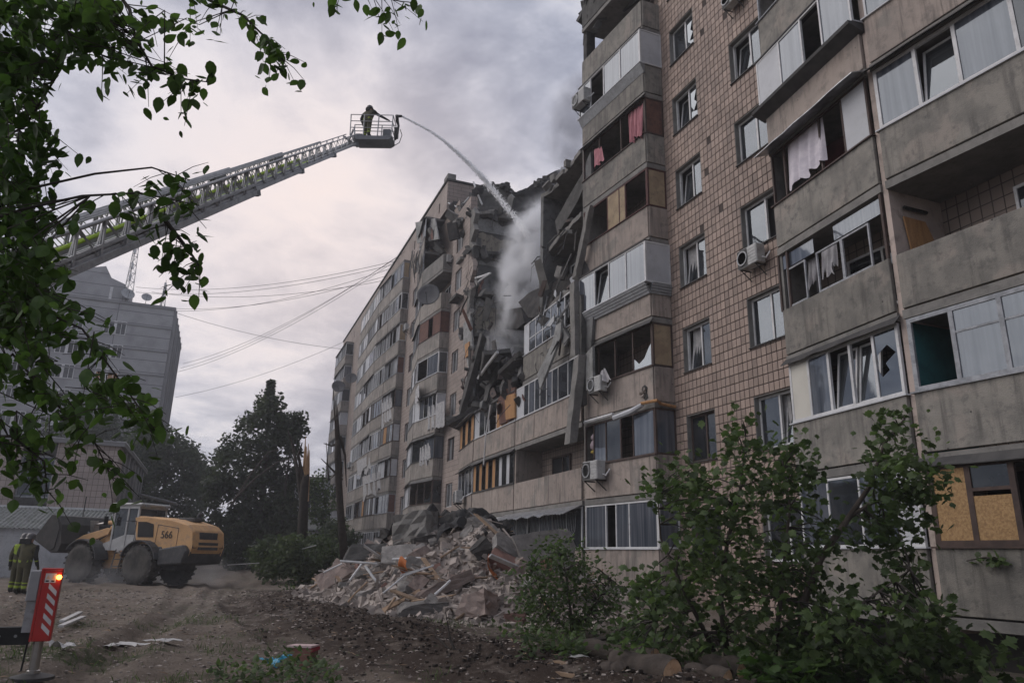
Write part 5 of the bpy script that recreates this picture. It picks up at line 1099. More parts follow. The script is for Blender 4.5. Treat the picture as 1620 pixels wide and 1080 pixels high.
# plush toy behind the brown glazing
pt = thing('plush_toy', 'pale plush toy standing in the corner of the brown glazed balcony', 'toy', onface(941, 718, CA, CB, -.15)); mat('plush', (.55, .45, .47), (.45, .36, .38), 8, .95); mat('plush_yellow', (.55, .42, .1), (.45, .34, .08), 8, .95)
for nm, pr, m, c in (('toy_body', [(.05, 0), (.15, .08), (.17, .2), (.1, .34), (.03, .38)], 'plush', (0, 0, .12)), ('toy_head', [(.03, 0), (.13, .07), (.14, .16), (.06, .25), (.02, .26)], 'plush', (0, 0, .46)), ('toy_feet', [(.05, 0), (.13, .04), (.12, .1), (.04, .14)], 'plush_yellow', (0, .02, 0))):
    g = MB(); g.lathe(pr, 12, c=c); g.build(nm, M[m], pt, smooth=True)
g = MB(); pb = onface(957, 590, CA, CB, .35)
cloth('plastic_bag', 'clear plastic bag draped over the third floor cooling unit', 'bag', [onface(950, 588, CA, CB, .3), onface(957, 582, CA, CB, .3), onface(968, 602, CA, CB, .4), onface(948, 604, CA, CB, .4)], 'cloth_grey', 2, .06, seed=31)

# broken bits and bars along every torn edge
for i in range(60):
    k = rd.choice((5, 6, 7, 8, 9)); p = Vector((rd.uniform(41.5, 43.2), rd.uniform(-9, .2), FL(k) + rd.uniform(-.3, .25))); chunk(p, rd.uniform(.2, .9), rd.uniform(.15, .5), rd.uniform(.1, .35), 'broken_block', rd.choice(('concrete', 'concrete_dark', 'plaster_dim', 'plaster', 'wreck_wall')))
for i in range(34):
    k = rd.choice((5, 6, 7)); p = Vector((rd.uniform(24.5, 28.4), rd.uniform(.2, 1.1), FL(k) + rd.uniform(-.25, .3))); chunk(p, rd.uniform(.12, .6), rd.uniform(.1, .35), rd.uniform(.06, .3), 'broken_block', rd.choice(('concrete', 'concrete_dark', 'plaster_dim', 'plaster', 'brown_frame')))
for i in range(44):
    if i < 24: p = Vector((rd.uniform(41.4, 42.6), rd.uniform(-7, .3), FL(rd.choice((5, 6, 7, 8, 9))) - .1)); q = p + Vector((rd.uniform(-.9, .1), rd.uniform(-.3, .3), rd.uniform(-1.5, .1)))
    else: p = Vector((rd.uniform(24.5, 28.4), rd.uniform(.6, 1.1), FL(rd.choice((5, 6, 7))) - .1)); q = p + Vector((rd.uniform(-.2, .6), rd.uniform(.1, .5), rd.uniform(-1.4, .1)))
    g = MB(); g.tube([p, p.lerp(q, .5) + Vector((rd.uniform(-.2, .2), rd.uniform(-.15, .15), .1)), q], rd.choice((.014, .02, .03)), 4); part(g, 'reinforcing_bar', M[rd.choice(('metal_dark', 'concrete', 'metal_dark'))])
for (n0, n1, k, z0, z1, m) in ((-.9, -3.0, 8, .0, 1.25, 'wallpaper'), (-.9, -3.1, 8, 1.25, 2.4, 'plaster'), (-3.8, -6.2, 7, .1, 2.2, 'wallpaper'), (-1.0, -3.0, 6, .2, 2.0, 'wallpaper'), (-7, -9.5, 8, .1, 2.3, 'plaster')):
    g = MB(); x = 43.5; pl = [(x, n0, FL(k) + z0), (x, n1, FL(k) + z0)] + [(x, n1 + (n0 - n1) * i / 7, FL(k) + z1 - rd.uniform(0, .5)) for i in range(8)]; g.extr(pl, (-.03, 0, 0)); part(g, 'room_wall', M[m])

# shredded panels, boards and cladding hanging in the mouth of the gap
for i in range(110):
    if i < 70: u, v, n_ = rd.uniform(733, 835), rd.uniform(430, 655), rd.uniform(-.6, 1.1)
    else: u, v, n_ = rd.uniform(850, 932), rd.uniform(415, 560), rd.uniform(.6, 1.35)
    if i < 70 and v < 560 and u > 790: continue
    p = on_n(u, v, n_); e = Vector((rd.gauss(0, .45), rd.gauss(0, .3), -1)).normalized(); x = e.cross(Vector((rd.gauss(0, .6), 1, 0))).normalized(); y = x.cross(e); L_ = rd.uniform(.15, .8); w = rd.uniform(.03, .28)
    g = MB(); g.hexa([p + x * a * w * rd.uniform(.5, 1) + y * b_ * .02 + e * k_ * L_ * rd.uniform(.7, 1) for k_ in (-1, 1) for a, b_ in ((-1, -1), (1, -1), (1, 1), (-1, 1))]); part(g, 'torn_board', M[rd.choice(('concrete', 'concrete_dark', 'soot', 'soot', 'plaster_dim', 'brown_frame', 'red_wood', 'concrete_dark', 'metal_dark', 'wreck_wall') if i < 70 else ('concrete', 'concrete_dark', 'soot', 'plaster_dim', 'plaster', 'brown_frame', 'white_panel', 'metal_grey', 'wreck_wall'))])
for i in range(26):
    u, v = rd.choice((rd.uniform(733, 770), rd.uniform(880, 926))), rd.uniform(400, 600); p = on_n(u, v, rd.uniform(0, 1.2)); g = MB(); L_ = rd.uniform(.8, 2.6); g.tube([p + Vector((.25 * math.sin(t * 2 + i), .1 * math.sin(t * 3), -L_ * t / 6)) for t in range(7)], .014, 4, cap=False); part(g, 'hanging_wire', M['black'])

# the rooms next to the tiled strip: their end wall still stands, with torn floors
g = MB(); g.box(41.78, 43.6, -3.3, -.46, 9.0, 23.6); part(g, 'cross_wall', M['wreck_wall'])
for k in range(5, 10):
    z = FL(k)
    for (n0, n1, a0, a1, m) in ((-.6, -3.1, .05, 1.5 if k == 8 else 2.4, rd.choice(('wallpaper', 'plaster_dim'))), (-.55, -3.2, 1.5 if k == 8 else 2.0, 2.5, 'plaster')):
        if z + a1 > 23.4: continue
        x = 41.77; pl = [(x, n0, z + a0), (x, n1, z + a0)] + [(x, n1 + (n0 - n1) * i / 8, z + a1 - rd.uniform(0, .4)) for i in range(9)]; g = MB(); g.extr(pl, (-.03 - (.02 if m == 'plaster' else 0), 0, 0)); part(g, 'room_wall', M[m])
    tt = sorted(rd.uniform(.1, 3.4) for _ in range(9)); e = [(41.5 - rd.uniform(0, .7), .1 - t) for t in tt]; g = MB(); g.prism([(41.79, .15)] + [(41.79, -3.5)] + list(reversed(e)), z - .22, z - .02); part(g, 'torn_slab', M['concrete' if k % 2 else 'concrete_dark'])
    for i in range(9): chunk(Vector((rd.uniform(40.8, 41.8), rd.uniform(-3.4, .2), z + rd.uniform(-.35, .3))), rd.uniform(.2, .8), rd.uniform(.15, .5), rd.uniform(.08, .3), 'broken_block', rd.choice(('concrete', 'concrete_dark', 'plaster_dim', 'wreck_wall')))
    for i in range(4): p = Vector((41.3, rd.uniform(-3.3, .1), z - .1)); q = p + Vector((rd.uniform(-.8, -.1), rd.uniform(-.3, .3), rd.uniform(-1.2, .1))); g = MB(); g.tube([p, p.lerp(q, .5) + Vector((0, 0, .1)), q], .018, 4); part(g, 'reinforcing_bar', M['metal_dark'])

# charred scraps standing up along the sagging roof
for i in range(60):
    t = rd.random(); P_ = [(712, 322), (738, 328), (752, 298), (776, 292), (803, 292), (808, 308), (832, 300), (851, 287), (874, 273), (906, 262), (930, 250)]; k = rd.randrange(len(P_) - 1); u = P_[k][0] + (P_[k + 1][0] - P_[k][0]) * t; v = P_[k][1] + (P_[k + 1][1] - P_[k][1]) * t + rd.uniform(0, 6)
    p = on_s(u, v, rd.uniform(44.6, 45.8)); chunk(p, rd.uniform(.1, .5), rd.uniform(.15, .7), rd.uniform(.05, .3), 'charred_scrap', rd.choice(('soot', 'soot', 'concrete_dark', 'metal_dark')))
# ------------------------------------------------------------------ people
mat('turnout', (0.085, 0.078, 0.045), (0.06, 0.055, 0.034), 6, .95); mat('turnout_dark', (0.035, 0.035, 0.034), (0.025, 0.025, 0.025), 6, .95); mat('lime', (0.30, 0.40, 0.045), (0.23, 0.31, 0.04), 6, .8)
mat('skin', (0.36, 0.22, 0.16), (0.3, 0.18, 0.13), 6, .6); mat('boot', (0.015, 0.014, 0.013), (0.02, 0.02, 0.02), 6, .6); mat('helmet', (0.05, 0.045, 0.045), (0.035, 0.03, 0.03), 5, .35, spec=.5); mat('helmet_red', (0.03, 0.028, 0.03), (0.02, 0.02, 0.022), 5, .4)
def person(label, loc, rz, larm, rarm, lean=0.0, legs=((.04, 0), (-.02, 0)), head_turn=0, vest=False, h=1.0, girth=1.08):
    """standing figure in fire kit, facing local +x; arms given as (elbow, wrist) offsets from the shoulder"""
    o = thing('person', label, 'person', loc, rz); o.scale = (h * girth, h * girth, h)
    V = []; E_ = []; Rr = []
    def v(p, r, par=None):
        V.append(p); Rr.append(r if isinstance(r, tuple) else (r, r))
        if par is not None: E_.append((par, len(V) - 1))
        return len(V) - 1
    lx = lambda z: lean * (z - .95)
    pel = v((0, 0, .95), (.18, .15)); sp = v((lx(1.15), 0, 1.15), (.19, .155), pel); ch = v((lx(1.36), 0, 1.36), (.215, .17), sp); nk = v((lx(1.52), 0, 1.52), .07, ch); hd = v((lx(1.62) + .02, 0, 1.63), (.098, .105), nk); v((lx(1.7) + .02, 0, 1.74), (.08, .09), hd)
    nose = None
    for s_, lg in ((1, legs[0]), (-1, legs[1])):
        hp = v((0, s_ * .1, .86), .105, pel); kn = v((lg[0] + .02, s_ * .12, .5), .082, hp); an = v((lg[0] + lg[1], s_ * .13, .11), .072, kn); v((lg[0] + lg[1] + .17, s_ * .15, .05), .05, an)
    for s_, (el, wr) in ((1, larm), (-1, rarm)):
        sh = v((lx(1.42), s_ * .2, 1.42), .085, ch); e = v((lx(1.42) + el[0], s_ * (.2 + el[1]), 1.42 + el[2]), .066, sh); w = v((lx(1.42) + wr[0], s_ * (.2 + wr[1]), 1.42 + wr[2]), .05, e)
        d = (Vector(V[w]) - Vector(V[e])).normalized(); a = d.cross(Vector((0, 0, 1)));
        a = a.normalized() if a.length > .1 else Vector((0, 1, 0)); pm = v(tuple(Vector(V[w]) + d * .07), (.042, .03), w)
        for k, (off, ln) in enumerate(((-.03, .07), (-.01, .085), (.012, .08), (.032, .062))):
            b = Vector(V[pm]) + d * .045 + a * off; f1 = v(tuple(b), .011, pm); f2 = v(tuple(b + d * ln * .55 - Vector((0, 0, .012))), .01, f1); v(tuple(b + d * ln * .85 - Vector((0, 0, .035))), .008, f2)
        tb = Vector(V[w]) + d * .03 - a * .045; t1 = v(tuple(tb), .012, w); v(tuple(tb + d * .05 - a * .015 - Vector((0, 0, .01))), .01, t1)
    me = bpy.data.meshes.new('body'); me.from_pydata(V, E_, []); b = bpy.data.objects.new('body', me); COL.objects.link(b)
    b.modifiers.new('skin', 'SKIN')
    if not me.skin_vertices: raise RuntimeError('no skin layer')
    for i, sv in enumerate(me.skin_vertices[0].data): sv.radius = Rr[i]; sv.use_root = (i == 0)
    sd = b.modifiers.new('sub', 'SUBSURF'); sd.levels = 2; sd.render_levels = 2
    dg = bpy.context.evaluated_depsgraph_get(); m2 = bpy.data.meshes.new_from_object(b.evaluated_get(dg)); bpy.data.objects.remove(b)
    m2.name = 'body'; b = bpy.data.objects.new('body', m2); COL.objects.link(b); b.parent = o; m2.materials.clear()
    for k in ('turnout', 'turnout_dark', 'lime', 'skin', 'boot'): m2.materials.append(M[k])
    wr = [Vector(V[i]) for i in range(len(V))]
    hands = [Vector((lx(1.42) + w_[0], s_ * (.2 + w_[1]), 1.42 + w_[2])) for s_, (e_, w_) in ((1, larm), (-1, rarm))]
    for p in m2.polygons:
        c = p.center; mi = 0; p.use_smooth = True
        if c.z < .16: mi = 4
        elif .20 < c.z < .27 or .33 < c.z < .37: mi = 2
        elif c.z > 1.56: mi = 3
        elif vest and 1.2 < c.z < 1.5 and abs(c.y) < .2: mi = 2
        elif .98 < c.z < 1.02: mi = 2
        elif abs(c.y) > .24 and c.z > 1.0: mi = 1 if not vest else 0
        if any((c - q).length < .1 for q in hands) or any((c - q).length < .2 and (c - q).length >= .1 and abs(c.y) > .2 and False for q in hands): mi = 4
        p.material_index = mi
    # face: eyes and mouth as small pieces, helmet with brim, neck guard, air bottle strap
    hx = lx(1.63) + .02
    for s_ in (-1, 1): g = MB(); g.lathe([(.004, 0), (.013, .006), (.004, .012)], 8, axis='x', c=(hx + .088, s_ * .032, 1.645)); g.build('eye', M['black'], o)
    g = MB(); g.tube([(hx + .09, 0, 1.65), (hx + .118, 0, 1.615), (hx + .09, 0, 1.608)], [.008, .013, .006], 5); g.build('nose', M['skin'], o); g = MB(); g.box(hx + .085, hx + .097, -.022, .022, 1.575, 1.583); g.build('mouth', M['helmet_red'], o)
    g = MB(); g.lathe([(.155, 1.655), (.15, 1.67), (.135, 1.68), (.132, 1.72), (.12, 1.78), (.085, 1.83), (.03, 1.85)], 18, c=(hx, 0, 0)); hm = g.build('helmet', M['helmet'], o, smooth=True)
    g = MB(); g.box(hx - .14, hx - .1, -.09, .09, 1.5, 1.66); g.build('neck_guard', M['turnout_dark'], hm)
    return o
ARM_DOWN = ((-.02, .06, -.28), (.06, .07, -.52))
person('firefighter in olive kit with lime bands standing nearest the striped red post', at(28, 940, 22.5) if False else (27.75, 18.4, ZG + .02), R(-20), ((.04, .07, -.27), (.24, -.02, -.3)), ((-.03, .07, -.28), (.1, .08, -.5)), .05, ((.05, -.03), (-.05, 0)))
person('firefighter in bright lime jacket half hidden behind the other by the shed', (28.35, 18.66, ZG + .02), R(-10), ARM_DOWN, ((.02, .06, -.27), (.2, 0, -.35)), .08, ((.05, 0), (-.03, 0)), vest=True)

# ------------------------------------------------------------------ aerial ladder with basket
mat('ladder_metal', (0.40, 0.405, 0.415), (0.30, 0.305, 0.315), 2.5, .5, metal=.35, dirt=(.12, .12, .12), dirt_amt=.4); mat('hose_lime', (0.42, 0.60, 0.04), (0.34, 0.5, 0.04), 3, .6); mat('basket_grey', (0.20, 0.21, 0.225), (0.15, 0.155, 0.165), 2, .55)
BASE = Vector((10.32, 18.89, 3.0)); TIP = at(556, 222, 36)
LD = thing('aerial_ladder', 'long grey telescopic fire ladder with lime hose reaching over the yard', 'ladder', BASE)
EL = (TIP - BASE); LEN = EL.length; EL.normalize(); XL = EL.cross(Vector((0, 0, 1))).normalized(); YL = XL.cross(EL)
def lp(t, x, y): return EL * t + XL * x + YL * y
def proj_t(u):      # length along the ladder where it crosses image column u (found once, by bisection)
    lo, hi = 0.0, LEN
    for _ in range(50):
        m_ = (lo + hi) / 2; p = BASE + EL * m_ - CAM; uu = 810 + F_PX * p.dot(RT) / p.dot(FW)
        if uu < u: lo = m_
        else: hi = m_
    return lo
ends = [proj_t(385), proj_t(462), proj_t(518), LEN]; starts = [0, 3, 5, 7]
for i, (t1, t0) in enumerate(zip(ends, starts)):
    w = (.8, .69, .58, .48)[i] / 2; y0 = (-.38, -.30, -.23, -.17)[i]; y1 = (.36, .34, .31, .28)[i]; cr = (.05, .042, .037, .032)[i]
    g = MB()
    for s_ in (-1, 1): g.obb(lp((t0 + t1) / 2, s_ * w, y0), XL * cr, YL * cr * 1.5, EL * (t1 - t0) / 2)
    sec = g.build('ladder_section', M['ladder_metal'], LD)
    g = MB()
    for s_ in (-1, 1):
        g.tube([lp(t0, s_ * w, y1), lp(t1, s_ * w, y1)], cr * .75, 6)
        n = int((t1 - t0) / .95)
        for k in range(n):
            a, b = t0 + (t1 - t0) * k / n, t0 + (t1 - t0) * (k + 1) / n
            g.tube([lp(a, s_ * w, y0), lp((a + b) / 2, s_ * w, y1)], cr * .55, 4, cap=False); g.tube([lp((a + b) / 2, s_ * w, y1), lp(b, s_ * w, y0)], cr * .42, 4, cap=False)
        if i == 0: g.obb(lp((t0 + t1) / 2, s_ * w, (y0 + y1) / 2 - .12), XL * .02, YL * .035, EL * (t1 - t0) / 2)
    g.build('truss', M['ladder_metal'], sec)
    n = int((t1 - (ends[i - 1] if i else 2)) / .33) if i else int((t1 - 2) / .33)
    for k in range(n): t = t1 - .2 - k * .33; g = MB(); g.tube([lp(t, -w, y0), lp(t, w, y0)], .022, 5); g.build('rung', M['ladder_metal'], sec)
    g = MB(); g.obb(lp(t1, 0, y0 - .03), XL * (w + .06), YL * .09, EL * .12); g.build('end_collar', M['basket_grey'], sec)
for x, y, r in ((.18, -.2, .05), (-.22, -.12, .045)): g = MB(); g.tube([lp(1, x, y), lp(ends[1] + 1.5, x, y + .05)], r, 6); g.build('hose', M['hose_lime'], LD)
g = MB(); g.tube([lp(1, -.05, -.25), lp(LEN, -.05, -.12)], .045, 6); g.build('water_pipe', M['ladder_metal'], LD)
for t in (ends[0] - 1.2, ends[1] - .8, ends[0] - 4): g = MB(); g.obb(lp(t, -.3, .2), XL * .12, YL * .1, EL * .35); g.build('pulley_box', M['basket_grey'], LD)
# basket: tub, rails, monitor
BC = at(590, 222, 36.6); BX = Vector((RT.x, RT.y, 0)).normalized(); BY = Vector((-BX.y, BX.x, 0)); bo = BC - BASE
def bp(x, y, z): return bo + BX * x + BY * y + Vector((0, 0, z))
g = MB(); pro = [(-1.0, -.02), (-.72, -.22), (.86, -.2), (1.04, -.06), (1.04, .02), (-1.0, .02)]
g.extr([bp(x, -.42, z) for x, z in pro], BY * .84); bk = g.build('basket', M['basket_grey'], LD, bevel=.03)
g = MB()
post = [(-1.05, -.45), (-.4, -.45), (.3, -.45), (.98, -.45), (.98, .42), (.3, .42), (-.4, .42), (-1.05, .42)]
for x, y in post: g.tube([bp(x, y, 0), bp(x * 1.03, y * 1.03, 1.14)], .028, 6)
for z in (.42, .78, 1.14):
    for (xa, ya), (xb, yb) in zip(post, post[1:]): g.tube([bp(xa * (1 + .026 * z), ya * (1 + .026 * z), z), bp(xb * (1 + .026 * z), yb * (1 + .026 * z), z)], .022, 5)
g.build('basket_rail', M['ladder_metal'], bk)
g = MB(); g.obb(bp(.62, .25, .4), BX * .2, BY * .12, Vector((0, 0, .35))); g.build('control_box', M['basket_grey'], bk, bevel=.03)
g = MB(); g.obb(bp(-.75, .3, .25), BX * .18, BY * .16, Vector((0, 0, .22))); g.build('gear_box', M['basket_grey'], bk, bevel=.03)
g = MB(); g.tube([bp(-1.25, 0, -.3), bp(-1.0, .3, .4), bp(-1.1, .4, .95)], .05, 6); g.tube([bp(-1.25, 0, -.3), bp(-.95, -.3, .4)], .05, 6); g.tube([lp(LEN - .5, .2, .2), bp(-.9, 0, -.1)], .06, 6); g.tube([lp(LEN - .5, -.2, .2), bp(-.8, .2, -.25)], .06, 6); g.build('basket_mount', M['ladder_metal'], bk)
for k, zz in enumerate((.35, .62)): g = MB(); g.obb(bp(1.12, .1, zz), BX * .1, BY * .14, Vector((0, 0, .14))); g.build('monitor_body', M['metal_dark'], bk, bevel=.03)
NOZ = at(636, 184, 36.6)
g = MB(); g.tube([bp(1.1, 0, .05), bp(1.2, 0, .5), bp(1.22, .0, .85), bp(1.14, 0, 1.1), NOZ - BASE - BX * .25, NOZ - BASE], [.06, .06, .06, .09, .1, .06], 8); g.build('water_monitor', M['metal_dark'], bk, smooth=True)
g = MB(); g.tube([bp(1.3, .1, .7), bp(1.42, .05, .35), bp(1.3, .1, -.05), bp(1.1, .1, -.2)], .02, 5); g.build('hose_loop', M['metal_dark'], bk)
person('firefighter in olive kit and dark helmet standing in the ladder basket', BASE + bp(-.3, -.22, .025), math.atan2(BX.y, BX.x) + R(68), ((.05, .16, -.24), (.28, .2, -.34)), ((.16, .16, -.12), (.38, .34, -.2)), .08, ((.06, 0), (-.05, 0)), girth=1.3)
# water jet
mat('spray', (0.9, 0.91, 0.93), (0.85, 0.86, 0.88), 3, .3, spec=.5)
def _tl():
    nt = MATS['spray'].node_tree; t = nt.nodes.new('ShaderNodeBsdfTranslucent'); t.inputs[0].default_value = (1, 1, 1, 1); m = nt.nodes.new('ShaderNodeMixShader'); m.inputs[0].default_value = .6; nt.links.new(nt.nodes['Principled BSDF'].outputs[0], m.inputs[1]); nt.links.new(t.outputs[0], m.inputs[2]); nt.links.new(m.outputs[0], nt.nodes['Material Output'].inputs[0])
_tl()
def water_jet():
    rnd = random.Random(5); A = NOZ; B = on_n(836, 372, -1.2); mid_ = [at(u, v, d) for u, v, d in ((690, 214, 36), (740, 257, 35.6), (778, 298, 35.5))]; P = [A] + mid_ + [B]; path = []
    for i in range(61):
        t = i / 60 * (len(P) - 1); k = int(min(t, len(P) - 2)); p0 = P[max(k - 1, 0)]; p1 = P[k]; p2 = P[k + 1]; p3 = P[min(k + 2, len(P) - 1)]; f = t - k
        path.append(.5 * ((2 * p1) + (-p0 + p2) * f + (2 * p0 - 5 * p1 + 4 * p2 - p3) * f * f + (-p0 + 3 * p1 - 3 * p2 + p3) * f ** 3))
    g = MB()
    for i in range(8000):
        t = rnd.random() ** .9; k = min(int(t * 60), 59); p = path[k].lerp(path[k + 1], t * 60 - k); r = .05 + .22 * t ** 1.6; d = Vector((rnd.gauss(0, 1), rnd.gauss(0, 1), rnd.gauss(0, 1) - .3 * t)) * r * .42; e = (path[k + 1] - path[k]).normalized(); s_ = rnd.uniform(.012, .03) * (1 + .7 * t); q = p + d - A; n1 = Vector((rnd.gauss(0, 1), rnd.gauss(0, 1), rnd.gauss(0, 1))).normalized()
        g._add([q - e * s_ * 1.6, q + e.cross(n1) * s_, q + e * s_ * 1.6], [(0, 1, 2)])
    o = g.build('water_jet', M['spray']); o.location = A; tag(o, 'white water jet arcing from the basket into the smoking gap', 'water', kind='stuff')
water_jet()

# ------------------------------------------------------------------ wheel loader
mat('loader_yellow', (0.56, 0.335, 0.16), (0.47, 0.28, 0.135), 1.5, .7, dirt=(0.34, 0.24, 0.16), dirt_amt=.8, bump=.05); mat('loader_grey', (0.07, 0.07, 0.073), (0.05, 0.05, 0.052), 2, .7, dirt=(.12, .11, .1), dirt_amt=.6); mat('tyre', (0.04, 0.038, 0.036), (0.085, 0.078, 0.07), 3, .9, .4, 20); mat('rim', (0.21, 0.175, 0.13), (0.14, 0.12, 0.1), 2, .7); mat('cab_white', (0.42, 0.42, 0.415), (0.34, 0.34, 0.335), 2, .55, dirt=(.2, .18, .16), dirt_amt=.5)
mat('bucket_steel', (0.028, 0.027, 0.026), (0.045, 0.042, 0.04), 2, .7, .2, 10, dirt=(.07, .06, .055), dirt_amt=.5); mat('number_grey', (0.05, 0.045, 0.04), None, 2, .7); mat('ram_steel', (.4, .38, .36), (.3, .28, .26), 2, .3, metal=.8); mat('load_dust', (.33, .27, .24), (.22, .18, .16), 3, .95, .6, 12)
WLd = thing('wheel_loader', 'dusty yellow wheel loader with raised dark bucket working beside the shed', 'loader', (36.9, 15.05, ZG - .02), R(48)); WLd.scale = (.96,) * 3
def loader():
    def X(g, n, m, p=WLd, **k): return g.build(n, M[m], p, **k)
    def wheel(x, y, s_):
        e = bpy.data.objects.new('wheel', None)
        g = MB(); r = .86; w = .33
        g.lathe([(.42, -w * .9), (.62, -w), (.80, -w * .92), (r, -w * .7), (r, w * .7), (.80, w * .92), (.62, w), (.42, w * .9)], 28, axis='y'); t = X(g, 'wheel', 'tyre', smooth=True); t.location = (x, y, .86)
        g = MB()
        for i in range(22):
            a = 2 * math.pi * i / 22
            for q in (-1, 1): c = Vector((math.cos(a + q * .05) * r, q * .16, math.sin(a + q * .05) * r)); n = Vector((math.cos(a), 0, math.sin(a))); tt = Vector((-math.sin(a), .45 * q, math.cos(a))).normalized(); b = n.cross(tt); g.obb(c, tt * .035, b * .17, n * .035)
        g.build('tread', M['tyre'], t)
        g = MB(); g.lathe([(.05, s_ * .2), (.18, s_ * .24), (.2, s_ * .12), (.36, s_ * .1), (.42, s_ * .26), (.45, s_ * .3), (.45, s_ * .28), (.40, s_ * .05)], 22, axis='y'); g.build('rim', M['rim'], t, smooth=True)
    for x in (0, 3.45):
        for s_ in (1, -1): wheel(x, s_ * 1.05, s_)
    # rear frame and counterweight
    g = MB(); g.box(-1.5, 1.6, -.55, .55, .65, 1.35); X(g, 'rear_frame', 'loader_grey')
    g = MB(); g.extr([(-2.35, -1.22, .95), (-1.0, -1.22, .85), (-.95, -1.22, 1.55), (-2.3, -1.22, 1.75), (-2.55, -1.22, 1.5)], (0, 2.44, 0)); X(g, 'counterweight', 'loader_grey', bevel=.06)
    g = MB(); g.extr([(-.95, .82, 1.2), (1.0, .82, 1.2), (1.0, .82, 1.65), (-.95, .82, 1.65)], (0, .2, 0)); X(g, 'side_tank', 'loader_grey', bevel=.04)
    # hood
    prof = [(-2.5, 1.35), (-2.62, 1.7), (-2.52, 2.35), (-2.2, 2.62), (-1.2, 2.85), (.35, 2.98), (.8, 2.98), (.62, 2.1), (.45, 1.68), (-.6, 1.72), (-1.6, 1.42)]
    g = MB(); ys = (-.98, -.86, .86, .98); V = []
    for y in ys:
        for x, z in prof: k = .93 if abs(y) > .9 else 1; V.append((x * (1 if k == 1 else .985), y, z if k == 1 else 1.3 + (z - 1.3) * .93))
    n = len(prof); fs = [(j * n + i, j * n + (i + 1) % n, (j + 1) * n + (i + 1) % n, (j + 1) * n + i) for j in range(3) for i in range(n)] + [tuple(range(n)), tuple(3 * n + i for i in range(n - 1, -1, -1))]
    g._add(V, fs); hood = X(g, 'hood', 'loader_yellow', bevel=.05)
    for s_ in (1, -1):
        y = s_ * .985; g = MB(); g.extr([(.55, y, 2.05), (.64, y, 2.72), (.15, y, 2.72), (-.28, y, 2.62), (-.36, y, 2.05)], (0, s_ * .015, 0)); g.build('intake_grille', M['black'], hood)
        g = MB(); g.tube([(-.55, y, 2.6), (-.5, y, 1.75)], .012, 4); g.tube([(-1.75, y, 2.45), (-1.72, y, 1.5)], .012, 4); g.tube([(-.55, y, 2.6), (-1.75, y, 2.45)], .012, 4); g.build('panel_joint', M['loader_grey'], hood)
    for z in (1.55, 1.75): g = MB(); g.box(-2.62, -2.57, -.6, .6, z, z + .12); g.build('rear_grille', M['loader_grey'], hood)
    g = MB(); g.box(-2.58, -2.5, -.55, .55, 2.0, 2.3); g.build('rear_grille', M['loader_grey'], hood)
    for y in (-.85, .85): g = MB(); g.box(-2.6, -2.52, y - .12, y + .12, 1.62, 1.74); g.build('rear_lamp', M['helmet_red'], hood)
    g = MB(); g.tube([(-1.5, -.4, 2.75), (-1.5, -.4, 3.05), (-1.62, -.4, 3.2)], [.1, .1, .1], 8); X(g, 'exhaust', 'loader_grey')
    g = MB(); g.box(-1.7, -.8, -.5, .1, 2.78, 2.95); X(g, 'hood_vent', 'loader_grey', bevel=.03)
    for s_ in (1, -1):
        t = bpy.data.curves.new('number', 'FONT'); t.body = '566'; t.size = .45; t.extrude = .006; t.align_x = 'CENTER'; t.materials.append(M['number_grey'])
        to = bpy.data.objects.new('number', t); COL.objects.link(to); nm_ = bpy.data.meshes.new_from_object(to.evaluated_get(bpy.context.evaluated_depsgraph_get())); bpy.data.objects.remove(to); nm_.materials.clear(); nm_.materials.append(M['number_grey']); to = bpy.data.objects.new('number', nm_); COL.objects.link(to); to.parent = hood; to.location = (-1.12, s_ * 1.0, 2.02); to.rotation_euler = (R(90), 0, R(180) if s_ > 0 else 0)
    # cab
    cx0, cx1, cy, z0, z1 = .85, 2.35, .78, 1.45, 3.42
    g = MB()
    for x in (cx0, 1.45, cx1 - .08):
        for s_ in (1, -1): g.box(x, x + .09, s_ * cy - .04, s_ * cy + .04, z0 + .0, z1)
    for s_ in (1, -1): g.box(cx0, cx1, s_ * cy - .035, s_ * cy + .035, z1 - .1, z1)
    g.box(cx0, cx0 + .09, -cy, cy, z0, 2.2); g.box(cx0, cx0 + .08, -cy, cy, z1 - .1, z1)
    cab = X(g, 'cab', 'cab_white')
    g = MB()
    for s_ in (1, -1): g.extr([(cx0 + .09, s_ * cy, 1.45), (2.9, s_ * cy, 1.45), (2.75, s_ * cy, 1.75), (1.55, s_ * cy, 2.15), (cx0 + .09, s_ * cy, 2.15)], (0, s_ * .02, 0))
    g.build('cab_side', M['cab_white'], cab)
    for s_ in (1, -1):
        g = MB(); g.box(cx0 + .1, 1.44, s_ * cy - .01, s_ * cy + .01, 2.16, z1 - .11); g.build('pane', M['pane_dark'], cab); g = MB(); g.box(1.55, cx1 - .09, s_ * cy - .01, s_ * cy + .01, 1.9, z1 - .11); g.build('pane', M['pane_dark'], cab)
    g = MB(); g.box(cx0 + .03, cx0 + .05, -cy + .05, cy - .05, 2.21, z1 - .11); g.build('pane', M['pane_dark'], cab); g = MB(); g.box(cx1 - .05, cx1 - .03, -cy + .05, cy - .05, 1.8, z1 - .11); g.build('pane', M['pane_dark'], cab)
    g = MB(); g.box(.68, 2.62, -.88, .88, z1 + .002, z1 + .16); g.build('cab_roof', M['cab_white'], cab, bevel=.06)
    for y in (-.6, .6): g = MB(); g.box(.62, .68, y - .12, y + .12, z1 - .02, z1 + .09); g.build('work_lamp', M['metal_grey'], cab)
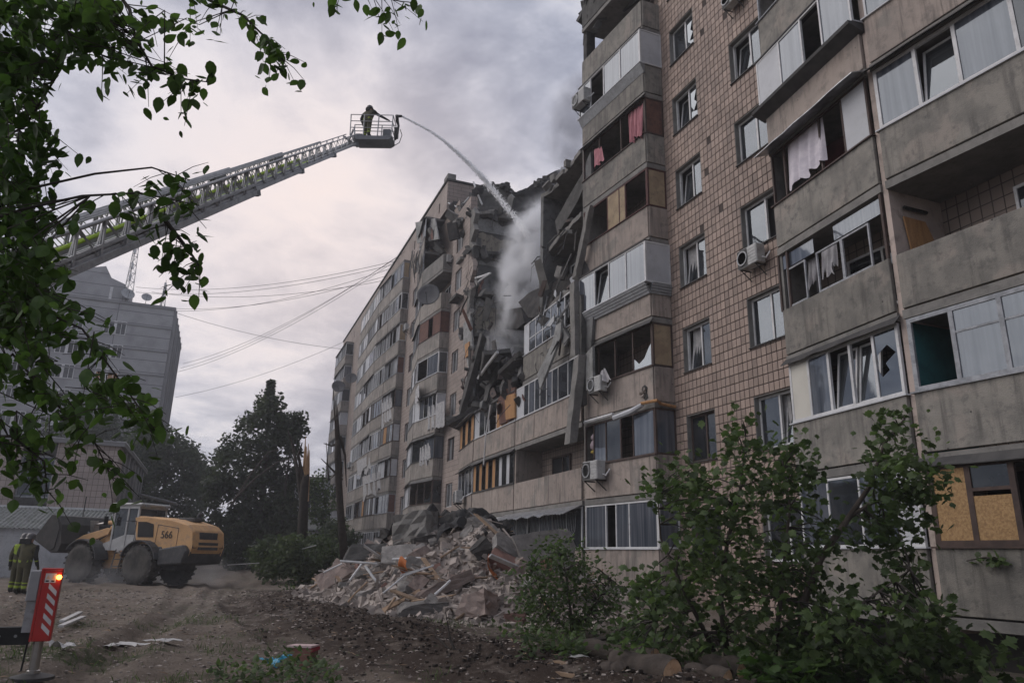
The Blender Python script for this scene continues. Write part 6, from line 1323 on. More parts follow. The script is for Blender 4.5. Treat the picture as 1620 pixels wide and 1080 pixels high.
    for s_ in (1, -1): g = MB(); g.tube([(2.3, s_ * .85, 3.1), (2.45, s_ * 1.15, 3.05), (2.45, s_ * 1.15, 2.6)], .02, 5); g.box(2.4, 2.45, s_ * 1.15 - .1, s_ * 1.15 + .1, 2.55, 2.95); g.build('mirror', M['black'], cab)
    g = MB()
    for s_ in (1,): g.tube([(.75, s_ * .98, 1.7), (.75, s_ * .98, 2.75), (1.4, s_ * .95, 2.75)], .018, 5); g.tube([(.5, s_ * 1.0, 3.0), (-.2, s_ * 1.0, 2.95)], .018, 5)
    g.build('handrail', M['black'], cab)
    # steps
    g = MB()
    for x in (1.3, 1.72): g.obb((x - .08, 1.13, .95), (.025, 0, 0), (0, .015, 0), (-.1, 0, .55))
    st_ = X(g, 'step_rail', 'loader_grey')
    for i in range(4): g = MB(); g.box(1.35 - .06 * i, 1.75 - .06 * i, .85, 1.15, .45 + .3 * i, .49 + .3 * i); g.build('step', M['loader_grey'], st_)
    # fenders
    for x, a0, a1 in ((0, 20, 165), (3.45, 35, 170)):
        for s_ in (1, -1):
            g = MB(); n = 9; pts = [(x + 1.02 * math.cos(R(a0 + (a1 - a0) * i / n)), .86 + 1.02 * math.sin(R(a0 + (a1 - a0) * i / n))) for i in range(n + 1)]
            for (xa, za), (xb, zb) in zip(pts, pts[1:]):
                d = Vector((xa - x, 0, za - .86)).normalized() * .05; e = Vector((xb - x, 0, zb - .86)).normalized() * .05
                g.hexa([(xa, s_ * .7, za), (xb, s_ * .7, zb), (xb, s_ * 1.4, zb), (xa, s_ * 1.4, za), (xa + d.x, s_ * .7, za + d.z), (xb + e.x, s_ * .7, zb + e.z), (xb + e.x, s_ * 1.4, zb + e.z), (xa + d.x, s_ * 1.4, za + d.z)])
            X(g, 'fender', 'loader_grey')
    # front frame, tower, lift arms, bucket
    g = MB(); g.box(1.9, 4.2, -.5, .5, .65, 1.3); X(g, 'front_frame', 'loader_yellow', bevel=.04)
    for s_ in (1, -1):
        g = MB(); g.extr([(2.35, s_ * .42, 1.2), (3.0, s_ * .42, 1.2), (2.95, s_ * .42, 2.25), (2.75, s_ * .42, 2.55), (2.45, s_ * .42, 2.5)], (0, s_ * .14, 0)); X(g, 'arm_tower', 'loader_yellow', bevel=.03)
        g = MB(); g.extr([(2.55, s_ * .6, 2.38), (2.75, s_ * .6, 2.45), (4.2, s_ * .6, 2.1), (4.95, s_ * .6, 1.75), (4.9, s_ * .6, 1.45), (4.05, s_ * .6, 1.7), (2.65, s_ * .6, 2.15)], (0, s_ * .12, 0)); X(g, 'lift_arm', 'loader_yellow', bevel=.02)
        g = MB(); g.tube([(2.9, s_ * .5, 1.25), (3.5, s_ * .5, 1.55)], .08, 8); g.tube([(3.5, s_ * .5, 1.55), (4.0, s_ * .5, 1.82)], .05, 8); X(g, 'lift_ram', 'ram_steel')
    g = MB(); g.tube([(2.5, 0, 2.62), (3.5, 0, 2.72)], .1, 8); X(g, 'tilt_ram', 'loader_yellow'); g = MB(); g.tube([(3.5, 0, 2.72), (4.3, 0, 2.62)], .055, 8); g.obb((4.35, 0, 2.35), (.12, 0, .0), (0, .14, 0), (.1, 0, .45)); g.tube([(4.4, 0, 2.0), (4.9, 0, 2.35)], .05, 6); X(g, 'tilt_linkage', 'ram_steel')
    bx = [(4.75, 1.35), (4.62, 1.7), (4.8, 2.55), (5.15, 2.95), (5.55, 3.0), (5.4, 2.75), (5.05, 2.45), (4.98, 1.9), (5.2, 1.55), (6.35, 1.95), (6.4, 1.85), (5.15, 1.28)]
    g = MB(); g.extr([(x, -1.45, z) for x, z in bx], (0, 2.9, 0)); bk_ = X(g, 'bucket', 'bucket_steel')
    for s_ in (1, -1): g = MB(); g.extr([(x, s_ * 1.45, z) for x, z in ((4.98, 1.5), (4.85, 2.4), (5.15, 2.95), (5.5, 2.98), (6.38, 1.9), (5.2, 1.4))], (0, s_ * .04, 0)); g.build('bucket_side', M['bucket_steel'], bk_)
    for i in range(8): y = -1.35 + i * .385; g = MB(); g.extr([(6.3, y - .06, 1.83), (6.62, y - .03, 1.98), (6.3, y - .06, 1.97)], (0, .1, 0)); g.build('tooth', M['bucket_steel'], bk_)
loader()
# ------------------------------------------------------------------ striped outrigger leg in the foreground
mat('safety_red', (0.40, 0.018, 0.014), (0.33, 0.014, 0.012), 2.5, .4, spec=.45, dirt=(.16, .06, .05), dirt_amt=.55); mat('stripe_white', (0.55, 0.55, 0.55), (0.47, 0.47, 0.47), 4, .5); mat('leg_grey', (0.28, 0.28, 0.285), (0.22, 0.22, 0.225), 2, .5); mat('label_yellow', (.5, .35, .25), None, 2, .6)
OR_ = on_z(50, 1074, ZG); OW = math.atan2(RT.y, RT.x) + R(27)
OUT = thing('outrigger_leg', 'red and white striped outrigger leg with a glowing amber lamp in the left foreground', 'outrigger', (OR_.x, OR_.y, ZG), OW); OUT.scale = (.94,) * 3
def outrigger():
    # local +x points to the right of the picture, +y away from the camera
    X = lambda g, n, m, p=OUT, **k: g.build(n, M[m], p, **k)
    g = MB(); g.lathe([(.24, .0), (.24, .035), (.18, .05), (.1, .07)], 20); X(g, 'foot_plate', 'metal_dark', smooth=False)
    g = MB(); g.lathe([(.075, .07), (.075, .1), (.055, .11), (.055, .62)], 14); X(g, 'ram', 'ram_steel', smooth=False)
    g = MB(); g.tube([(-.13, .02, .1), (-.11, .02, .62)], .012, 5); X(g, 'hydraulic_line', 'black')
    z0, z1 = .44, 1.26
    g = MB(); g.box(-.075, .125, -.13, -.105, z0, z1); fr = X(g, 'front_plate', 'safety_red', bevel=.006)
    g = MB(); g.box(-.10, -.076, -.13, .12, z0, z1 + .0); X(g, 'side_plate', 'safety_red'); g = MB(); g.box(-.102, .127, -.132, .122, z1 + .002, z1 + .03); X(g, 'cap', 'safety_red', bevel=.006)
    g = MB(); g.box(-.22, -.102, -.11, .12, z1 - .36, z1 + .0); X(g, 'grey_box', 'leg_grey', bevel=.01); g = MB(); g.box(-.2, -.104, -.08, .1, z0 + .1, z1 - .362); X(g, 'inner_leg', 'metal_grey')
    g = MB(); g.box(.101, .125, -.104, .12, z0, z1); X(g, 'side_plate', 'safety_red')
    for i in range(5):
        zz = z0 + .1 + i * .115; g = MB(); g.extr([(.005, -.1335, zz + .055), (.005, -.1335, zz + .115), (.1, -.1335, zz + .02), (.1, -.1335, zz - .04)], (0, .003, 0)); g.build('white_stripe', M['stripe_white'], fr)
    g = MB(); g.box(-.05, .068, -.1335, -.1305, z1 - .14, z1 - .03); lb = g.build('warning_label', M['stripe_white'], fr)
    for x in (-.02, .04): g = MB(); g.extr([(x - .022, -.1355, z1 - .095), (x + .022, -.1355, z1 - .095), (x, -.1355, z1 - .05)], (0, .0018, 0)); g.build('warning_triangle', M['label_yellow'], fr); g = MB(); g.box(x - .02, x + .014, -.1355, -.1337, z1 - .13, z1 - .112); g.build('warning_mark', M['black'], fr)
    lm = emit('amber_lamp', (1.0, .32, .04), 9.0); g = MB(); g.lathe([(.03, 0), (.03, .012), (.022, .03), (.008, .036)], 12, axis='y', c=(.1, -.168, z1 - .075)); X(g, 'amber_lamp', 'amber_lamp', smooth=True)
    g = MB(); g.box(-1.6, -.103, -.05, .1, .40, .60); X(g, 'beam', 'black'); g = MB(); g.box(-1.0, -.5, -.055, -.05, .47, .52); X(g, 'beam_label', 'metal_grey')
    for x in (-.42, -.25): g = MB(); g.lathe([(.018, 0), (.018, .01)], 8, axis='y', c=(x, -.06, .5)); X(g, 'bolt', 'metal_grey')
outrigger()
# ------------------------------------------------------------------ rubble heap
rb = random.Random(77)
def mound(x, y):
    r = math.hypot((x - 25.3) / 9.2, (y - 5.55) / 4.25); w = .28 * fbm(x, y, .5, 4) + .12 * fbm(x, y, 1.6)
    return 2.65 * max(0.0, 1 - r ** 1.35) * (1 + w)
def mz(x, y): return ground_z(x, y) + mound(x, y)
mat('rubble_pink', (0.30, 0.235, 0.205), (0.22, 0.175, 0.155), 2.5, .95, .5, 25, dirt=(.13, .115, .105), dirt_amt=.6, obj=.3); mat('rubble_grey', (0.25, 0.235, 0.22), (0.17, 0.16, 0.15), 2.5, .95, .5, 25, dirt=(.1, .095, .09), dirt_amt=.6, obj=.3)
mat('rubble_dust', (0.36, 0.315, 0.28), (0.235, 0.2, 0.178), 1.5, .97, .8, 12, island=.35); mat('brick_red', (0.22, 0.125, 0.10), (0.17, 0.105, 0.088), 3, .95, .4, 25, obj=.25); mat('plank_wood', (0.30, 0.21, 0.14), (0.22, 0.155, 0.105), 6, .9, .3, 30, obj=.35); mat('felt', (0.022, 0.022, 0.023), (0.04, 0.038, 0.037), 3, .75, .7, 9)
mat('scorched', (0.035, 0.033, 0.032), (0.07, 0.065, 0.06), 2.5, .9, .5, 20, obj=.3); mat('plastic_orange', (0.42, 0.13, 0.035), (0.34, 0.1, 0.03), 3, .6)
def heap():
    g = MB(); n = 90; V = []
    for i in range(n + 1):
        for j in range(n + 1): x, y = 15 + 21 * i / n, 0.3 + 11.2 * j / n; V.append((x, y, ground_z(x, y) + mound(x, y) + (.12 * noise.noise(Vector((x * 3, y * 3, 0))) if mound(x, y) > .05 else -.06)))
    g._add(V, [(i * (n + 1) + j, (i + 1) * (n + 1) + j, (i + 1) * (n + 1) + j + 1, i * (n + 1) + j + 1) for i in range(n) for j in range(n)])
    # small debris, thousands of broken bits
    cube = [(-1, -1, -1), (1, -1, -1), (1, 1, -1), (-1, 1, -1), (-1, -1, 1), (1, -1, 1), (1, 1, 1), (-1, 1, 1)]
    k = 0
    while k < 7000:
        x, y = rb.uniform(13.5, 36), rb.uniform(.8, 12); m_ = mound(x, y)
        r = math.hypot((x - 25.2) / 10.3, (y - 5.5) / 4.9)
        if r > 1 or (m_ < .02 and rb.random() > .35): continue
        s_ = rb.choice((.03, .04, .05, .06, .08, .1, .13)) * rb.uniform(.8, 1.4); rot = Matrix.Rotation(rb.uniform(0, 6), 3, Vector((rb.gauss(0, 1), rb.gauss(0, 1), rb.gauss(0, 1))).normalized()); sx, sy, sz = s_, s_ * rb.uniform(.4, 1), s_ * rb.uniform(.25, .8); c = Vector((x, y, mz(x, y) + s_ * .2))
        g._add([c + rot @ Vector((a * sx * rb.uniform(.7, 1), b * sy * rb.uniform(.7, 1), d * sz * rb.uniform(.7, 1))) for a, b, d in cube], MB.BOXF); k += 1
    for k in range(1300):
        x, y = rb.uniform(14.5, 34), rb.uniform(1.2, 11.5)
        if mound(x, y) < .05: continue
        c = Vector((x, y, mz(x, y) + rb.uniform(.02, .14))); d = Vector((rb.gauss(0, 1), rb.gauss(0, 1), rb.gauss(0, .45))).normalized() * rb.uniform(.12, .5); w = d.cross(Vector((0, 0, 1))).normalized() * rb.uniform(.008, .04); g.obb(c, d, w, d.cross(w).normalized() * rb.uniform(.006, .02))
    o = g.build('rubble', M['rubble_dust']); tag(o, 'heap of crushed concrete, brick and plaster at the foot of the gap', 'rubble', kind='stuff')
heap()
def variants(n, dims):
    out = []
    for i in range(n):
        d = dims(); o = chunk((0, 0, 0), *d, 'piece', 'rubble_grey', parent=None, rnd=rb, rough=2); out.append(o.data); bpy.data.objects.remove(o)
    return out
def place(me, name, m, loc, rot, label, cat, group, scale=1.0):
    key = (me.name, m); q = VAR.get(key)
    if q is None: q = me.copy(); q.materials.clear(); q.materials.append(M[m]); VAR[key] = q
    o = bpy.data.objects.new(name, q); COL.objects.link(o); o.location = loc; o.rotation_euler = rot; o.scale = (scale,) * 3; return tag(o, label, cat, group)
VAR = {}
CH = variants(14, lambda: (rb.uniform(.5, .9), rb.uniform(.35, .6), rb.uniform(.2, .45)))
def where(x, y):
    m_ = mound(x, y)
    return 'near the top of the rubble heap' if m_ > 1.55 else 'at the front foot of the rubble heap' if x < 20 and m_ < .9 else 'on the left slope of the rubble heap' if y > 7 else 'at the right end of the rubble heap' if y < 4.2 else 'in the middle of the rubble heap' if x < 25 else 'on the far side of the rubble heap'
k = 0
while k < 170:
    x, y = rb.uniform(16, 33), rb.uniform(1.5, 11); m_ = mound(x, y)
    if m_ < .12 or (y < 4 and x > 26): continue
    s_ = .28 + .75 * rb.random() ** 1.6; col = rb.choice(('rubble_pink', 'rubble_pink', 'rubble_grey', 'rubble_grey', 'rubble_grey', 'brick_red')) if m_ < 1.5 else rb.choice(('scorched', 'scorched', 'scorched', 'rubble_grey'))
    if m_ >= 1.5: s_ *= 1.3
    word = {'rubble_pink': 'pinkish plastered', 'rubble_grey': 'grey', 'brick_red': 'red brick', 'scorched': 'scorched black'}[col]; size = 'small' if s_ < .6 else 'large'
    place(rb.choice(CH), 'concrete_chunk' if col != 'brick_red' else 'brick_chunk', col, (x, y, mz(x, y) + .08 * s_), (rb.uniform(-.9, .9), rb.uniform(-.9, .9), rb.uniform(0, 6)), f'{size} {word} chunk lying {where(x, y)}', 'chunk', f'{size} {word} chunks {where(x, y)}', s_); k += 1
k = 0
PLK = []
for L_, w_ in ((1.6, .06), (2.2, .08), (1.1, .05)): g = MB(); g.hexa([(-L_ / 2, -w_, -.018), (L_ / 2 - .1, -w_ * .9, -.018), (L_ / 2, w_, -.018), (-L_ / 2 + .05, w_, -.018), (-L_ / 2, -w_, .018), (L_ / 2 - .1, -w_ * .9, .018), (L_ / 2, w_, .018), (-L_ / 2 + .05, w_, .018)]); PLK.append(g.mesh('plank'))
while k < 110:
    x, y = rb.uniform(16, 32), rb.uniform(2, 11); m_ = mound(x, y)
    if m_ < .1: continue
    col = rb.choice(('plank_wood', 'plank_wood', 'plank_wood', 'plank_wood', 'white_frame')); w = 'brown splintered' if col == 'plank_wood' else 'white painted'
    place(rb.choice(PLK), 'plank', col, (x, y, mz(x, y) + .16), (rb.uniform(-.4, .4), rb.uniform(-.6, .6), rb.uniform(0, 6)), f'{w} plank sticking out {where(x, y)}', 'plank', f'{w} planks {where(x, y)}', rb.uniform(.6, 1.2)); k += 1
# the large pieces one can pick out
def slab_thing(label, u, v, lift, dims, rot, m, name='concrete_slab', cat='slab', d=None):
    """a large fallen piece; placed where its pixel's ray meets the heap"""
    r = ray(u, v); t = 8.0; p = CAM
    if d is None:
        while t < 45:
            p = CAM + r * t
            if p.z < mz(p.x, p.y): break
            t += .1
    else: p = CAM + r * d
    o = chunk(p + Vector((0, 0, lift)), *dims, name, m, parent=None, rot=rot, rnd=rb, rough=4); return tag(o, label, cat, kind='thing')
YB = YAW * -1
slab_thing('big pale tilted wall slab leaning at the right end of the heap', 862, 905, .45, (1.9, .22, 1.3), (R(28), R(8), R(95)), 'rubble_grey')
slab_thing('thick pink tiled block below the leaning slab', 860, 945, .15, (1.5, .5, .45), (R(15), R(22), R(75)), 'rubble_pink', 'concrete_block', 'block')
slab_thing('flat grey slab lying at the front foot of the heap', 668, 968, .12, (1.2, .7, .24), (R(-6), R(5), R(80)), 'rubble_grey')
slab_thing('pink faced block with a hollow on the left slope of the heap', 530, 922, .2, (1.1, .4, .6), (R(20), R(35), R(60)), 'rubble_pink', 'concrete_block', 'block')
slab_thing('pinkish square block at the heap foot right of the flat slab', 755, 970, .15, (.8, .6, .55), (R(10), R(12), R(40)), 'rubble_pink', 'concrete_block', 'block')
slab_thing('dark wide wall piece lying across the top left of the heap', 590, 880, .1, (1.9, .22, .6), (R(35), R(4), R(80)), 'concrete_dark')
slab_thing('pointed grey slab standing up at the top left of the heap', 575, 868, .05, (1.3, .18, .8), (R(58), R(22), R(70)), 'concrete')
slab_thing('rounded grey boulder of mortar crowning the heap', 662, 842, .1, (1.3, 1.0, .9), (R(5), R(10), R(40)), 'concrete', 'mortar_boulder', 'boulder')
slab_thing('grey slab corner on the right shoulder of the heap near the window bars', 802, 872, .1, (.9, .2, .75), (R(48), R(-30), R(95)), 'rubble_grey')
slab_thing('long pinkish slab sloping down the front right of the heap', 700, 940, .15, (1.6, .45, .3), (R(10), R(24), R(85)), 'rubble_pink')
slab_thing('grey broken floor slab high in the middle of the heap', 640, 884, .1, (1.4, .2, .7), (R(40), R(6), R(70)), 'rubble_grey')
slab_thing('red brick block among the front chunks at the right foot of the heap', 815, 988, .1, (.5, .35, .3), (R(5), R(5), R(70)), 'brick_red', 'brick_block', 'block')
def felt(label, px, seed):
    """crumpled black roofing sheet thrown over the heap"""
    a, b, c, d = [at(u, v, t) for u, v, t in px]; n = 18; V = []
    for i in range(n + 1):
        for j in range(n + 1):
            p = a.lerp(b, i / n).lerp(d.lerp(c, i / n), j / n); q = .3 * noise.noise(p * 1.3 + Vector((seed, 0, 0))) + .15 * noise.noise(p * 3.1); V.append(Vector((p.x, p.y, max(p.z, mz(p.x, p.y) + .28))) + Vector((-q * .4, q * .3, q)))
    base = sum(V, Vector()) / len(V); g = MB(); g._add([p - base for p in V], [(i * (n + 1) + j, (i + 1) * (n + 1) + j, (i + 1) * (n + 1) + j + 1, i * (n + 1) + j + 1) for i in range(n) for j in range(n)])
    o = g.build('roofing_felt', M['felt']); o.location = base; return tag(o, label, 'roofing felt')
felt('black crumpled roofing felt draped over the top of the heap', [(690, 852, 24), (745, 832, 25.5), (800, 862, 24), (690, 892, 22)], 1); felt('second black roofing sheet on the upper right of the heap', [(745, 838, 26), (800, 848, 26), (835, 880, 24.5), (770, 880, 23.5)], 4); felt('scorched felt flap on the upper left of the heap', [(590, 862, 25), (640, 850, 26), (700, 858, 26), (650, 890, 24)], 8)
def curl(label, u, v, d, s_, m, seed):
    g = MB(); n = 10; r_ = random.Random(seed); P = at(u, v, d); V = []
    for i in range(n + 1):
        for j in range(5): t = i / n; V.append(Vector((.3 * math.sin(t * 2.2) * s_, (j / 4 - .5) * .6 * s_ + .1 * t, t * .7 * s_ + .1 * math.sin(j))))
    g._add(V, [(i * 5 + j, (i + 1) * 5 + j, (i + 1) * 5 + j + 1, i * 5 + j + 1) for i in range(n) for j in range(4)]); o = g.build('plastic_sheet', M[m], smooth=True); o.location = P - Vector((0, 0, .3 * s_)); o.rotation_euler = (.2, .2, r_.uniform(1, 2)); return tag(o, label, 'plastic sheet')
curl('curled orange plastic shell on the right shoulder of the heap', 796, 902, 19.3, 1.0, 'plastic_orange', 1); curl('small orange plastic scrap in the middle of the heap', 646, 897, 20.3, .6, 'plastic_orange', 2)
for i, (pts, r_, l) in enumerate((([(538, 887, 22), (597, 891, 22)], .06, 'white pipe lying across the left top of the heap'), ([(572, 892, 21.5), (553, 918, 21)], .05, 'white plastic pipe pointing down the left slope'), ([(686, 894, 19.5), (640, 910, 19.2), (606, 938, 18.8)], .04, 'long white pole lying over the middle of the heap'), ([(512, 905, 22.5), (541, 891, 22.5)], .045, 'short white pipe at the far left of the heap'), ([(578, 895, 20.8), (592, 915, 20.5), (600, 922, 20.4)], .06, 'bent white frame piece left of the pole'), ([(540, 965, 19.5), (560, 940, 20), (581, 920, 20.3)], .035, 'brown pole leaning on the left front of the heap'), ([(604, 975, 18), (625, 945, 18.6)], .05, 'thin plank pole at the front of the heap'), ([(782, 948, 17.5), (786, 985, 17)], .045, 'white board standing at the right foot of the heap'), ([(765, 944, 17.6), (782, 962, 17.2)], .045, 'white strip leaning above the right foot of the heap'), ([(720, 980, 16.8), (758, 955, 17.4)], .05, 'pale plank at the front right of the heap'), ([(688, 940, 17.8), (705, 925, 18), (712, 918, 18.2)], .05, 'white metal strip beside the tilted slab'))):
    P = [at(*p) for p in pts]; b = P[0]; g = MB(); g.tube([p - b for p in P], r_ * .65, 6); o = g.build('pole', M['plank_wood' if 'brown' in l or 'plank' in l else 'white_frame']); o.location = b; tag(o, l, 'pole')
# ------------------------------------------------------------------ gravel and litter on the yard
def gravel():
    g = MB(); rg = random.Random(9); cube = [(-1, -1, -1), (1, -1, -1), (1, 1, -1), (-1, 1, -1), (-1, -1, 1), (1, -1, 1), (1, 1, 1), (-1, 1, 1)]
    for i in range(9000):
        x = 6.5 + 26 * rg.random() ** 1.6; y = rg.uniform(3.5, 19); s_ = rg.choice((.006, .008, .011, .014, .018)) * rg.uniform(.6, 1.5) * (1 + (x - 6) * .03)
        c = Vector((x, y, ground_z(x, y) + s_ * .2)); rot = Matrix.Rotation(rg.uniform(0, 6), 3, 'Z'); f = rg.uniform(.25, .6)
        g._add([c + rot @ Vector((a * s_ * rg.uniform(.6, 1), b * s_ * rg.uniform(.5, 1), d * s_ * f * rg.uniform(.6, 1))) for a, b, d in cube], MB.BOXF)
    tag(g.build('gravel', M['rubble_dust']), 'scattered gravel and crumbs of plaster on the yard', 'gravel', kind='stuff')
    g = MB(); mat('clod', (.045, .035, .029), (.03, .024, .02), 3, .97, .6, 15, island=.3)
    for i in range(2200):
        a = rg.randrange(len(BERM) - 1); t = rg.random(); x = BERM[a][0] + (BERM[a + 1][0] - BERM[a][0]) * t + rg.gauss(0, .7); y = BERM[a][1] + (BERM[a + 1][1] - BERM[a][1]) * t + rg.gauss(0, .7); s_ = rg.uniform(.008, .034); c = Vector((x, y, ground_z(x, y) + s_ * .3)); rot = Matrix.Rotation(rg.uniform(0, 6), 3, 'Z')
        g._add([c + rot @ Vector((a_ * s_ * rg.uniform(.5, 1), b * s_ * rg.uniform(.5, 1), d * s_ * rg.uniform(.4, .9))) for a_, b, d in cube], MB.BOXF)
    tag(g.build('earth_clods', M['clod']), 'crumbled black earth turned up across the yard', 'earth', kind='stuff')
gravel()
def flecks():
    """torn leaves, splinters and plaster crumbs trodden into the yard"""
    rg = random.Random(19); G = {'leaf_dark': MB(), 'plank_wood': MB(), 'rubble_dust': MB(), 'clod': MB()}
    for i in range(9000):
        x = 7 + 24 * rg.random() ** 1.5; y = rg.uniform(4, 19); m = rg.choice(('leaf_dark', 'clod', 'clod', 'plank_wood', 'rubble_dust', 'rubble_dust')); s_ = rg.uniform(.012, .045) * (1 + (x - 7) * .02)
        if fbm(x, y, .6) < -.1 and rg.random() < .7: continue
        c = Vector((x, y, ground_z(x, y) + .006 + s_ * .15)); a = rg.uniform(0, 6.283); d = Vector((math.cos(a), math.sin(a), rg.uniform(-.3, .3))) * s_; e = Vector((-math.sin(a), math.cos(a), rg.uniform(-.3, .3))) * s_ * (rg.uniform(.08, .2) if m == 'plank_wood' else rg.uniform(.3, .9)); k = 2.2 if m == 'plank_wood' else 1; z = Vector((0, 0, s_ * rg.uniform(.05, .4)))
        G[m]._add([c - d * k - e * .5, c + d * k * .2 - e, c + d * k, c + e, c + z], [(0, 1, 4), (1, 2, 4), (2, 3, 4), (3, 0, 4)])
    for m, l in (('leaf_dark', 'torn dark leaves trodden into the yard'), ('plank_wood', 'wood splinters scattered over the yard'), ('rubble_dust', 'plaster crumbs scattered over the yard'), ('clod', 'dark soil crumbs scattered over the yard')): tag(G[m].build('ground_litter', M[m]), l, 'litter', kind='stuff')
flecks()
mat('paper', (.5, .49, .48), (.4, .39, .38), 5, .9); mat('bag_blue', (.02, .28, .42), (.02, .2, .33), 4, .35, spec=.5)
def litter(name, label, cat, u, v, w, h, m, seed, lift=.02, crumple=.03):
    r_ = random.Random(seed); c = on_z(u, v, ZG + .05); c.z = ground_z(c.x, c.y) + lift; a = r_.uniform(0, 6); n = 7; g = MB(); V = []
    for i in range(n + 1):
        for j in range(n + 1): x, y = (i / n - .5) * w * (1 + .2 * math.sin(j + seed)), (j / n - .5) * h * (1 + .2 * math.cos(i * 1.3 + seed)); V.append(Vector((x, y, crumple * (noise.noise(Vector((x * 9, y * 9, seed))) + .6))))
    g._add(V, [(i * (n + 1) + j, (i + 1) * (n + 1) + j, (i + 1) * (n + 1) + j + 1, i * (n + 1) + j + 1) for i in range(n) for j in range(n)]); o = g.build(name, M[m]); o.location = c; o.rotation_euler = (0, 0, a); return tag(o, label, cat)
litter('paper', 'white paper sheet on the dirt left of centre', 'paper', 205, 1007, .55, .3, 'paper', 1); litter('paper', 'crumpled paper scrap left of the long white sheet', 'paper', 176, 1013, .25, .2, 'paper', 2); litter('paper', 'torn paper on the dirt below the long white sheet', 'paper', 258, 1018, .5, .25, 'paper', 3); litter('paper', 'white crumpled bag beside the outrigger foot', 'bag', 97, 1031, .3, .2, 'paper', 4, crumple=.1); litter('paper', 'pale scrap in the middle of the yard', 'paper', 265, 980, .6, .3, 'paper', 5); litter('paper', 'pale board scrap near the loader tracks', 'scrap', 352, 936, 1.0, .5, 'paper', 6)
litter('paper', 'white scrap in the grass by the cut logs', 'scrap', 915, 1052, .25, .12, 'paper', 8); litter('plastic_bag', 'bright blue plastic bag beside the printed box', 'bag', 434, 1046, .32, .24, 'bag_blue', 7, crumple=.14)
for (u0, v0, u1, v1, l) in ((96, 990, 132, 975, 'pale batten lying right of the outrigger'), (98, 982, 127, 968, 'upper pale batten with a stub end'), (478, 868, 500, 862, 'pale plank on the debris by the undergrowth'), (880, 1046, 935, 1062, 'split pale lath in the grass by the logs'), (872, 1062, 930, 1072, 'lower split lath in the grass by the logs'), (360, 893, 410, 890, 'long pale board on the debris right of the loader')):
    a, b = on_z(u0, v0, ZG + .1) if v0 > 920 else at(u0, v0, 34), on_z(u1, v1, ZG + .1) if v1 > 920 else at(u1, v1, 34); g = MB(); e = (b - a); x = e.cross(Vector((0, 0, 1))).normalized() * .05; g.obb(e / 2, e / 2, x, Vector((0, 0, .02))); o = g.build('batten', M['paper' if 'lath' not in l else 'plank_wood']); o.location = a; tag(o, l, 'batten')
mat('carton_pink', (.58, .44, .43), (.48, .36, .35), 3, .9, dirt=(.2, .12, .12), dirt_amt=.5); mat('carton_red', (.33, .03, .05), (.25, .025, .04), 3, .9); mat('carton_brown', (.20, .10, .08), (.15, .075, .06), 3, .9)
bx = on_z(478, 1042, ZG); BOX = thing('carton', 'battered pink topped carton with a red edge on the dirt in front', 'box', (bx.x, bx.y, ground_z(bx.x, bx.y)), R(62))
g = MB(); g.hexa([(-.17, -.15, 0), (.17, -.15, 0), (.17, .15, 0), (-.17, .15, 0), (-.17, -.15, .3), (.17, -.16, .3), (.17, .15, .3), (-.17, .15, .3)]); g.build('carton_side', M['carton_brown'], BOX)
g = MB(); g.hexa([(-.18, -.16, .302), (.18, -.17, .302), (.18, .16, .302), (-.18, .16, .302), (-.18, -.16, .32), (.18, -.17, .315), (.18, .16, .33), (-.18, .16, .33)]); g.build('carton_lid', M['carton_pink'], BOX); g = MB(); g.box(-.177, .17, -.176, -.165, .25, .295); g.box(-.19, -.172, -.16, .15, .25, .295); g.build('red_edge', M['carton_red'], BOX)
# ------------------------------------------------------------------ cut logs, sticks
mat('cut_wood', (0.62, 0.42, 0.27), (0.5, 0.31, 0.18), 5, .9, .3, 20, dirt=(.2, .1, .06), dirt_amt=.6)
def log(label, p, q, r_, seed, faces=(1, 1)):
    a, b = Vector(p), Vector(q); rr = random.Random(seed); o = thing('cut_log', label, 'log', a); e = b - a; n = 10; g = MB()
    for i in range(n): pass
    g.tube([e * (i / n) + Vector((0, 0, .02 * math.sin(i))) for i in range(n + 1)], [r_ * (1 + rr.uniform(-.07, .07)) for i in range(n + 1)], 14, cap=False); g.build('bark', M['bark'], o, smooth=True)
    d = e.normalized()
    for t, s_, k in ((0, -1, faces[0]), (1, 1, faces[1])):
        if k: g = MB(); g.tube([e * t + d * s_ * .0, e * t + d * s_ * .012], [r_ * .95, r_ * .9], 14); g.build('cut_face', M['cut_wood'], o)
    return o
log('long mossy log lying behind the others in the grass', on_z(922, 1027, ZG + .14), on_z(1036, 1042, ZG + .14), .15, 1); log('thick log with a pale round cut face turned to the viewer', on_z(978, 1050, ZG + .17), on_z(1064, 1064, ZG + .17), .18, 2); log('dark log right of the pale cut face', on_z(1092, 1066, ZG + .12), on_z(1150, 1074, ZG + .12), .13, 3); log('short stump log at the foot of the bush', on_z(1120, 1052, ZG + .13), on_z(1172, 1058, ZG + .13), .14, 4); log('small split log end with torn pale wood', on_z(958, 1064, ZG + .11), on_z(984, 1064, ZG + .13), .12, 5)
def stick(label, pts, r0, m='bark_dark'):
    P = [at(*p) for p in pts]; g = MB(); g.tube([p - P[0] for p in P], [r0 * (1 - .7 * i / (len(P) - 1)) for i in range(len(P))], 6); o = g.build('stick', M[m]); o.location = P[0]; tag(o, label, 'stick')
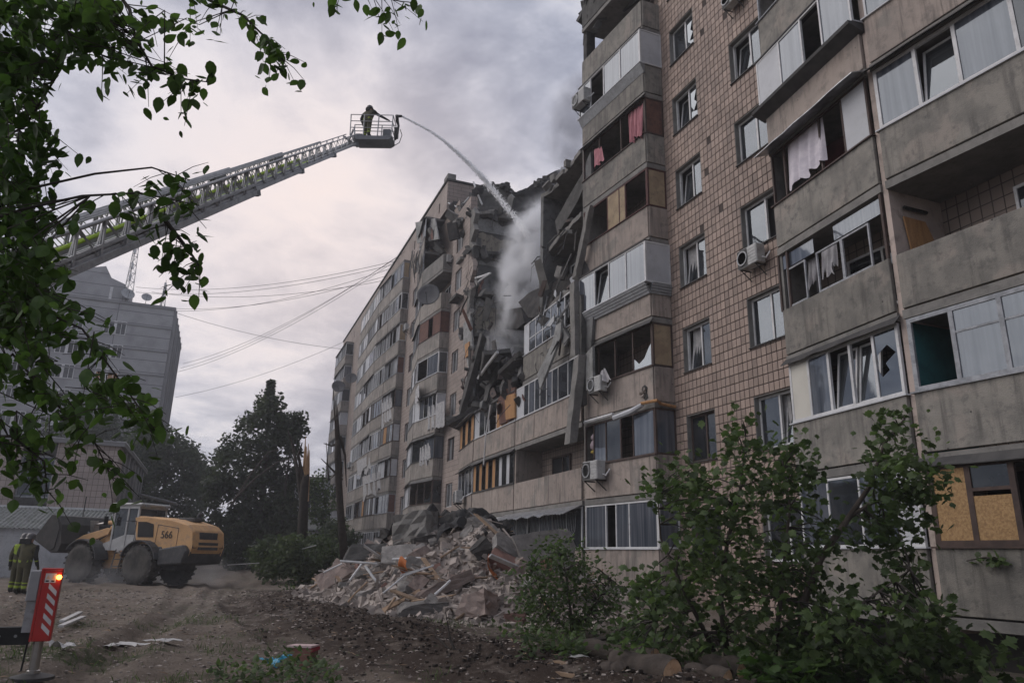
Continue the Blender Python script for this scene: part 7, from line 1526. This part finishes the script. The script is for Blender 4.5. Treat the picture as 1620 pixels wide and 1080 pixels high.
stick('dark stick standing upright in the turned earth', [(726, 1045, 11), (712, 1010, 11.2), (705, 968, 11.4)], .03); stick('second dark stick crossing the upright one', [(722, 1040, 11), (700, 1015, 11.3), (688, 1003, 11.5)], .02); stick('broken branch rising above the short stump log', [(1165, 1058, 10), (1140, 1020, 10.2), (1113, 998, 10.3)], .035, 'bark'); stick('dead branch lying behind the long mossy log', [(915, 1018, 11.5), (960, 1008, 11.5), (1000, 985, 11.6), (1030, 968, 11.8)], .05)
# ------------------------------------------------------------------ maple thicket, bush, weeds
MAPLE = [(0, -.75), (.16, -.5), (.5, -.58), (.5, -.28), (.88, -.02), (.66, .14), (.66, .46), (.36, .44), (0, 1.0), (-.36, .44), (-.66, .46), (-.66, .14), (-.88, -.02), (-.5, -.28), (-.5, -.58), (-.16, -.5)]
OVAL = [(0, -.8), (.36, -.62), (.58, -.18), (.5, .28), (.26, .66), (0, 1.0), (-.26, .66), (-.5, .28), (-.58, -.18), (-.36, -.62)]
def leaf_mesh(shape, name, m, fold=.18):
    vs = [(0, 0, .0)] + [(x, y, -fold * abs(x) - .12 * y * y) for x, y in shape]; n = len(shape); me = bpy.data.meshes.new(name); me.from_pydata(vs, [], [(0, 1 + i, 1 + (i + 1) % n) for i in range(n)]); me.materials.append(M[m]); return me
def leafy(root, spots, shape, size, nind, m, rnd, droop=.4, key=None):
    """leaves at spots (world): the nearest nind become objects, the rest one stuff part"""
    base = Vector(root.location); order = sorted(range(len(spots)), key=key or (lambda i: (spots[i] - CAM).length)); me = leaf_mesh(shape, 'leaf', m); g = MB(); S_ = [(0, 0, 0)] + [(x, y, -.18 * abs(x) - .12 * y * y) for x, y in shape]; n = len(shape)
    for k, i in enumerate(order):
        p = spots[i]; s_ = size * (.45 + .85 * rnd.random() ** .8); q = Matrix.Rotation(rnd.uniform(0, 6.283), 3, 'Z') @ Matrix.Rotation(-droop + rnd.gauss(0, .55), 3, 'X') @ Matrix.Rotation(rnd.gauss(0, .5), 3, 'Y')
        if k < nind: o = bpy.data.objects.new('leaf', me); COL.objects.link(o); o.parent = root; o.location = p - base; o.rotation_euler = q.to_euler(); o.scale = (s_,) * 3
        else: g._add([p - base + q @ (Vector(v) * s_) for v in S_], [(0, 1 + j, 1 + (j + 1) % n) for j in range(n)])
    f = g.build('foliage', M[m], root); f['kind'] = 'stuff'
def thicket(label, stems, polys, size, nind, m, seed, depth0, cat='tree', name='maple_sapling', droop=.5, rad=.28, key=None):
    rnd = random.Random(seed); b = at(*stems[0][0][:3]); root = thing(name, label, cat, b); nodes = []
    for st in stems:
        P = [at(*p[:3]) for p in st]; r0 = st[0][3] if len(st[0]) > 3 else .03; g = MB(); g.tube([p - b for p in P], [r0 * (1 - .8 * i / (len(P) - 1)) for i in range(len(P))], 7); g.build('stem', M['bark'], root, smooth=True)
        for a, c in zip(P, P[1:]): nodes += [a.lerp(c, t) for t in (.3, .65, 1)]
    spots = []; g = MB()
    for poly, n, dep, th in polys:
        cs = crown_px(poly, dep, th, max(8, n // 22), rnd, .2)
        for c in cs:
            nd = min(nodes, key=lambda q: (q - c).length)
            if (nd - c).length < 2.2: g.tube([nd - b, nd.lerp(c, .55) + Vector((0, 0, .05)) - b, c - b], [.014, .009, .005], 4, cap=False)
            for _ in range(22):
                d = Vector((rnd.gauss(0, 1), rnd.gauss(0, 1), rnd.gauss(0, .8))); spots.append(c + d * rad * .6)
    g.build('twigs', M['bark_dark'], root)['kind'] = 'stuff'
    spots = [p for p in spots if p.z > ground_z(p.x, p.y) + .03]
    leafy(root, spots, MAPLE if name == 'maple_sapling' else OVAL, size, nind, m, rnd, droop, key); return root
thicket('bushy dark maple sapling in front of the tiled wall, its tallest shoot at the window', [[(1150, 1035, 10.5, .05), (1140, 950, 10.5), (1150, 860, 10.8), (1172, 770, 11), (1180, 690, 11.2)], [(1130, 1030, 10.3, .035), (1080, 930, 10.6), (1045, 850, 11), (1040, 780, 11.2)], [(1225, 1040, 10.2, .04), (1240, 900, 10.6), (1250, 800, 10.9), (1240, 740, 11)], [(1160, 1000, 10.3, .03), (1100, 1000, 10.2), (1040, 980, 10.2)]],
        [([(1016, 765), (1030, 745), (1060, 728), (1110, 745), (1120, 790), (1050, 790), (1030, 800)], 430, 11, .7), ([(1165, 690), (1178, 655), (1205, 700), (1255, 705), (1285, 760), (1250, 800), (1160, 790), (1150, 730)], 800, 11, .9), ([(1060, 790), (1290, 780), (1330, 840), (1310, 920), (1060, 930), (1080, 850)], 1650, 10.9, 1.2), ([(1030, 905), (1310, 900), (1340, 980), (1300, 1050), (960, 1050), (985, 970)], 2400, 10.6, 1.3)], .07, 300, 'leaf_mid', 51, 10.5)
thicket('slanting maple sapling with a bare curved stem before the grey parapets', [[(1268, 1025, 10, .07), (1272, 950, 10.2), (1300, 880, 10.4), (1345, 815, 10.6), (1375, 770, 10.8), (1400, 700, 11), (1432, 662, 11)], [(1340, 820, 10.6, .035), (1380, 795, 10.6), (1430, 780, 10.6), (1470, 775, 10.7)], [(1290, 1030, 9.8, .03), (1370, 950, 9.8), (1440, 900, 9.9)]],
        [([(1376, 690), (1408, 648), (1452, 680), (1448, 722), (1400, 740)], 230, 11, .4), ([(1370, 745), (1430, 725), (1480, 755), (1492, 790), (1470, 835), (1420, 850), (1375, 840)], 780, 10.7, .7), ([(1385, 850), (1450, 850), (1460, 930), (1420, 950)], 220, 10.4, .5), ([(1300, 930), (1400, 950), (1480, 960), (1510, 1010), (1520, 1085), (1290, 1085)], 1000, 9.6, .8)], .074, 240, 'leaf_mid', 52, 10.5)
thicket('round dark bush right of the rubble heap below the barred windows', [[(905, 1000, 14.5, .04), (900, 940, 14.6), (890, 880, 14.8)], [(900, 1000, 14.4, .03), (860, 950, 14.6), (840, 905, 14.7)], [(910, 1000, 14.4, .03), (945, 950, 14.4), (965, 915, 14.6)]],
        [([(835, 890), (862, 862), (890, 855), (925, 870), (960, 895), (985, 930), (980, 985), (930, 1005), (840, 1000), (815, 950)], 2900, 14.6, 1.0)], .055, 120, 'leaf_mid', 53, 14.5, 'bush', 'leafy_bush', .3, .3)
for i, (u, v, n, s_, l) in enumerate(((1505, 1040, 260, .10, 'maple leaves lying in the dark corner below the last balcony'), (1545, 885, 16, .09, 'small leafy twig caught on the lower right parapet'))):
    rnd = random.Random(60 + i); c = at(u, v, 9.5) if i == 0 else onface(1560, 885, R1A, R1B, .12); root = thing('leafy_twig', l, 'twig', c); sp_ = [c + Vector((rnd.gauss(0, .5 if i == 0 else .22), rnd.gauss(0, .3 if i == 0 else .05), rnd.gauss(0, .16 if i == 0 else .07))) for _ in range(n)]; leafy(root, sp_, MAPLE, s_, min(n, 30), 'leaf_mid', rnd, .4)
    g = MB(); g.tube([(-.3, 0, 0), (0, 0, .04), (.35, 0, -.02)], .012, 5); g.build('stem', M['bark_dark'], root)
def weeds(label, polys, n, size, m, seed, shape=OVAL, hgt=.25):
    rnd = random.Random(seed); g = MB(); k = 0; S_ = [(0, 0, 0)] + [(x, y, -.18 * abs(x) - .12 * y * y) for x, y in shape]; ns = len(shape)
    while k < n:
        poly = rnd.choice(polys); xs = [p[0] for p in poly]; ys = [p[1] for p in poly]; u, v = rnd.uniform(min(xs), max(xs)), rnd.uniform(min(ys), max(ys))
        if not inpoly(u, v, poly): continue
        p = on_z(u, v, ZG + .08); p.z = ground_z(p.x, p.y); k += 1
        if fbm(p.x, p.y, 1.1) < -.12: continue
        h = hgt * rnd.random() ** 1.5; s_ = size * rnd.uniform(.5, 1.3); q = Matrix.Rotation(rnd.uniform(0, 6.283), 3, 'Z') @ Matrix.Rotation(rnd.gauss(.3, .5), 3, 'X'); g._add([p + Vector((0, 0, h + .02)) + q @ (Vector(w) * s_) for w in S_], [(0, 1 + j, 1 + (j + 1) % ns) for j in range(ns)])
    tag(g.build('weeds', M[m]), label, 'weeds', kind='stuff')
weeds('low weeds and torn leaves round the carton in the foreground', [[(330, 1045), (400, 1030), (520, 1042), (540, 1085), (330, 1085)]], 900, .05, 'leaf_mid', 71); weeds('dark green plants at the edge of the turned earth', [[(770, 1000), (850, 995), (930, 1010), (930, 1050), (820, 1045)]], 1100, .06, 'leaf_mid', 72, hgt=.3); weeds('bright maple leaves scattered below the thicket', [[(1170, 1050), (1300, 1040), (1400, 1055), (1420, 1085), (1170, 1085)]], 700, .1, 'leaf_near', 73, MAPLE, .35); weeds('plants at the foot of the undergrowth', [[(430, 915), (520, 905), (540, 925), (440, 935)]], 300, .09, 'leaf_dark', 74)
def grass():
    rnd = random.Random(8); g = MB()
    for i in range(16000):
        x, y = rnd.uniform(7.5, 19), rnd.uniform(3.2, 17); 
        gr = fbm(x, y, .5) + .15 * fbm(x, y, 2.5)
        if berm_d(x, y) < 1.4: continue
        if not ((y < 8.2 + .12 * (x - 9) and gr > -.25) or (y > 12.6 and gr > .12) or gr > .34): continue
        z = ground_z(x, y); h = rnd.uniform(.03, .13); a = rnd.uniform(0, 6.283); w = .005; d = Vector((math.cos(a), math.sin(a), 0)); e = Vector((-d.y, d.x, 0)); p = Vector((x, y, z)); b = rnd.uniform(.1, .7) * h
        g._add([p - e * w, p + e * w, p + d * b * .4 + Vector((0, 0, h * .6)), p + d * b + Vector((0, 0, h))], [(0, 1, 2), (0, 2, 3)])
    tag(g.build('grass', M['leaf_mid']), 'thin trampled grass on the yard', 'grass', kind='stuff')
grass()
# ------------------------------------------------------------------ foreground tree on the left
def foreground_tree():
    rnd = random.Random(99); root = thing('foreground_tree', 'leafy branches of a near tree hanging in from the left edge', 'tree', (1.2, 17.6, ZG)); b = Vector(root.location)
    g = MB(); g.tube([(0, 0, -.1), (.05, -.05, 1.6), (.15, -.1, 3.4), (.3, -.2, 5.2)], [.16, .13, .1, .05], 10); g.build('trunk', M['bark'], root, smooth=True)
    T = b + Vector((.1, -.1, 2.6))
    limbs = [[(-60, 640, 3.0), (20, 560, 3.0), (90, 640, 3.0), (150, 700, 3.0), (180, 760, 3.0)], [(-80, 520, 3.2), (40, 480, 3.1), (130, 520, 3.1), (210, 630, 3.1), (245, 680, 3.1)], [(-80, 380, 3.3), (40, 300, 3.2), (150, 275, 3.1), (240, 265, 3.0), (300, 285, 3.0)], [(-60, 250, 3.4), (40, 200, 3.4), (90, 120, 3.3), (120, 50, 3.3), (180, 10, 3.3)], [(150, -60, 3.4), (205, 15, 3.3), (214, 60, 3.2), (240, 105, 3.1), (290, 125, 3.1), (330, 130, 3.1)],
             [(250, -60, 3.6), (330, 0, 3.5), (385, 25, 3.4), (420, 60, 3.3), (450, 97, 3.3)], [(-60, 360, 3.0), (40, 330, 2.9), (130, 310, 2.8), (220, 305, 2.8), (315, 325, 2.8)], [(262, 350, 2.9), (290, 385, 2.9), (305, 405, 2.9), (318, 425, 2.9)], [(-50, 690, 2.8), (20, 690, 2.8), (70, 730, 2.8), (75, 780, 2.8)], [(520, -40, 3.6), (580, -10, 3.6), (640, 4, 3.6)]]
    nodes = []
    for l in limbs:
        P = [at(*p) for p in l]; g = MB(); P2 = ([T.lerp(P[0], .0), T.lerp(P[0], .6) + Vector((0, 0, .15))] if l[0][0] < 0 else []) + P
        g.tube([p - b for p in P2], [.0095 * (1 - .75 * i / (len(P2) - 1)) for i in range(len(P2))], 6); g.build('branch', M['bark_dark'], root)
        for a, c in zip(P, P[1:]): nodes += [a.lerp(c, t) for t in (.15, .4, .65, .9)] if l[0] not in ((-80, 380, 3.3), (-60, 360, 3.0)) or a is P[-2] or (a is P[-3] and l[0][1] == 360) else []
    spots = []; tw = MB()
    def twig(p, ln, n):
        d = Vector((rnd.gauss(0, 1), rnd.gauss(0, 1), rnd.gauss(-.25, .6))).normalized(); d = (d + RT * rnd.uniform(-.1, .6)).normalized(); e = p + d * ln + Vector((0, 0, -.05)); tw.tube([p - b, p.lerp(e, .5) + Vector((0, 0, .01)) - b, e - b], [.0022, .0017, .001], 4, cap=False)
        for i in range(n): t = (i + 1) / n; spots.append(p.lerp(e, t) + Vector((rnd.gauss(0, .016), rnd.gauss(0, .016), rnd.gauss(-.02, .014))))
    # (outline, twigs, leaves per twig, depth)
    for poly, n, m_, dep in (([(-40, -20), (200, -20), (205, 25), (130, 45), (85, 70), (60, 140), (80, 220), (60, 300), (-40, 300)], 210, 9, 3.2), ([(-40, 300), (50, 300), (85, 290), (80, 350), (62, 420), (90, 480), (-40, 500)], 115, 9, 3.0), ([(100, 10), (200, 10), (220, 60), (160, 95), (100, 80)], 8, 6, 3.2), ([(215, 0), (300, 0), (330, 40), (250, 60)], 7, 6, 3.3), ([(-40, 480), (110, 470), (190, 560), (220, 650), (120, 640), (70, 690), (-40, 740)], 60, 8, 2.9)):
        for c in crown_px(poly, dep, .45, n, rnd, .1):
            nd = min(nodes, key=lambda q: (q - c).length)
            if .06 < (nd - c).length < .34: tw.tube([nd - b, c - b], [.0028, .002], 4, cap=False)
            twig(c, rnd.uniform(.1, .22), m_)
    for nd in nodes:
        for _ in range(2 if rnd.random() < .75 else 1): twig(nd, rnd.uniform(.08, .18), rnd.randint(3, 5))
    tw.build('twigs', M['bark_dark'], root)['kind'] = 'stuff'
    def vis(i):
        q = spots[i] - CAM; z = q.dot(FW); u = 810 + F_PX * q.dot(RT) / z; v = 540 - F_PX * q.dot(UP) / z
        return z if 0 < u < 1620 and 0 < v < 1080 else z + 100
    leafy(root, spots, OVAL, .031, 300, 'leaf_near', rnd, .75, key=vis)
foreground_tree()
# ------------------------------------------------------------------ smoke from the gap, dust round the loader
def puff_mat(name, color, dens, scale=1.6, edge=1.0, lo=.38, hi=.62, aniso=0.2):
    m = bpy.data.materials.new(name); m.use_nodes = True; nt = m.node_tree; N = nt.nodes; L = nt.links; N.clear()
    out = N.new('ShaderNodeOutputMaterial'); v = N.new('ShaderNodeVolumePrincipled'); L.new(v.outputs[0], out.inputs['Volume']); v.inputs['Color'].default_value = (*color, 1); v.inputs['Anisotropy'].default_value = aniso
    tc = N.new('ShaderNodeTexCoord'); ge = N.new('ShaderNodeNewGeometry'); ln = N.new('ShaderNodeVectorMath'); ln.operation = 'LENGTH'; L.new(tc.outputs['Object'], ln.inputs[0])
    fall = N.new('ShaderNodeMapRange'); fall.interpolation_type = 'SMOOTHSTEP'; fall.inputs[1].default_value = 1.0; fall.inputs[2].default_value = .25; L.new(ln.outputs['Value'], fall.inputs[0])
    nz = N.new('ShaderNodeTexNoise'); nz.inputs['Scale'].default_value = scale; nz.inputs['Detail'].default_value = 5; nz.inputs['Roughness'].default_value = .6; nz.inputs['Distortion'].default_value = .4; L.new(ge.outputs['Position'], nz.inputs['Vector'])
    mr = N.new('ShaderNodeMapRange'); mr.inputs[1].default_value = lo; mr.inputs[2].default_value = hi; L.new(nz.outputs[0], mr.inputs[0])
    a = N.new('ShaderNodeMath'); a.operation = 'MULTIPLY'; L.new(fall.outputs[0], a.inputs[0]); L.new(mr.outputs[0], a.inputs[1]); c = N.new('ShaderNodeMath'); c.operation = 'MULTIPLY'; c.inputs[1].default_value = dens; L.new(a.outputs[0], c.inputs[0]); L.new(c.outputs[0], v.inputs['Density'])
    MATS[name] = m; return m
puff_mat('smoke_pale', (.96, .965, .98), 3.6, 1.0, lo=.42, hi=.6); puff_mat('smoke_dark', (.5, .51, .56), .95, .6); puff_mat('dust', (.76, .77, .8), .34, .7, lo=.36, hi=.64); puff_mat('smoke_thin', (.86, .87, .9), .6, .6)
def puffs(name, label, cat, lst):
    c0 = Vector(lst[0][0]); root = thing(name, label, cat, c0); root['kind'] = 'stuff'; bm = bmesh.new(); bmesh.ops.create_icosphere(bm, subdivisions=3, radius=1.0); me0 = bpy.data.meshes.new('puff'); bm.to_mesh(me0); bm.free()
    cache = {}
    for p, r, m in lst:
        if m not in cache: q = me0.copy(); q.materials.append(M[m]); cache[m] = q
        o = bpy.data.objects.new('puff', cache[m]); COL.objects.link(o); o.parent = root; o.location = Vector(p) - c0; o.scale = r if isinstance(r, tuple) else (r,) * 3; o['kind'] = 'stuff'
    return root
puffs('smoke', 'pale grey smoke pouring out of the gap where the jet hits', 'smoke', [(on_s(826, 500, 35), (1.8, 1.7, 1.6), 'smoke_pale'), (on_s(835, 462, 35), (2.2, 2.1, 2.1), 'smoke_pale'), (on_s(848, 428, 35), (2.6, 2.5, 2.4), 'smoke_pale'), (on_s(856, 392, 35), (2.5, 2.5, 2.4), 'smoke_pale'), (on_s(866, 355, 35), (2.2, 2.1, 1.9), 'smoke_pale'), (on_s(822, 445, 36), (1.3, 1.2, 1.2), 'smoke_pale'),
      (on_s(893, 318, 35), (1.7, 1.6, 1.9), 'smoke_thin'), (on_s(912, 275, 36), (1.7, 1.6, 2.0), 'smoke_thin'), (on_s(904, 225, 37), (2.2, 2, 2.4), 'smoke_dark'), (on_s(905, 185, 38), (2.0, 2.0, 2.2), 'smoke_dark'), (on_s(914, 148, 38), (1.6, 1.6, 1.8), 'smoke_dark'), (on_s(796, 545, 36), (2.0, 1.6, 1.5), 'smoke_thin'), (on_s(870, 440, 33), (1.8, 1.8, 1.6), 'smoke_thin')])
puffs('dust', 'grey dust hanging round the wheels and bucket of the loader', 'dust', [(at(110, 905, 38), (4.2, 3.2, 1.7), 'dust'), (at(190, 915, 33), (4.0, 3.4, 1.0), 'dust'), (at(40, 890, 36), (4, 3.5, 2.0), 'dust'), (at(300, 910, 33), (3, 2.5, 1.1), 'dust')])

# thin smoky haze over the whole yard
hz = bpy.data.materials.new('haze'); hz.use_nodes = True; hn = hz.node_tree; hn.nodes.clear(); ho = hn.nodes.new('ShaderNodeOutputMaterial'); hv = hn.nodes.new('ShaderNodeVolumePrincipled'); hv.inputs['Color'].default_value = (.86, .88, .93, 1); hv.inputs['Density'].default_value = 0.0011; hv.inputs['Anisotropy'].default_value = 0.1; hn.links.new(hv.outputs[0], ho.inputs['Volume'])
g = MB(); g.box(-420, 1000, -640, 640, -2.2, 46); h = g.build('haze', hz); tag(h, 'thin smoky evening haze over the yard', 'haze', kind='stuff')
